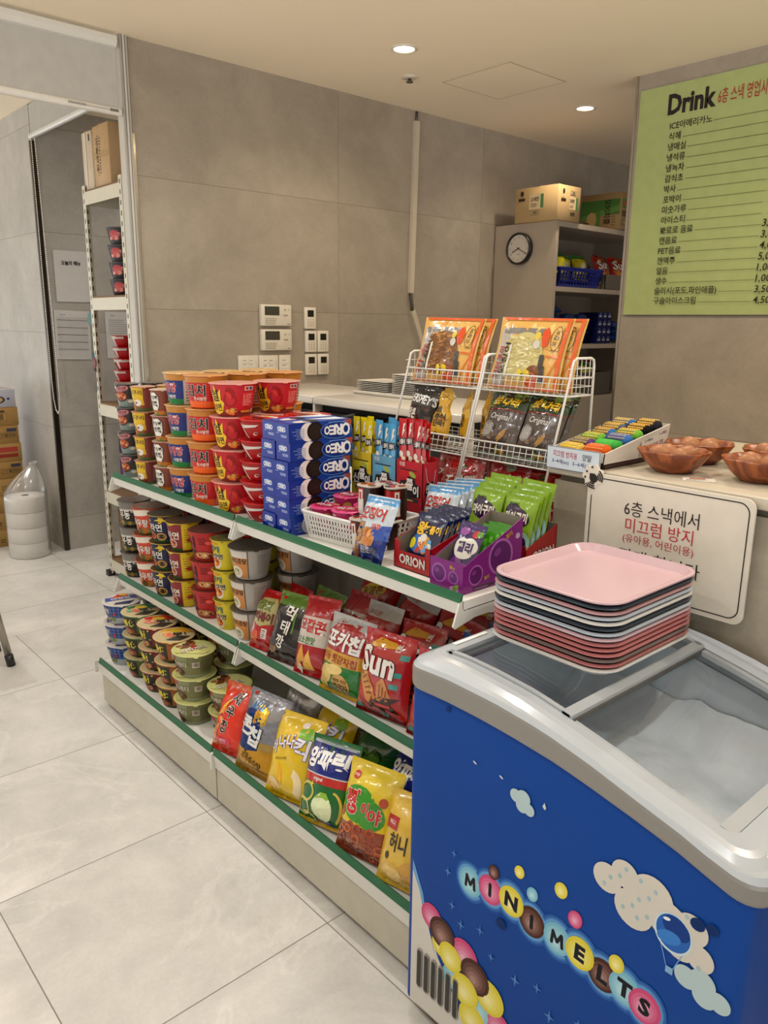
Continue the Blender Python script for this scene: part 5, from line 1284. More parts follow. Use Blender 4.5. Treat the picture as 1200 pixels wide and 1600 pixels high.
O = rr(X0, X1, Y0, Y1, .045)
def ring(ins, zt, dz, r):
    return [(x, y, interp(zt, y) + dz) for x, y in rr(X0 + ins, X1 - ins, Y0 + ins, Y1 - ins, r)]
I0 = rr(1.062, 1.538, .402, .998, .02)
inner = [(x, y, interp(ZT, y) - .002) for x, y in I0]
inner2 = [(x, y, interp(ZT, y) - .040) for x, y in I0]
mb = MB()
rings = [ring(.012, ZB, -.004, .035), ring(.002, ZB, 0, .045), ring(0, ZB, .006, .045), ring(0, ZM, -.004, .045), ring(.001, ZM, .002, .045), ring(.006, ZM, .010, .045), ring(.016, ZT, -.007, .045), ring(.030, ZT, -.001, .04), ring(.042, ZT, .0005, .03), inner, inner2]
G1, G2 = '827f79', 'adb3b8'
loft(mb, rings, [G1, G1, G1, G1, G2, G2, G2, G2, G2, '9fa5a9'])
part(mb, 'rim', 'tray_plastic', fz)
mb = MB()   # body follows the rim curve
body = rr(1.008, 1.592, .345, 1.042, .02)
loft(mb, [[(x, y, .045) for x, y in body], [(x, y, interp(ZB, y) + .01) for x, y in body]], ['0f4292'])
mb.add([(x, y, .045) for x, y in body], [tuple(range(len(body)))[::-1]], 'b9b4a8')
F0 = 1.008
def uu(y): return -y
A = Art(); B1, BL, YL, PK, BR = 'fff', '79b4c9', 'd8c83e', 'c94a78', '4a2a22'
A.poly([(uu(1.022), .045), (uu(.845), .045), (uu(.858), .09), (uu(.90), .155), (uu(.94), .205), (uu(.968), .255), (uu(.982), .30), (uu(1.022), .385)], 'cfcbc2', 1)
A.poly([(uu(1.022), .40), (uu(.99), .335), (uu(.974), .27), (uu(.984), .28), (uu(1.000), .335), (uu(1.022), .375)], '6da0cc', 2)
def ball(y, z, r, col, L, hi=True, e=1.1):
    lc = {'79b4c9': 'b5d9e2', 'd8c83e': 'ece4a0', 'c94a78': 'e0a8be', '4a2a22': 'a5837a'}[col]
    c0, c1 = [tuple(int(q[i:i + 2], 16) for i in (0, 2, 4)) for q in (col, lc)]
    for s_ in range(5):
        t = s_ / 4.0
        A.ell(uu(y) - r * .10 * t, z - r * .22 * t, r * (1 - .78 * t), r * e * (1 - .78 * t), tuple((a + (b_ - a) * t) / 255 for a, b_ in zip(c0, c1)), L + s_ * .3, -.3, 20)
for i, (y, z, c) in enumerate([(.861, .441, BL), (.811, .454, PK), (.760, .461, YL), (.712, .448, BR), (.656, .450, BL), (.609, .453, YL), (.563, .442, BR), (.522, .445, BL), (.485, .438, PK)]):
    A.ell(uu(y), z, .039, .045, '25579f', 1, 0, 22); A.ell(uu(y), z, .0355, .0405, '3a6fb4', 1, 0, 22)
    A.ell(uu(y), z, .0325, .0365, '5f97cc', 2, 0, 22)
    ball(y, z, .0285, c, 3 + (i % 3) * 2)
    ch = 'MINIMELTS'[i]; k = uu(y); KB = '1b1a22'
    if ch == 'M':
        for a, b_, c_, d_ in ((-.011, -.012, -.009, .012), (-.009, .012, .0, -.006), (.0, -.006, .009, .012), (.009, .012, .011, -.012)): A.line(k + a, z + b_, k + c_, z + d_, .0062, KB, 9); A.ell(k + c_, z + d_, .0031, .0031, KB, 9, 0, 8)
        for a in (-.011, .011): A.ell(k + a, z - .012, .0031, .0031, KB, 9, 0, 8)
    elif ch == 'I':
        A.line(k, z - .012, k, z + .012, .0075, KB, 9); A.ell(k, z - .012, .0037, .0037, KB, 9, 0, 8); A.ell(k, z + .012, .0037, .0037, KB, 9, 0, 8)
    else: A.text(ch, k, z, .028, KB, 9, .14, -.05)
for (y, z, r, c) in [(.804, .497, .013, BR), (.745, .533, .011, YL), (.714, .505, .012, BL), (.655, .550, .013, YL), (.623, .512, .014, PK), (.540, .481, .014, YL)]: ball(y, z, r, c, 3, e=1.25)
for (y, z, r, c, l) in [(.962, .295, .030, PK, 1), (.93, .275, .036, BR, 5), (.93, .245, .028, YL, 3), (.905, .235, .032, YL, 7), (.868, .265, .036, PK, 3), (.895, .19, .030, BL, 3), (.838, .235, .038, BR, 7), (.862, .185, .036, YL, 9), (.800, .215, .038, YL, 5), (.82, .165, .038, BL, 3), (.775, .165, .034, PK, 3), (.84, .13, .036, YL, 5), (.80, .11, .036, BR, 3), (.745, .115, .036, YL, 5), (.77, .085, .034, BL, 7), (.71, .10, .034, PK, 3)]: ball(y, z, r, c, l, e=1.0)
for y, z, r in [(.92, .43, .010), (.905, .36, .010), (.88, .33, .011), (.83, .35, .010), (.80, .31, .009), (.74, .30, .012), (.69, .32, .010), (.66, .28, .012), (.60, .31, .010), (.905, .48, .008), (.63, .23, .010)]:
    A.poly([(uu(y) - r, z), (uu(y) - r * .2, z + r * .2), (uu(y), z + r * 1.2), (uu(y) + r * .2, z + r * .2), (uu(y) + r, z), (uu(y) + r * .2, z - r * .2), (uu(y), z - r * 1.2), (uu(y) - r * .2, z - r * .2)], '4f7fc0', 2)
def cloud(cs, col, L):
    for y, z, r in cs: A.ell(uu(y), z, r, r, col, L, 0, 24)
BIG = [(.570, .628, .026), (.540, .652, .024), (.492, .640, .036), (.520, .600, .034), (.462, .615, .034), (.440, .590, .028), (.425, .625, .026), (.408, .585, .022)]
cloud(BIG, 'cbc6bb', 3)
for k in range(56):
    y = .59 - (k % 8) * .026 + .010 * (k // 8 % 2); z = .672 - (k // 8) * .017 - (k % 8) * .005
    if any((y - a) ** 2 + (z - b_) ** 2 < (r - .006) ** 2 for a, b_, r in BIG) and (y - .452) ** 2 + (z - .6) ** 2 > .04 ** 2: A.ell(uu(y), z, .0036, .0044, '9fb6bd', 4, 0, 10)
A.ell(uu(.452), .600, .031, .034, 'c3d6dc', 5, 0, 26); A.ell(uu(.452), .601, .028, .031, '2a5fae', 6, 0, 26); A.ell(uu(.448), .612, .023, .018, '173a80', 7, -.3, 20); A.ell(uu(.458), .590, .020, .012, '3a7ac4', 7, .3, 16); A.ell(uu(.464), .620, .006, .003, 'dfe6ea', 8, .3)
A.line(uu(.470), .574, uu(.458), .540, .0015, '6f9fd4', 4); A.line(uu(.434), .574, uu(.446), .540, .0015, '6f9fd4', 4); A.rect(uu(.458), .528, uu(.446), .540, '7fa9d0', 5)
cloud([(.762, .682, .013), (.745, .685, .015), (.748, .668, .013), (.732, .668, .012)], 'aec3c6', 3)
cloud([(.425, .541, .019), (.400, .548, .021), (.395, .527, .019), (.372, .532, .017)], 'aec3c6', 3)
for y, z in ((.861, .702), (.797, .702)): A.ell(uu(y), z, .005, .002, 'cfd2d2', 3, -.4, 8)
A.poly([(uu(.704), .690), (uu(.700), .699), (uu(.696), .690), (uu(.699), .685)], 'c6cccc', 3)
for y, z, r in ((.417, .640, .012), (.78, .40, .012), (.933, .782, .006), (.395, .645, .010)): A.ell(uu(y), z, r, r * .9, '0d2c62', 6, .4, 12)
emit(mb, A, face_x(F0, 0, 0), 0, off=.00012, base=.0003)
part(mb, 'body', 'freezer_print', fz)
mb = MB()
for k in range(6):
    y = .993 - k * .0212
    for j, (w_, h_, c, dx) in enumerate(((.0075, .050, '8d887e', .0036), (.0058, .046, '0e0d0c', .0040))):
        pts = [(-w_ + w_ * (1 + math.cos(a)) - 0, 0) for a in (0,)]
        P = []
        for a in range(7): P.append((uu(y) + w_ * math.cos(PI * a / 6), .145 + (h_ - w_) + w_ * math.sin(PI * a / 6)))
        for a in range(7): P.append((uu(y) + w_ * math.cos(PI + PI * a / 6), .145 - (h_ - w_) + w_ * math.sin(PI + PI * a / 6)))
        f = face_x(F0, 0, 0); n = len(P)
        mb.add([f(u, v, dx) for u, v in P], [tuple(range(n))], c)
        if j == 0: mb.add([f(u, v, dx) for u, v in P] + [f(u, v, 0) for u, v in P], [(i, n + i, n + (i + 1) % n, (i + 1) % n) for i in range(n)], c)
part(mb, 'vent_grille', 'plastic', fz)
for x in (1.05, 1.54):
    for y in (.40, .985):
        mb = MB(); mb.lathe([(.001, -.008), (.022, -.008), (.024, 0), (.022, .008), (.001, .008)], '211f1d', 16, T=Matrix.Translation((x, y, .024)) @ Matrix.Rotation(PI / 2, 4, 'X')); mb.box(x - .02, x + .02, y - .015, y + .015, .034, .046, '3a3733'); part(mb, 'castor', 'plastic', fz)
# tub and frosted floor, the floor raised and whitened to brighten the interior
frost = mat('frost', 0.35, spec=0.5, bump=1.0, bscale=28, var=0.10, col='eef4fa')
tub_m = mat('tub_liner', 0.4, spec=0.4, var=0.05, col='dfe8f0')
mb = MB()
t0 = rr(1.064, 1.536, .404, .996, .02)
loft(mb, [[(x, y, interp(ZT, y) - .036) for x, y in t0], [(x, y,   .65) for x, y in rr(1.085, 1.515, .425, .975, .02)]][::-1], ['ffffff'])
part(mb, 'tub', tub_m, fz)
mb = MB(); n = 30
vs = []; fs = []
for j in range(n + 1):
    for i in range(n + 1):
        x = 1.08 + .44 * i / n; y = .42 + .56 * j / n
        h = noise.noise(Vector((x * 16, y * 16, 1))) * .014 + noise.noise(Vector((x * 45, y * 45, 2))) * .006 + (.05 * max(0, (x - 1.40) / .12) ** 2)
        vs.append((x, y, (.668 + h)))
for j in range(n):
    for i in range(n): a = j * (n + 1) + i; fs.append((a, a + 1, a + n + 2, a + n + 1))
mb.add(vs, fs, 'ffffff', 0, True); part(mb, 'frosted_floor', frost, fz)
# sliding glass lids
glass = bpy.data.materials.new('lid_glass'); glass.use_nodes = True
nt = glass.node_tree; nt.nodes.remove(nt.nodes['Principled BSDF'])
tr = nt.nodes.new('ShaderNodeBsdfTransparent'); tr.inputs[0].default_value = (.96, .98, .985, 1)
gl = nt.nodes.new('ShaderNodeBsdfGlossy'); gl.inputs['Roughness'].default_value = .03
fr = nt.nodes.new('ShaderNodeFresnel'); fr.inputs[0].default_value = 1.6
mxs = nt.nodes.new('ShaderNodeMixShader')
nt.links.new(fr.outputs[0], mxs.inputs[0]); nt.links.new(tr.outputs[0], mxs.inputs[1]); nt.links.new(gl.outputs[0], mxs.inputs[2])
nt.links.new(mxs.outputs[0], nt.nodes['Material Output'].inputs[0])
def pane(ya, yb, dz, nm):
    mb = MB(); n = 14; vs = []; fs = []
    for j in range(n + 1):
        y = ya + (yb - ya) * j / n
        for x in (1.064, 1.536): vs.append((x, y, interp(ZT, y) + dz))
    for j in range(n): a = 2 * j; fs.append((a, a + 1, a + 3, a + 2))
    mb.add(vs, fs, 'ffffff', 0, True); return part(mb, nm, glass, fz)
far_lid = pane(.700, .985, -.004, 'glass_lid'); near_lid = pane(.415, .715, -.014, 'glass_lid')
def fbar(mb, x0, x1, y0, y1, dz0, dz1, col):
    n = 10
    for k in range(n):
        a = y0 + (y1 - y0) * k / n; b = y0 + (y1 - y0) * (k + 1) / n
        za, zb_ = interp(ZT, a), interp(ZT, b)
        mb.add([(x0, a, za + dz0), (x1, a, za + dz0), (x1, b, zb_ + dz0), (x0, b, zb_ + dz0), (x0, a, za + dz1), (x1, a, za + dz1), (x1, b, zb_ + dz1), (x0, b, zb_ + dz1)],
               [(3, 2, 1, 0), (4, 5, 6, 7), (0, 1, 5, 4), (1, 2, 6, 5), (2, 3, 7, 6), (3, 0, 4, 7)], col)
mb = MB()
fbar(mb, 1.062, 1.538, .696, .716, -.006, .004, 'a3a8ab'); fbar(mb, 1.062, 1.538, .693, .697, -.012, -.003, '4d4d4a')
fbar(mb, 1.062, 1.072, .70, .990, -.006, .003, 'a3a8ab'); fbar(mb, 1.526, 1.540, .70, .990, -.006, .004, 'a3a8ab'); fbar(mb, 1.062, 1.538, .980, .996, -.006, .003, 'a3a8ab')
mb.build('lid_frame', 'plastic', far_lid)
mb = MB()
fbar(mb, 1.064, 1.074, .404, .70, -.016, -.006, 'a3a8ab'); fbar(mb, 1.522, 1.536, .404, .70, -.016, -.004, 'a3a8ab'); fbar(mb, 1.066, 1.536, .404, .428, -.016, -.004, 'a3a8ab')
mb.build('lid_frame', 'plastic', near_lid)
mb = MB(); mb.lathe([(.019, 0), (.018, .0012), (.001, .0012)], 'd9cf9a', 20, T=Matrix.Translation((1.085, .352, .758)))
a_ = Art(); a_.ell(0, 0, .015, .015, 'e3dccf', 1); a_.poly([(-.010, -.002), (-.004, .006), (.008, .003), (.002, -.006)], 'c2302c', 2); emit(mb, a_, plane_fn((1.085, .352, .7592), (0, -1, 0), (1, 0, 0))); part(mb, 'round_sticker', 'paper', fz)
mb = MB(); mb.box(1.10, 1.20, 1.006, 1.016, .8642, .8652, 'e8e8e4'); part(mb, 'white_label', 'paper', fz)

# ------------------------------------------------------------------ stack of cafeteria trays
def tray_mesh(col, edge):
    mb = MB(); hx, hy = .172, .147
    def rg(ins, z, r): return [(x, y, z) for x, y in rr(-hx + ins, hx - ins, -hy + ins, hy - ins, r, 7, 3)]
    loft(mb, [rg(.022, 0, .035), rg(.006, .0125, .050), rg(0, .0135, .055)], [edge, edge])
    loft(mb, [rg(0, .0135, .055), rg(0, .0165, .055), rg(.004, .0185, .052)], [col, col])
    loft(mb, [rg(.004, .0185, .052), rg(.009, .0175, .048), rg(.022, .0045, .036), rg(.030, .0030, .030)], [col, col, col])
    c = rg(.030, .0030, .030); mb.add(c, [tuple(range(len(c)))], col)
    c = rg(.022, 0, .035); mb.add(c, [tuple(range(len(c)))[::-1]], edge)
    return mb.mesh('cafeteria_tray', 'tray_plastic')
TC = {'pale pink': ('c3a4aa', 'b9a6ab'), 'dark navy': ('202c37', '0d141b'), 'white-edged grey blue': ('a8b0b8', '6d7f90'), 'dusty pink': ('b58a8c', 'ad8486'), 'coral pink': ('ad6766', '7d3837'), 'brown grey': ('6d5e58', '3a2e2a'), 'off-white': ('cfcbc4', 'c3beb6')}
TM = {k: tray_mesh(*v) for k, v in TC.items()}
SEQ = ['pale pink', 'dark navy', 'dusty pink', 'white-edged grey blue', 'off-white', 'dark navy', 'white-edged grey blue', 'pale pink', 'coral pink', 'coral pink', 'coral pink', 'brown grey', 'coral pink', 'off-white']
z0 = .8665; pt = (1.018 - .0185 - z0) / (len(SEQ) - 1)
NTH = ['first', 'second', 'third', 'fourth', 'fifth', 'sixth', 'seventh', 'eighth', 'ninth', 'tenth', 'eleventh', 'twelfth', 'thirteenth', 'fourteenth']
for i, k in enumerate(SEQ):
    o = bpy.data.objects.new('cafeteria_tray', TM[k]); C.objects.link(o)
    o.location = (1.339 + rs.uniform(-.0008, .0008), .848 + rs.uniform(-.0008, .0008), 1.018 - .0185 - i * pt)
    o.rotation_euler = (0, 0, R(rs.uniform(-.15, .15)))
    lab = 'pale pink cafeteria tray lying on top of the stack on the freezer' if i == 0 else '%s cafeteria tray, %s from the top of the stack on the freezer' % (k, NTH[i])
    if i == len(SEQ) - 1: lab = 'off-white cafeteria tray at the very bottom of the stack on the glass'
    tag(o, lab, 'tray', 'stack of cafeteria trays')

# ------------------------------------------------------------------ serving counter
ctm = tile_mat('counter_panel', 'a99f8c', 1, 1.19, .62, 2, 3.0, 3.0, g=.003, rough=.45, vein=.05, nsc=2.0)
ct = thing('serving_counter', 'stone-panelled serving counter with pale top behind the freezer', 'counter', (0, 0, 0))
mb = MB(); mb.rbox(1.612, 2.36, -1.2, 1.178, 1.136, 1.163, .004, 'c9c0af'); part(mb, 'counter_top', 'gloss_card', ct)
mb = MB(); mb.box(1.634, 2.34, -1.2, 1.172, 0, 1.118, 'ffffff'); part(mb, 'front_panel', ctm, ct)
mb = MB(); mb.box(1.645, 2.33, -1.2, 1.162, 1.118, 1.136, '7d7566'); part(mb, 'shadow_gap', 'matte', ct)
# notice panel
sg = thing('notice_board', 'rounded ivory notice board with dark border hung on the counter front', 'notice', (0, 0, 0))
mb = MB(); P = []
x_ = 1.604
for cy, cz, a0 in ((-.650 - .022, 1.158 - .022, 0), (-1.050 + .022, 1.158 - .022, 90), (-1.050 + .022, .884 + .022, 180), (-.650 - .022, .884 + .022, 270)):
    for k in range(7): P.append((cy + .022 * math.cos(R(a0 + 15 * k)), cz + .022 * math.sin(R(a0 + 15 * k))))
mb.prism([(-p[0], p[1]) for p in P][::-1], x_ - .006, x_, 'd3cbbb', 'x')
mb.prism([(1.038 + (.0265 + .0028 * math.cos(7 * a)) * math.cos(a), 1.150 + (.0265 + .0028 * math.cos(7 * a)) * math.sin(a)) for a in [2 * PI * k / 56 for k in range(56)]], x_ - .0075, x_ - .0005, 'd3cbbb', 'x')
A = Art(); DK = '2d2522'
def ar(y0, z0_, y1, z1, c=DK, L=1): A.rect(-y0, z0_, -y1, z1, c, L)
ar(1.010, 1.147, .684, 1.1495); ar(.6625, .918, .660, 1.125); ar(1.026, .8945, .684, .897); ar(1.0395, .918, 1.037, 1.105)
A.ring(-.684, 1.125, .024, .0245, .0025, DK, 1, 10, 0, PI / 2); A.ring(-.684, .919, .024, .0245, .0025, DK, 1, 10, -PI / 2, 0); A.ring(-1.0155, .919, .024, .0245, .0025, DK, 1, 10, PI, 1.5 * PI)
A.text('6층 스낵에서', -.856, 1.090, .036, DK, 2, .0, 0, .182); A.text('미끄럼 방지', -.858, 1.051, .034, 'b5323c', 2, .0, 0, .166); A.text('(유아용, 어린이용)', -.858, 1.018, .024, 'b5323c', 2, .0, 0, .174); A.text('판매 합니다', -.852, .977, .036, DK, 2, .0, 0, .20)
emit(mb, A, face_x(x_ - .006, 0, 0))
A = Art()
A.poly([(-1.046, 1.157), (-1.032, 1.157), (-1.024, 1.150), (-1.024, 1.140), (-1.032, 1.134), (-1.041, 1.136), (-1.046, 1.144)], DK, 2)
for k in range(3):
    q = .0155 + k * .0052
    A.ring(-1.035, 1.146, q, q, .0036, DK, 2, 10, -.30, .72 + .1 * k); A.ring(-1.035, 1.146, q, q, .0036, DK, 2, 10, -2.35 - .08 * k, -1.35)
for y, z in ((1.054, 1.160), (1.040, 1.172), (1.058, 1.146)): A.rect(-y - .0025, z - .0025, -y + .0025, z + .0025, DK, 2)
emit(mb, A, face_x(x_ - .0075, 0, 0)); part(mb, 'panel', 'matte', sg)

# sock box
sb = thing('sock_box', 'pale cardboard box of colourful grip socks with a size label in front', 'box', (0, 0, 0))
z0 = 1.177
mb = MB(); xa, xb, ya, yb = 1.618, 1.90, 1.024, 1.173
P0 = [(xa, yb, z0), (xa, ya, z0), (xb, ya, z0), (xb, yb, z0)]
top = [(xa, yb + .002, 1.203), (xa, ya - .002, 1.203), (xb + .01, ya - .004, 1.254), (xb + .01, yb + .004, 1.254)]
def panel4(a, b, c, d, col, ci):
    n = (Vector(b) - Vector(a)).cross(Vector(d) - Vector(a)).normalized() * .003
    q = [Vector(p) for p in (a, b, c, d)]
    mb.add([tuple(p) for p in q] + [tuple(p - n) for p in q], [(0, 1, 2, 3), (7, 6, 5, 4), (0, 4, 5, 1), (1, 5, 6, 2), (2, 6, 7, 3), (3, 7, 4, 0)], col)
panel4(P0[0], P0[1], top[1], top[0], 'c5bdb0', 0); panel4(P0[1], P0[2], top[2], top[1], 'ccc4b8', 0); panel4(P0[2], P0[3], top[3], top[2], 'c5bdb0', 0); panel4(P0[3], P0[0], top[0], top[3], 'c5bdb0', 0)
mb.box(xa, xb, ya, yb, z0, z0 + .003, 'b9b0a2')
part(mb, 'carton', 'card', sb)
mb = MB(); mb.box(1.6045, 1.607, 1.026, 1.180, 1.152, 1.2075, 'c3cdd4')
A = Art(); A.rect(-1.180, 1.152, -1.026, 1.2075, '4d5a68', 1); A.rect(-1.1785, 1.1535, -1.0275, 1.206, 'c3ccd3', 2); A.text('미끄럼 방지용', -1.125, 1.190, .016, 'a8323a', 3, .02, -.03, .070); A.text('양말', -1.062, 1.189, .016, '2d2d3a', 3, .03, -.03, .026); A.text('3~4세(xs)', -1.138, 1.171, .013, '2d3a6a', 3, .02, -.03, .050); A.text('5~6세(s)', -1.078, 1.170, .013, '2d3a6a', 3, .02, -.03, .048)
emit(mb, A, face_x(1.6045, 0, 0)); part(mb, 'size_label', 'paper', sb)
sfn = plane_fn((xa, ya, z0), (1, 0, 0), (0, -.06, 1))
mb = MB(); A = Art(); A.poly([(.155, .006), (.275, .02), (.275, .066), (.155, .044)], 'd3ccc2', 1); A.text('3~4세(xs)', .187, .044, .010, '3a3f52', 2, .02, .16, .038); A.text('5~6세(s)', .252, .058, .010, '3a3f52', 2, .02, .16, .036); A.text('미끄럼 방지용 양말', .215, .030, .011, 'a8323a', 2, .02, .16, .086)
emit(mb, A, plane_fn((xa, ya - .001, z0), (1, -.005, 0), (0, -.06, 1)), 0, base=.0012); part(mb, 'side_label', 'paper', sb)
bd = thing('dark_slab', 'dark brown flat slab under the sock box', 'board', (1.76, 1.108, 1.1635))
mb = MB(); mb.rbox(-.13, .14, -.082, .062, 0, .0125, .003, '3f2d26'); part(mb, 'board', 'matte', bd)  # plain dark brown slab between counter top and sock box
def sock(lab, loc, rz, tilt, c1, c2, cd, L=.085, r=.022):
    t = thing('rolled_sock', lab, 'sock', (0, 0, 0), 0, 'rolled grip socks in the box')
    t.matrix_basis = Matrix.Translation(loc) @ Matrix.Rotation(R(rz), 4, 'Z') @ Matrix.Rotation(R(tilt), 4, 'Y')
    mb = MB(); T = Matrix.Scale(.72, 4, (0, 0, 1)) @ Matrix.Rotation(PI / 2, 4, 'Y')
    pr = [(.002, -L / 2), (r * .6, -L / 2 + .001), (r * .92, -L / 2 + .006), (r, -L / 4), (r * 1.02, 0), (r, L / 4), (r * .95, L / 2 - .006), (r * .7, L / 2), (r * .5, L / 2 - .006), (.002, L / 2 - .010)]
    mb.lathe(pr[:4], c2, 14, T=T); mb.lathe(pr[3:7], c1, 14, T=T); mb.lathe(pr[6:], c2, 14, T=T)
    mb.build('sock_roll', 'cloth', t)
    if cd:
        mb = MB()
        for i in range(7):
            for j in range(5):
                x = -L * .30 + L * .6 * i / 6; a = R(30 + 30 * j)
                p = Vector((x, r * 1.03 * math.cos(a), r * .75 * math.sin(a)))
                mb.lathe([(.0036, -.001), (.003, .0012), (.0004, .002)], cd, 6, T=Matrix.Translation(p) @ Matrix.Rotation(PI / 2 - a, 4, 'X').inverted())
        mb.build('grip_dots', 'plastic', t)
SZ = 1.199
SK = [('yellow grip sock at the front left of the sock box', 'c9a63c', 'd0b050', 'd9b84a'), ('orange ribbed grip sock at the front right of the sock box', 'd9662a', 'cf5a22', 'd9742f'),
      ('grey and purple grip sock behind the yellow one', '6d6470', '5a3f78', 'a08a4a'), ('plain bright green rolled sock behind the orange one', '4fae4a', '3f9c42', None),
      ('lime and green grip sock, third from the front at the left', '55b34a', '6dae3c', 'c2b04a'), ('purple and navy dotted sock, third from the front at the right', '4a3f66', '3a6aa8', '8a8aa0'),
      ('blue-ended gold dotted sock in the middle of the box', '5a5548', '3a6aa8', 'c9a04a'), ('lime-edged gold dotted sock near the right side of the box', '6a7a3c', '6dae3c', 'd0b04a'),
      ('grey gold dotted sock near the back at the left', '7a6f5c', '5a5f6a', 'd0a84a'), ('black and gold dotted sock at the back right of the box', '1d1c1e', '141416', 'd0a03a'),
      ('blue-toed dotted sock in the back left corner', '4d5560', '2f66ae', 'c9b06a'), ('dark gold dotted sock in the back right corner', '3a342a', '2a2a30', 'd0a84a')]
for k, (lab, c1, c2, cd) in enumerate(SK):
    r_, c_ = k // 2, k % 2
    sock(lab, (1.646 + r_ * .0455 + .004 * c_, (1.134, 1.063)[c_], SZ + r_ * .009 + (.004 if c_ else 0)), 86 + (k * 5) % 9, 0, c1, c2, cd, .066, .0215)
# wooden bowls with eggs
wood = bpy.data.materials.new('bowl_wood'); wood.use_nodes = True
nt = wood.node_tree; b = nt.nodes['Principled BSDF']; b.inputs['Roughness'].default_value = .35
tc = nt.nodes.new('ShaderNodeTexCoord'); wv = nt.nodes.new('ShaderNodeTexWave'); wv.inputs['Scale'].default_value = 9; wv.inputs['Distortion'].default_value = 9; wv.inputs['Detail'].default_value = 3; wv.inputs['Detail Scale'].default_value = 2.2
cr = nt.nodes.new('ShaderNodeValToRGB'); cr.color_ramp.elements[0].color = lin('6f3216'); cr.color_ramp.elements[1].color = lin('9c5428')
nt.links.new(tc.outputs['Object'], wv.inputs['Vector']); nt.links.new(wv.outputs[0], cr.inputs[0]); nt.links.new(cr.outputs[0], b.inputs['Base Color'])
lob = lambda a, i: 1 + (.035 * math.cos(8 * a) + .03 * abs(math.cos(4 * a)) * (1 if i > 2 else .3)) * (1 if i > 1 else .4)
mb = MB(); mb.lathe([(.041, .001), (.046, .004), (.061, .018), (.072, .036), (.081, .050), (.0796, .0525), (.076, .050), (.067, .036), (.056, .020), (.041, .008), (.001, .007)], 'ffffff', 48, wob=lob, caps=(True, False))
bowl_me = mb.mesh('wooden_bowl', wood)
mb = MB(); mb.lathe([(.0005, -.030), (.010, -.028), (.018, -.020), (.0222, -.008), (.0222, .004), (.019, .016), (.012, .025), (.005, .029), (.0005, .030)], 'a06a44', 20)
egg_me = mb.mesh('boiled_egg', 'egg')
QN = ['left', 'right', 'rear']
for i, (x, y, lab, sh) in enumerate(((1.742, .915, 'front left wooden bowl', 'the front left wooden bowl'), (1.785, .728, 'front right wooden bowl', 'the front right wooden bowl'), (1.915, .938, 'rear left wooden bowl', 'the rear left wooden bowl'), (1.965, .762, 'rear right wooden bowl', 'the rear right wooden bowl'))):
    o = bpy.data.objects.new('wooden_bowl', bowl_me); C.objects.link(o); o.location = (x, y, 1.1635); o.rotation_euler = (0, 0, R(20 + 37 * i))
    tag(o, 'wavy-edged %s holding brown eggs on the counter' % lab, 'bowl', 'wooden bowls of eggs')
    for k in range(4):
        a = R(140 - k * 90 + i * 10); d = .0315
        e = bpy.data.objects.new('boiled_egg', egg_me); C.objects.link(e)
        e.location = (x + d * math.cos(a), y + d * math.sin(a), 1.1635 + .0385); e.rotation_euler = (R(66 + 4 * k), 0, a + R(90))
        tag(e, 'brown egg, %s one in %s' % (('far left', 'far right', 'near right', 'near left')[k], sh), 'egg', 'brown eggs in wooden bowls')
pl = thing('paper_tag', 'small white printed tag lying before the front left egg bowl', 'price tag', (1.688, .820, 1.1635), R(-60))
mb = MB(); mb.box(-.035, .035, -.020, .020, 0, .0008, 'd5cec2'); A = Art(); A.rect(-.02, .004, .014, .014, 'b5603a', 1); A.lines(-.028, -.014, .026, 0, 2, '8d8578', 1, .3); emit(mb, A, plane_fn((0, 0, .0008), (1, 0, 0), (0, 1, 0))); part(mb, 'paper', 'paper', pl)

# ------------------------------------------------------------------ drink menu
mn = thing('drink_menu', 'large green drink menu board on the wall at upper right', 'menu board', (3.845, 0, 0))
mb = MB(); mb.box(-.010, 0, .55, 2.380, 1.560, 2.652, 'a6b174')
A = Art()
A.text('Drink', -2.102, 2.560, .085, '2d2422', 2, .10, 0, .232); A.text('6층 스낵 영업시간', -1.838, 2.553, .066, 'a33a2c', 2, .02, 0, .26)
ROWS = [('ICE아메리카노', ''), ('식혜', ''), ('냉매실', ''), ('냉석류', ''), ('냉녹차', ''), ('감식초', ''), ('박사', ''), ('포박이', ''), ('미숫가루', ''), ('아이스티', ''), ('뽀로로 음료', '3,000'), ('캔음료', '3,000'), ('PET음료', '4,000'), ('캔맥주', '5,000'), ('얼음', '1,000'), ('생수', '1,000'), ('슬러시(포도,파인애플)', '3,500'), ('구슬아이스크림', '4,500')]
for i, (t, p) in enumerate(ROWS):
    z = 2.463 - i * .0490
    vs, fs = textgeo(t, 0.0); wid = max(q[0] for q in vs) - min(q[0] for q in vs)
    em = .0395; sx = .92
    A.text(t, -2.203, z, 0, '2d2a1f', 2, .025, 0, wid * em * sx, None, .05, 'l', em)
    u = -2.203 + wid * em * sx + .012
    while u < -1.700:
        A.rect(u, z - .0115, u + .0032, z - .0083, '2d2a1f', 2); u += .0062
    if p: A.text(p, -1.690, z, 0, '2d2a1f', 2, .025, 0, None, None, .05, 'l', .046, shear=.12)
emit(mb, A, face_x(-.010, 0, 0), 0, off=.0006, base=.001); part(mb, 'board', 'matte', mn)
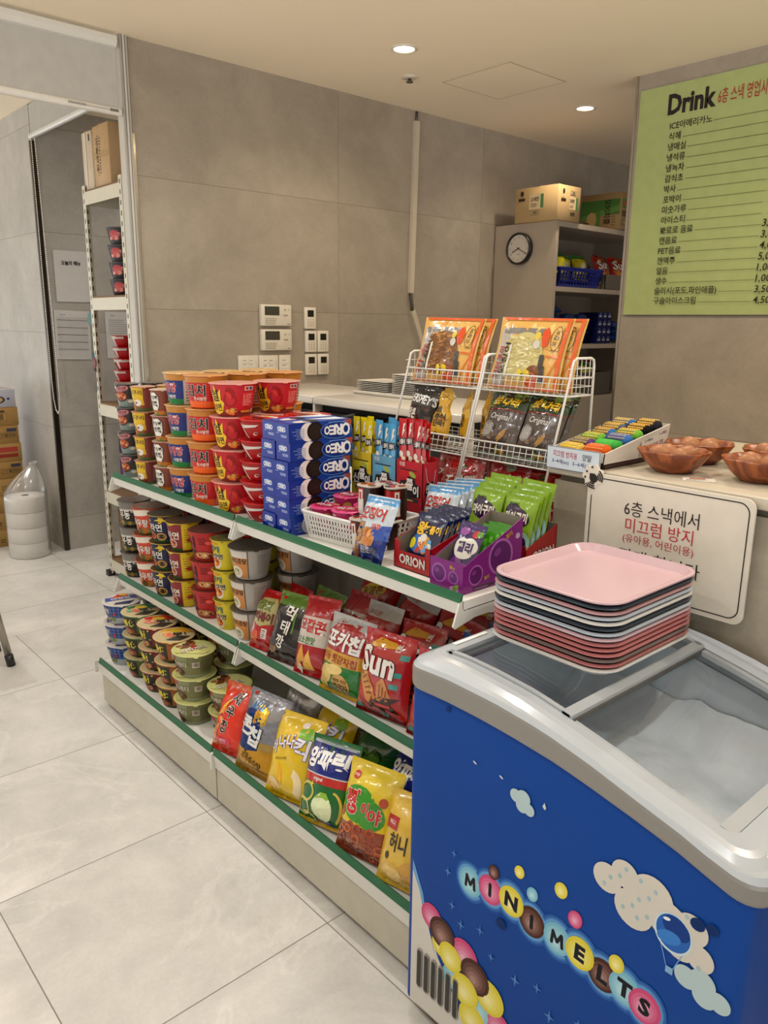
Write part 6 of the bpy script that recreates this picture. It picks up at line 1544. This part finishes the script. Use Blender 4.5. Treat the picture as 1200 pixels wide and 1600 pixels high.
# ------------------------------------------------------------------ back bar with white top
bc = thing('back_bar', 'white-topped back bar with black drawer fronts along the wall side', 'counter', (0, 0, 0))
mb = MB(); mb.rbox(2.205, 2.73, 2.987, 3.668, 1.128, 1.163, .005, 'c9c3b8'); mb.rbox(2.205, 2.73, 2.02, 2.981, 1.128, 1.163, .005, 'c9c3b8'); part(mb, 'bar_top', 'tray_plastic', bc)
mb = MB(); mb.box(2.26, 2.72, 2.03, 3.66, 0, 1.128, '191817'); part(mb, 'carcass', 'matte', bc)
for ya, yb in ((2.975, 2.992), (2.02, 2.035)):
    mb = MB(); mb.box(2.215, 2.27, ya, yb, 0, 1.128, 'c2bcb1'); part(mb, 'divider', 'paint', bc)
for ya, yb in ((3.00, 3.32), (3.33, 3.655), (2.04, 2.50), (2.51, 2.97)):
    mb = MB(); mb.rbox(2.236, 2.262, ya, yb, .80, 1.095, .006, '1c1b1b'); mb.rbox(2.216, 2.240, ya + .02, yb - .02, 1.04, 1.062, .006, '2a2929'); part(mb, 'drawer', 'gloss_card', bc)
mb = MB(); mb.tube([(2.215, 2.70, .98), (2.190, 2.72, 1.04), (2.185, 2.73, 1.09), (2.20, 2.66, 1.105)], .009, '2b2a29', 8); part(mb, 'handle', 'plastic', bc)
pb = thing('serving_tray', 'long flat white tray under the two stacks of plates', 'tray', (2.58, 2.76, 1.1635))
mb = MB(); mb.rbox(-.11, .11, -.25, .25, 0, .016, .006, 'cfcabf'); part(mb, 'tray', 'tray_plastic', pb)
def plate_mesh():
    mb = MB()
    def rg(ins, z, r): return [(x, y, z) for x, y in rr(-.095 + ins, .095 - ins, -.115 + ins, .115 - ins, r, 4, 2)]
    loft(mb, [rg(.02, 0, .01), rg(0, .006, .015), rg(.001, .0078, .015), rg(.008, .007, .012), rg(.024, .003, .01)], ['bdb7ad', 'd0cbc1', 'd6d1c8', 'd6d1c8'])
    c = rg(.024, .003, .01); mb.add(c, [tuple(range(len(c)))], 'd6d1c8')
    return mb.mesh('plate', 'tray_plastic')
pm = plate_mesh()
for (y, n, nm) in ((2.885, 6, 'shorter left stack'), (2.630, 11, 'taller right stack')):
    for k in range(n):
        o = bpy.data.objects.new('plate', pm); C.objects.link(o); o.location = (2.58 + rs.uniform(-.002, .002), y + rs.uniform(-.002, .002), 1.1798 + k * .0082)
        i = n - 1 - k
        tag(o, 'white rectangular plate, %s in the %s on the back bar' % ('lowest' if k == 0 else ('topmost' if i == 0 else NTH[i] + ' from top'), nm), 'plate', 'white plates on the back bar')

# ------------------------------------------------------------------ storage cabinet
cb = thing('storage_cabinet', 'tall beige open-front storage cabinet in the far corner of the kitchen', 'cabinet', (0, 0, 0))
CX0, CX1, CY0, CY1, CZ = 4.257, 5.45, 3.166, 3.665, 2.142
CC = 'b3a593'
mb = MB(); mb.box(CX0, CX0 + .03, CY0, CY1, 0, CZ, CC); part(mb, 'side_panel', 'paint', cb)
mb = MB(); mb.box(CX1 - .03, CX1, CY0, CY1, 0, CZ, CC); part(mb, 'side_panel', 'paint', cb)
mb = MB(); mb.box(CX0 + .03, CX1 - .03, CY0, CY1, CZ - .032, CZ, CC); part(mb, 'top_panel', 'paint', cb)
mb = MB(); mb.box(CX0 + .03, CX1 - .03, CY1 - .012, CY1, 0, CZ - .032, '8c7f70'); part(mb, 'back_panel', 'paint', cb)
for z in (1.745, 1.378, 1.02, .5):
    mb = MB(); mb.box(CX0 + .03, CX1 - .03, CY0 + .004, CY1 - .012, z - .030, z, CC); part(mb, 'shelf', 'paint', cb)
mb = MB(); mb.box(CX0 + .03, CX1 - .03, CY0 + .004, CY0 + .02, .05, .99, CC); part(mb, 'door', 'paint', cb)
# clock on its side
ck = thing('wall_clock', 'round white wall clock with black rim on the cabinet side', 'clock', (CX0, 3.440, 1.986))
Tck = Matrix.Rotation(-PI / 2, 4, 'Y')
mb = MB(); mb.lathe([(.098, 0), (.100, .004), (.100, .034), (.096, .038), (.089, .036), (.087, .026)], '1a1918', 40, T=Tck); part(mb, 'rim', 'plastic', ck)
mb = MB(); mb.lathe([(.088, .026), (.001, .026)], 'd2cabd', 40, T=Tck)
A = Art()
for h in range(12):
    a = PI / 2 - h * PI / 6
    A.text(str(12 if h == 0 else h), .070 * math.cos(a), .070 * math.sin(a), .011, '4a443c', 2, .02)
A.rect(-.012, -.036, .014, -.033, '8d857a', 2)
emit(mb, A, face_x(-.026, 0, 0)); part(mb, 'dial', 'paper', ck)
mb = MB(); A = Art(); A.line(.010, .006, -.050, -.022, .006, '1a1918', 3); emit(mb, A, face_x(-.0275, 0, 0)); part(mb, 'hour_hand', 'plastic', ck)
mb = MB(); A = Art(); A.line(-.012, .007, .068, -.036, .0045, '1a1918', 4); emit(mb, A, face_x(-.0285, 0, 0)); part(mb, 'minute_hand', 'plastic', ck)
def carton(name, lab, x0, x1, y0, y1, z0, z1, col, artX=None, artY=None, top=None, group=None):
    t = thing(name, lab, 'carton', (x0, y0, z0), 0, group)
    mb = MB(); X, Y, Z = x1 - x0, y1 - y0, z1 - z0
    mb.rbox(0, X, 0, Y, 0, Z, .003, col, seg=1)
    if artX: emit(mb, artX, face_x(0, Y, 0), off=.0006, base=.001)
    if artY: emit(mb, artY, face_y(0, 0, 0), off=.0006, base=.001)
    mb.box(-.0006, X + .0006, Y / 2 - .025, Y / 2 + .025, Z - .001, Z + .0008, top or 'b59d78')
    part(mb, 'box', 'card', t)
    return t
IK = '35291d'
A = Art(); A.ell(.055, .175, .014, .017, IK, 1); A.rect(.028, .130, .080, .148, IK, 1); A.lines(.032, .152, .078, .158, 1, '6d5c44', 1)
A.rect(.115, .075, .225, .165, 'cdb68c', 1); A.text('오색면', .158, .135, .026, IK, 3, .06, 0, .062); A.rect(.205, .080, .228, .163, '4a7a46', 2); A.lines(.13, .09, .19, .115, 3, '5d4c34', 2, .4); A.rect(.13, .040, .195, .070, '6d5c44', 1); A.rect(.133, .043, .192, .067, 'c2aa80', 2); A.bars(.14, .046, .186, .064, IK, 3)
B = Art(); B.ell(.055, .172, .011, .016, IK, 1); B.rect(.030, .112, .080, .130, IK, 1); B.lines(.034, .136, .076, .142, 1, '6d5c44', 1); B.rect(.125, .155, .185, .180, '6d5c44', 1); B.rect(.128, .158, .182, .177, 'cdb68c', 2); B.bars(.135, .16, .176, .175, IK, 3); B.rect(.118, .070, .205, .145, 'd2bb92', 1); B.text('오색면', .145, .120, .024, IK, 3, .06, 0, .045); B.rect(.185, .066, .205, .145, '4a7a46', 2); B.lines(.125, .08, .17, .10, 2, '5d4c34', 2, .4); B.rect(.13, .030, .18, .055, '6d5c44', 1); B.bars(.135, .033, .176, .053, IK, 2)
carton('cardboard_box', 'tan cardboard box with green label stripes on top of the cabinet, left', 4.225, 4.462, 3.142, 3.480, CZ + .0005, 2.352, 'bd9f70', A, B)
A = Art(); A.rect(.0, .10, .31, .20, '3f6b2f', 1); A.poly([(.0, .10), (.31, .16), (.31, .12), (.0, .07)], '54803c', 2); A.ell(.09, .075, .04, .05, 'a89060', 2); A.rect(.13, .03, .16, .13, '4a7434', 3); A.text('오이피클', .215, .12, .050, '231c14', 4, .05, -PI / 2, .16); A.rect(.02, .02, .07, .06, '4a3c2a', 2); A.lines(.25, .03, .29, .12, 5, '6d5c44', 2)
B = Art(); B.rect(.02, .14, .10, .20, '4a7a3c', 1); B.ell(.06, .17, .025, .022, 'a8503a', 2); B.rect(.02, .085, .10, .125, '5d4c34', 1); B.rect(.02, .03, .10, .07, '6d5c44', 1); B.bars(.025, .034, .095, .066, 'b59d70', 2)
carton('cardboard_box', 'brown and green cardboard box on top of the cabinet, right', 4.93, 5.24, 3.145, 3.46, CZ + .0005, 2.385, '8d744e', A, B)
# things on its shelves
S1, S2, S3 = 1.745, 1.378, 1.02
slotted_basket('plastic_basket', 'dark blue slotted basket of yellow bags in the cabinet', 'basket', (4.60, 3.335, S1 + .001), -PI / 2, .50, .30, .122, 14, 8, 4, '1d2a8c', ins=.03)
me_yl = bag_mesh('yellow_bag', .14, .17, .05, vgrad([(.14, 'c9c02a'), (1, '3f8a3a')]), Art().ell(.0, .08, .03, .03, 'd8d4b0', 1).ell(.02, .06, .02, .02, '7a6a2a', 2), seed=101)
def upbag(name, me, lab, x, y, z, yaw_, lean, roll, grp):
    o = bpy.data.objects.new(name, me); C.objects.link(o)
    o.matrix_basis = Matrix.Translation((x, y, z)) @ Matrix.Rotation(R(yaw_), 4, 'Z') @ Matrix.Rotation(R(-lean), 4, 'X') @ Matrix.Rotation(R(-roll), 4, 'Y')
    return tag(o, lab, 'snack bag', grp)
for k, (x, y, yw, ln, ro, pl_) in enumerate(((4.45, 3.25, 20, 8, 6, 'at the left front'), (4.53, 3.30, -14, 14, -8, 'second from the left'), (4.62, 3.36, 10, 10, 12, 'pointing up in the middle'), (4.70, 3.27, -6, 16, -4, 'at the right front'), (4.58, 3.43, 0, 8, -5, 'at the rear'))):
    upbag('snack_bag', me_yl, 'yellow bag with green top edge %s of the blue basket' % pl_, x, y, S1 + .055, yw, ln, ro, 'yellow bags in the blue basket')
gb = thing('storage_tray', 'grey open storage tray of red chip bags in the cabinet', 'tray', (5.10, 3.36, S1 + .001))
mb = MB()
for b_ in ((-.22, .22, -.17, -.165, 0, .10), (-.22, .22, .165, .17, 0, .10), (-.22, -.215, -.17, .17, 0, .10), (.215, .22, -.17, .17, 0, .10), (-.22, .22, -.17, .17, 0, .004)): mb.box(*b_, '6d655c')
part(mb, 'tray', 'plastic', gb)
for k, (x, y, z, yw, ln, ro, pl_) in enumerate(((5.00, 3.26, .10, 4, 22, 4, 'front left, white lettering showing'), (5.16, 3.25, .10, -8, 20, -4, 'front right beside the wall edge'), (4.98, 3.39, .115, 6, 26, 6, 'rear left, tipped over'), (5.15, 3.39, .115, -4, 18, -10, 'rear right with a shiny corner'))):
    upbag('snack_bag', me_sun, 'red wavy chip bag in the cabinet tray, %s' % pl_, x, y, S1 + z - .07, yw, ln, ro, 'red chip bags in the cabinet')
me_bl = bag_mesh('blue_pack', .15, .12, .045, '1a4f8c', Art().rect(-.05, .05, .05, .07, '3a78b8', 1).ell(.03, .08, .015, .015, 'c9d4e0', 2), seed=103)
rk = random.Random(8); cnt = 0
for c, x in enumerate((4.39, 4.55, 4.70)):
    for k in range(4 if c else 5):
        o = bpy.data.objects.new('blue_pack', me_bl); C.objects.link(o)
        o.matrix_basis = Matrix.Translation((x, 3.27 + rk.uniform(-.01, .01), S2 + .026 + k * .046)) @ Matrix.Rotation(R(rk.uniform(-9, 9)), 4, 'Z') @ Matrix.Rotation(R(-90), 4, 'X') @ Matrix.Translation((0, 0, -.06))
        tag(o, 'blue snack pack, %s of the %s pile on the middle cabinet shelf' % (ordn((4 if c else 5) - 1 - k, 4 if c else 5), ('left', 'centre', 'right')[c]), 'snack pack', 'blue packs in the cabinet')
upbag('snack_bag', me_yl, 'yellow-green bag lying on the blue packs in the cabinet', 4.43, 3.30, S2 + .262, 10, 80, 4, None)
cm2 = MB(); cm2.box(0, .055, 0, .16, 0, .052, '1c2a66'); A = Art(); A.rect(.012, .020, .044, .034, 'b9b9c4', 1); A.rect(.02, .040, .036, .048, '8d9ac0', 1); emit(cm2, A, face_y(0, 0, 0), off=.0006, base=.001); cm2 = cm2.mesh('small_blue_box', 'gloss_card')
for c in range(3):
    for k in range(4):
        o = bpy.data.objects.new('small_box', cm2); C.objects.link(o); o.location = (4.84 + c * .0565, 3.20, S2 + .0005 + .0535 * k)
        tag(o, 'small navy box, %s of the %s column in the cabinet' % (ordn(3 - k, 4), ('left', 'middle', 'right')[c]), 'small box', 'small navy boxes in the cabinet')
for k in range(3):
    o = bpy.data.objects.new('blue_pack', me_bl); C.objects.link(o)
    o.matrix_basis = Matrix.Translation((5.10, 3.26, S2 + .026 + k * .046)) @ Matrix.Rotation(R(-12 + 10 * k), 4, 'Z') @ Matrix.Rotation(R(-90), 4, 'X') @ Matrix.Translation((0, 0, -.06))
    tag(o, 'blue snack pack, %s of the small pile by the wall edge' % ordn(2 - k, 3), 'snack pack', 'blue packs in the cabinet')
gb2 = thing('storage_tray', 'grey plastic bin on the lower cabinet shelf behind the wire stand', 'bin', (4.80, 3.36, S3 + .001))
mb = MB()
for b_ in ((-.24, .24, -.17, -.165, 0, .16), (-.24, .24, .165, .17, 0, .16), (-.24, -.235, -.17, .17, 0, .16), (.235, .24, -.17, .17, 0, .16), (-.24, .24, -.17, .17, 0, .004)): mb.box(*b_, '5d574f')
part(mb, 'bin', 'plastic', gb2)
upbag('snack_bag', me_yl, 'yellow bag standing in the grey bin, left', 4.68, 3.27, S3 + .08, 10, 8, 10, 'bags in the grey bin')
upbag('snack_bag', me_yl, 'yellow bag lying in front in the grey bin', 4.80, 3.24, S3 + .06, -10, 14, -14, 'bags in the grey bin')
upbag('snack_bag', me_r2, 'red bag in the grey bin beside the yellow bags', 4.90, 3.30, S3 + .07, -4, 12, -6, 'bags in the grey bin')

# ------------------------------------------------------------------ angle-post storage rack behind the blind opening
rk_ = thing('storage_rack', 'cream slotted-angle storage rack standing behind the tiled wall end', 'storage rack', (0, 0, 0))
IV = 'c9c3b0'
for x in (1.77, 2.62):
    for y in (3.955, 4.455):
        mb = MB(); s = 1 if y > 4.2 else -1; t = 1 if x > 2 else -1
        mb.box(min(x, x - t * .036), max(x, x - t * .036), y - .0015, y + .0015, .02, 2.20, IV)
        mb.box(x - .0015, x + .0015, min(y, y - s * .036), max(y, y - s * .036), .02, 2.20, IV)
        k = 0; z = .06
        while z < 2.18:
            yc = y - s * .018
            if t < 0: mb.add([(x - .0022, yc + .006, z), (x - .0022, yc - .006, z), (x - .0022, yc - .006, z + .022), (x - .0022, yc + .006, z + .022)], [(0, 1, 2, 3)], '4d473d')
            xc = x - t * .018
            if s < 0 or True: mb.add([(xc - .006, y - .0022, z), (xc + .006, y - .0022, z), (xc + .006, y - .0022, z + .022), (xc - .006, y - .0022, z + .022)], [(0, 1, 2, 3)], '5d564a')
            z += .05
        part(mb, 'post', 'paint', rk_)
        mb = MB(); mb.rbox(x - .022, x + .022, y - .022, y + .022, 0, .035, .004, '1a1918'); part(mb, 'foot', 'plastic', rk_)
LV = (2.166, 1.618, 1.035, .525, .105)
for z in LV:
    mb = MB(); mb.box(1.768, 1.775, 3.957, 4.453, z - .065, z, IV); mb.box(2.615, 2.622, 3.957, 4.453, z - .065, z, IV); mb.box(1.77, 2.62, 3.953, 3.960, z - .065, z, IV); mb.box(1.77, 2.62, 4.450, 4.457, z - .065, z, IV); part(mb, 'beam', 'paint', rk_)
    mb = MB(); mb.box(1.772, 2.618, 3.962, 4.448, z + .0005, z + .010, '7d6248'); part(mb, 'shelf_board', 'matte', rk_)
A = Art(); A.rect(.0, .135, .185, .165, 'a88a5c', 1); A.text('취급주의', .05, .15, .020, '4a3a24', 3, .03, PI / 2, .16); A.lines(.08, .06, .09, .24, 12, '4a3a24', 2, .5); A.lines(.055, .05, .066, .25, 16, '6d5638', 2, .5)
carton('cardboard_box', 'tall brown cardboard box on top of the slotted rack', 1.782, 2.16, 4.105, 4.300, 2.1775, 2.470, 'b5946a', A, None, 'a8824f')
A = Art(); A.rect(.09, .235, .105, .268, '2a2420', 1); A.rect(.03, .0, .055, .28, 'c9bfae', 1)
carton('cardboard_box', 'pale cardboard box at the outer end of the rack top', 1.782, 2.05, 4.318, 4.446, 2.1775, 2.462, 'c2b096', A)
A = Art(); A.rect(.03, .16, .15, .19, '3d3122', 1); A.rect(.04, .163, .14, .187, 'b08f64', 2); A.rect(.02, .02, .025, .32, '8a6c48', 1)
carton('cardboard_box', 'brown carton standing low on the slotted rack', 1.83, 2.10, 4.18, 4.43, .1165, .452, 'ab8a60', A)
A = Art(); A.rect(.02, .05, .16, .20, '5a3a7a', 1)
carton('purple_box', 'purple carton edge on the rack behind the black noodle cups', 1.86, 2.05, 4.20, 4.42, .5365, .83, '3a2458', A)
for k in range(4):
    A_ = None
rb = Art(); rb.ell(.01, .045, .034, .026, 'b5484a', 1); rb.blobs(-.03, .02, .05, .065, ['c9605c', 'd9a090', '7d2a2a'], 10, .012, 3, 2); rb.lines(-.09, .02, -.04, .06, 4, '8d8780', 2)
K_rk = cup_kind('black noodle bowl with red picture', .052, .072, .088, [(0, .09, '2f2c2b')], rb, '4a4542', lip='8d8780', name='noodle_bowl')
for i in range(4):
    place(K_rk, '%s, %s on the upper rack shelf' % (K_rk['desc'], ordn(i, 4)), (1.885, 4.262, 1.6290 + (3 - i) * .0885), R(25 + 3 * i), 'black bowls on the rack')
rb = Art(); rb.text('T', .0, .032, .044, 'd8cfc8', 3, .16, 0, .040); rb.poly([(-.05, .05), (.06, .056), (.06, .045), (-.05, .040)], 'c9c0b8', 2)
K_rr = cup_kind('red rack noodle bowl with white mark', .044, .076, .062, [(0, .064, 'a8161e')], rb, 'c2282c', lip='d04040', name='noodle_bowl', flat=True)
for i in range(6):
    place(K_rr, '%s, %s in the pile beside the papers' % (K_rr['desc'], ordn(i, 6)), (1.878, 4.270, 1.0462 + (5 - i) * .0622), R(10 * (i % 3)), 'red bowls on the rack')
sc = thing('scissors', 'scissors with red and teal handles hanging from the rack post', 'scissors', (1.757, 4.43, 1.10))
mb = MB(); mb.tube([(0, 0, .12), (0, .008, .17), (0, -.006, .19), (0, -.014, .16), (0, 0, .12)], .005, 'b5382c', 6); part(mb, 'handle', 'plastic', sc)
mb = MB(); mb.tube([(0, -.004, .12), (0, .018, .19), (0, .008, .22), (0, -.002, .18), (0, -.004, .12)], .005, '2f6a78', 6); part(mb, 'handle', 'plastic', sc)
mb = MB(); mb.prism([(-.006, .12), (.006, .12), (.002, 0), (-.002, 0)], -.002, .002, '5d5a55', 'x'); part(mb, 'blade', 'steel', sc)

# papers on the tiled column
def paper(name, lab, x0, x1, z0, z1, art, dark=0, tilt=0):
    t = thing(name, lab, 'paper sheet', (x0, 5.1445, z0), 0)
    mb = MB(); mb.box(0, x1 - x0, -.002, 0, 0, z1 - z0, 'c9c5c0'); emit(mb, art, face_y(0, -.002, 0), off=.0005, base=.0008); part(mb, 'sheet', 'paper', t)
    t.rotation_euler = (0, R(tilt), 0)
A = Art(); A.text('오늘의 메뉴', .105, .235, .026, '2a2725', 1, .08, 0, .120)
paper('notice_sheet', 'white sheet with a short bold heading, taped high on the column', 1.831, 2.051, 1.610, 1.919, A)
A = Art(); A.text('근 무 표', .05, .275, .008, '4a4744', 1, .03)
for i in range(30): A.rect(.012, .012 + i * .0085, .205, .0128 + i * .0085, '8d8a86', 1)
for i in range(16): A.rect(.012 + i * .0128, .05, .0126 + i * .0128, .262, '8d8a86', 1)
for i in range(5): A.rect(.012, .062 + i * .045, .205, .0645 + i * .045, '5d5a56', 2)
paper('notice_sheet', 'white sheet with a ruled grid hanging on the column below', 1.800, 2.024, 1.256, 1.560, A, 0, 1.5)
A = Art(); A.text('근 무 표', .05, .275, .008, '4a4744', 1, .03); A.lines(.02, .16, .19, .26, 7, '9a9690', 1, .2)
paper('notice_sheet', 'white form sheet seen through the rack behind the red bowls', 2.131, 2.346, 1.254, 1.554, A)
t = thing('sticky_note', 'small teal sticky note between the two sheets on the column', 'note', (2.017, 5.1425, 1.469)); mb = MB(); mb.box(0, .024, -.001, .002, 0, .075, '8fb5b5'); part(mb, 'note', 'paper', t)

# ------------------------------------------------------------------ far left: rolls, cartons, stool leg
rp = thing('paper_roll_pack', 'clear bag of white paper rolls standing on the floor by the wall', 'paper roll pack', (1.545, 5.20, 0))
for k in range(4):
    mb = MB(); mb.lathe([(.024, .001 + k * .1), (.114, .001 + k * .1), (.122, .008 + k * .1), (.122, .092 + k * .1), (.114, .099 + k * .1), (.024, .099 + k * .1)], 'e8e4dd', 32); part(mb, 'roll', 'paper', rp)
clear = bpy.data.materials.new('clear_bag'); clear.use_nodes = True
nt = clear.node_tree; nt.nodes.remove(nt.nodes['Principled BSDF'])
tr = nt.nodes.new('ShaderNodeBsdfTransparent'); gl = nt.nodes.new('ShaderNodeBsdfGlossy'); gl.inputs['Roughness'].default_value = .15
df = nt.nodes.new('ShaderNodeBsdfDiffuse'); df.inputs[0].default_value = lin('dcd8d2')
m1 = nt.nodes.new('ShaderNodeMixShader'); m1.inputs[0].default_value = .22; m2 = nt.nodes.new('ShaderNodeMixShader')
lw = nt.nodes.new('ShaderNodeLayerWeight'); lw.inputs[0].default_value = .35
nt.links.new(tr.outputs[0], m1.inputs[1]); nt.links.new(df.outputs[0], m1.inputs[2]); nt.links.new(lw.outputs[1], m2.inputs[0]); nt.links.new(m1.outputs[0], m2.inputs[1]); nt.links.new(gl.outputs[0], m2.inputs[2])
nt.links.new(m2.outputs[0], nt.nodes['Material Output'].inputs[0])
mb = MB(); n = 36; prof = [(.126, .002), (.129, .1), (.130, .25), (.131, .38), (.128, .42), (.110, .47), (.075, .53), (.035, .575), (.018, .600), (.030, .615)]
vs = []; fs = []
for i, (r, z) in enumerate(prof):
    for j in range(n):
        a = 2 * PI * j / n; f = max(0, (z - .40) / .2)
        q = r * (1 + (.02 + .16 * f) * noise.noise(Vector((math.cos(a) * 2.2, math.sin(a) * 2.2, z * 3))) + .05 * f * math.sin(9 * a))
        vs.append((q * math.cos(a) + .055 * f, q * math.sin(a) - .03 * f, z))
for i in range(len(prof) - 1):
    for j in range(n): fs.append((i * n + j, i * n + (j + 1) % n, (i + 1) * n + (j + 1) % n, (i + 1) * n + j))
mb.add(vs, fs, 'ffffff', 0, True); part(mb, 'wrapper', clear, rp)
NB = [(0, .115, 'a8854c'), (.1155, .23, 'ab874e'), (.2305, .345, 'a8854c'), (.3455, .46, 'ab874e'), (.4605, .575, 'a78149'), (.5755, .698, 'ad8850'), (.6985, .815, 'a9834a'), (.8155, .935, 'a9844c'), (.9355, 1.05, 'b9b9c4')]
for k, (z0, z1, col) in enumerate(NB):
    A = Art(); h = z1 - z0; B = None
    if k == 8: A.ell(.24, .05, .05, .026, '3a3058', 1); A.ell(.24, .05, .036, .018, 'b5a05a', 2); A.ell(.31, .055, .008, .008, '3a3058', 1); A.text('봉지', .20, .05, .018, '4a3f6a', 3, .05)
    elif k == 5: A.rect(.18, .028, .33, .052, '8c2f24', 1); A.rect(.19, .064, .33, .096, 'a83c30', 1)
    elif k == 7: A.rect(.15, .088, .27, .100, '4a3820', 1); A.rect(.19, .030, .28, .082, '6d5430', 1); A.rect(.192, .032, .278, .080, 'a9844c', 2); A.bars(.20, .038, .262, .076, '4a3820', 3)
    else: A.rect(.28, .076, .342, .098, '3d3a48', 1); A.rect(.215, .036, .342, .068, '4a3820', 1); A.rect(.218, .039, .339, .065, 'a9844c', 2); A.bars(.225, .042, .335, .062, '4a3820', 3); A.lines(.16, .03, .20, .06, 2, '4a3820', 1)
    dx = rs.uniform(-.008, .008)
    lab = {8: 'white and purple carton on top of the carton pile at far left', 5: 'brown carton with red print in the pile at far left'}.get(k, 'brown carton, %s in the pile at far left' % ('lowest' if k == 0 else ORD[8 - k] if 8 - k < 8 else 'lowest'))
    carton('cardboard_box', lab, 1.285 + dx, 1.640 + dx, 5.50, 5.82, z0, z1, col, None, A, group='cartons piled at far left')
st = thing('metal_stool', 'metal stool with a black-capped leg reaching in at the left edge', 'stool', (.70, 3.60, 0))
for k, (sx, sy) in enumerate(((1, -1), (1, 1), (-1, 1), (-1, -1))):
    a = Vector((sx * .205, sy * .10, .045)); b_ = Vector((sx * .15, sy * .075, .44))
    mb = MB(); mb.tube([a, b_], .016, 'a8a196', 10); part(mb, 'leg', 'steel', st)
    mb = MB(); mb.tube([a + (a - b_).normalized() * .045, a + (b_ - a).normalized() * .006], .0185, '1c1b1a', 10); part(mb, 'foot_cap', 'plastic', st)
mb = MB(); mb.rbox(-.18, .18, -.13, .13, .44, .47, .01, '2a2826'); part(mb, 'seat', 'plastic', st)
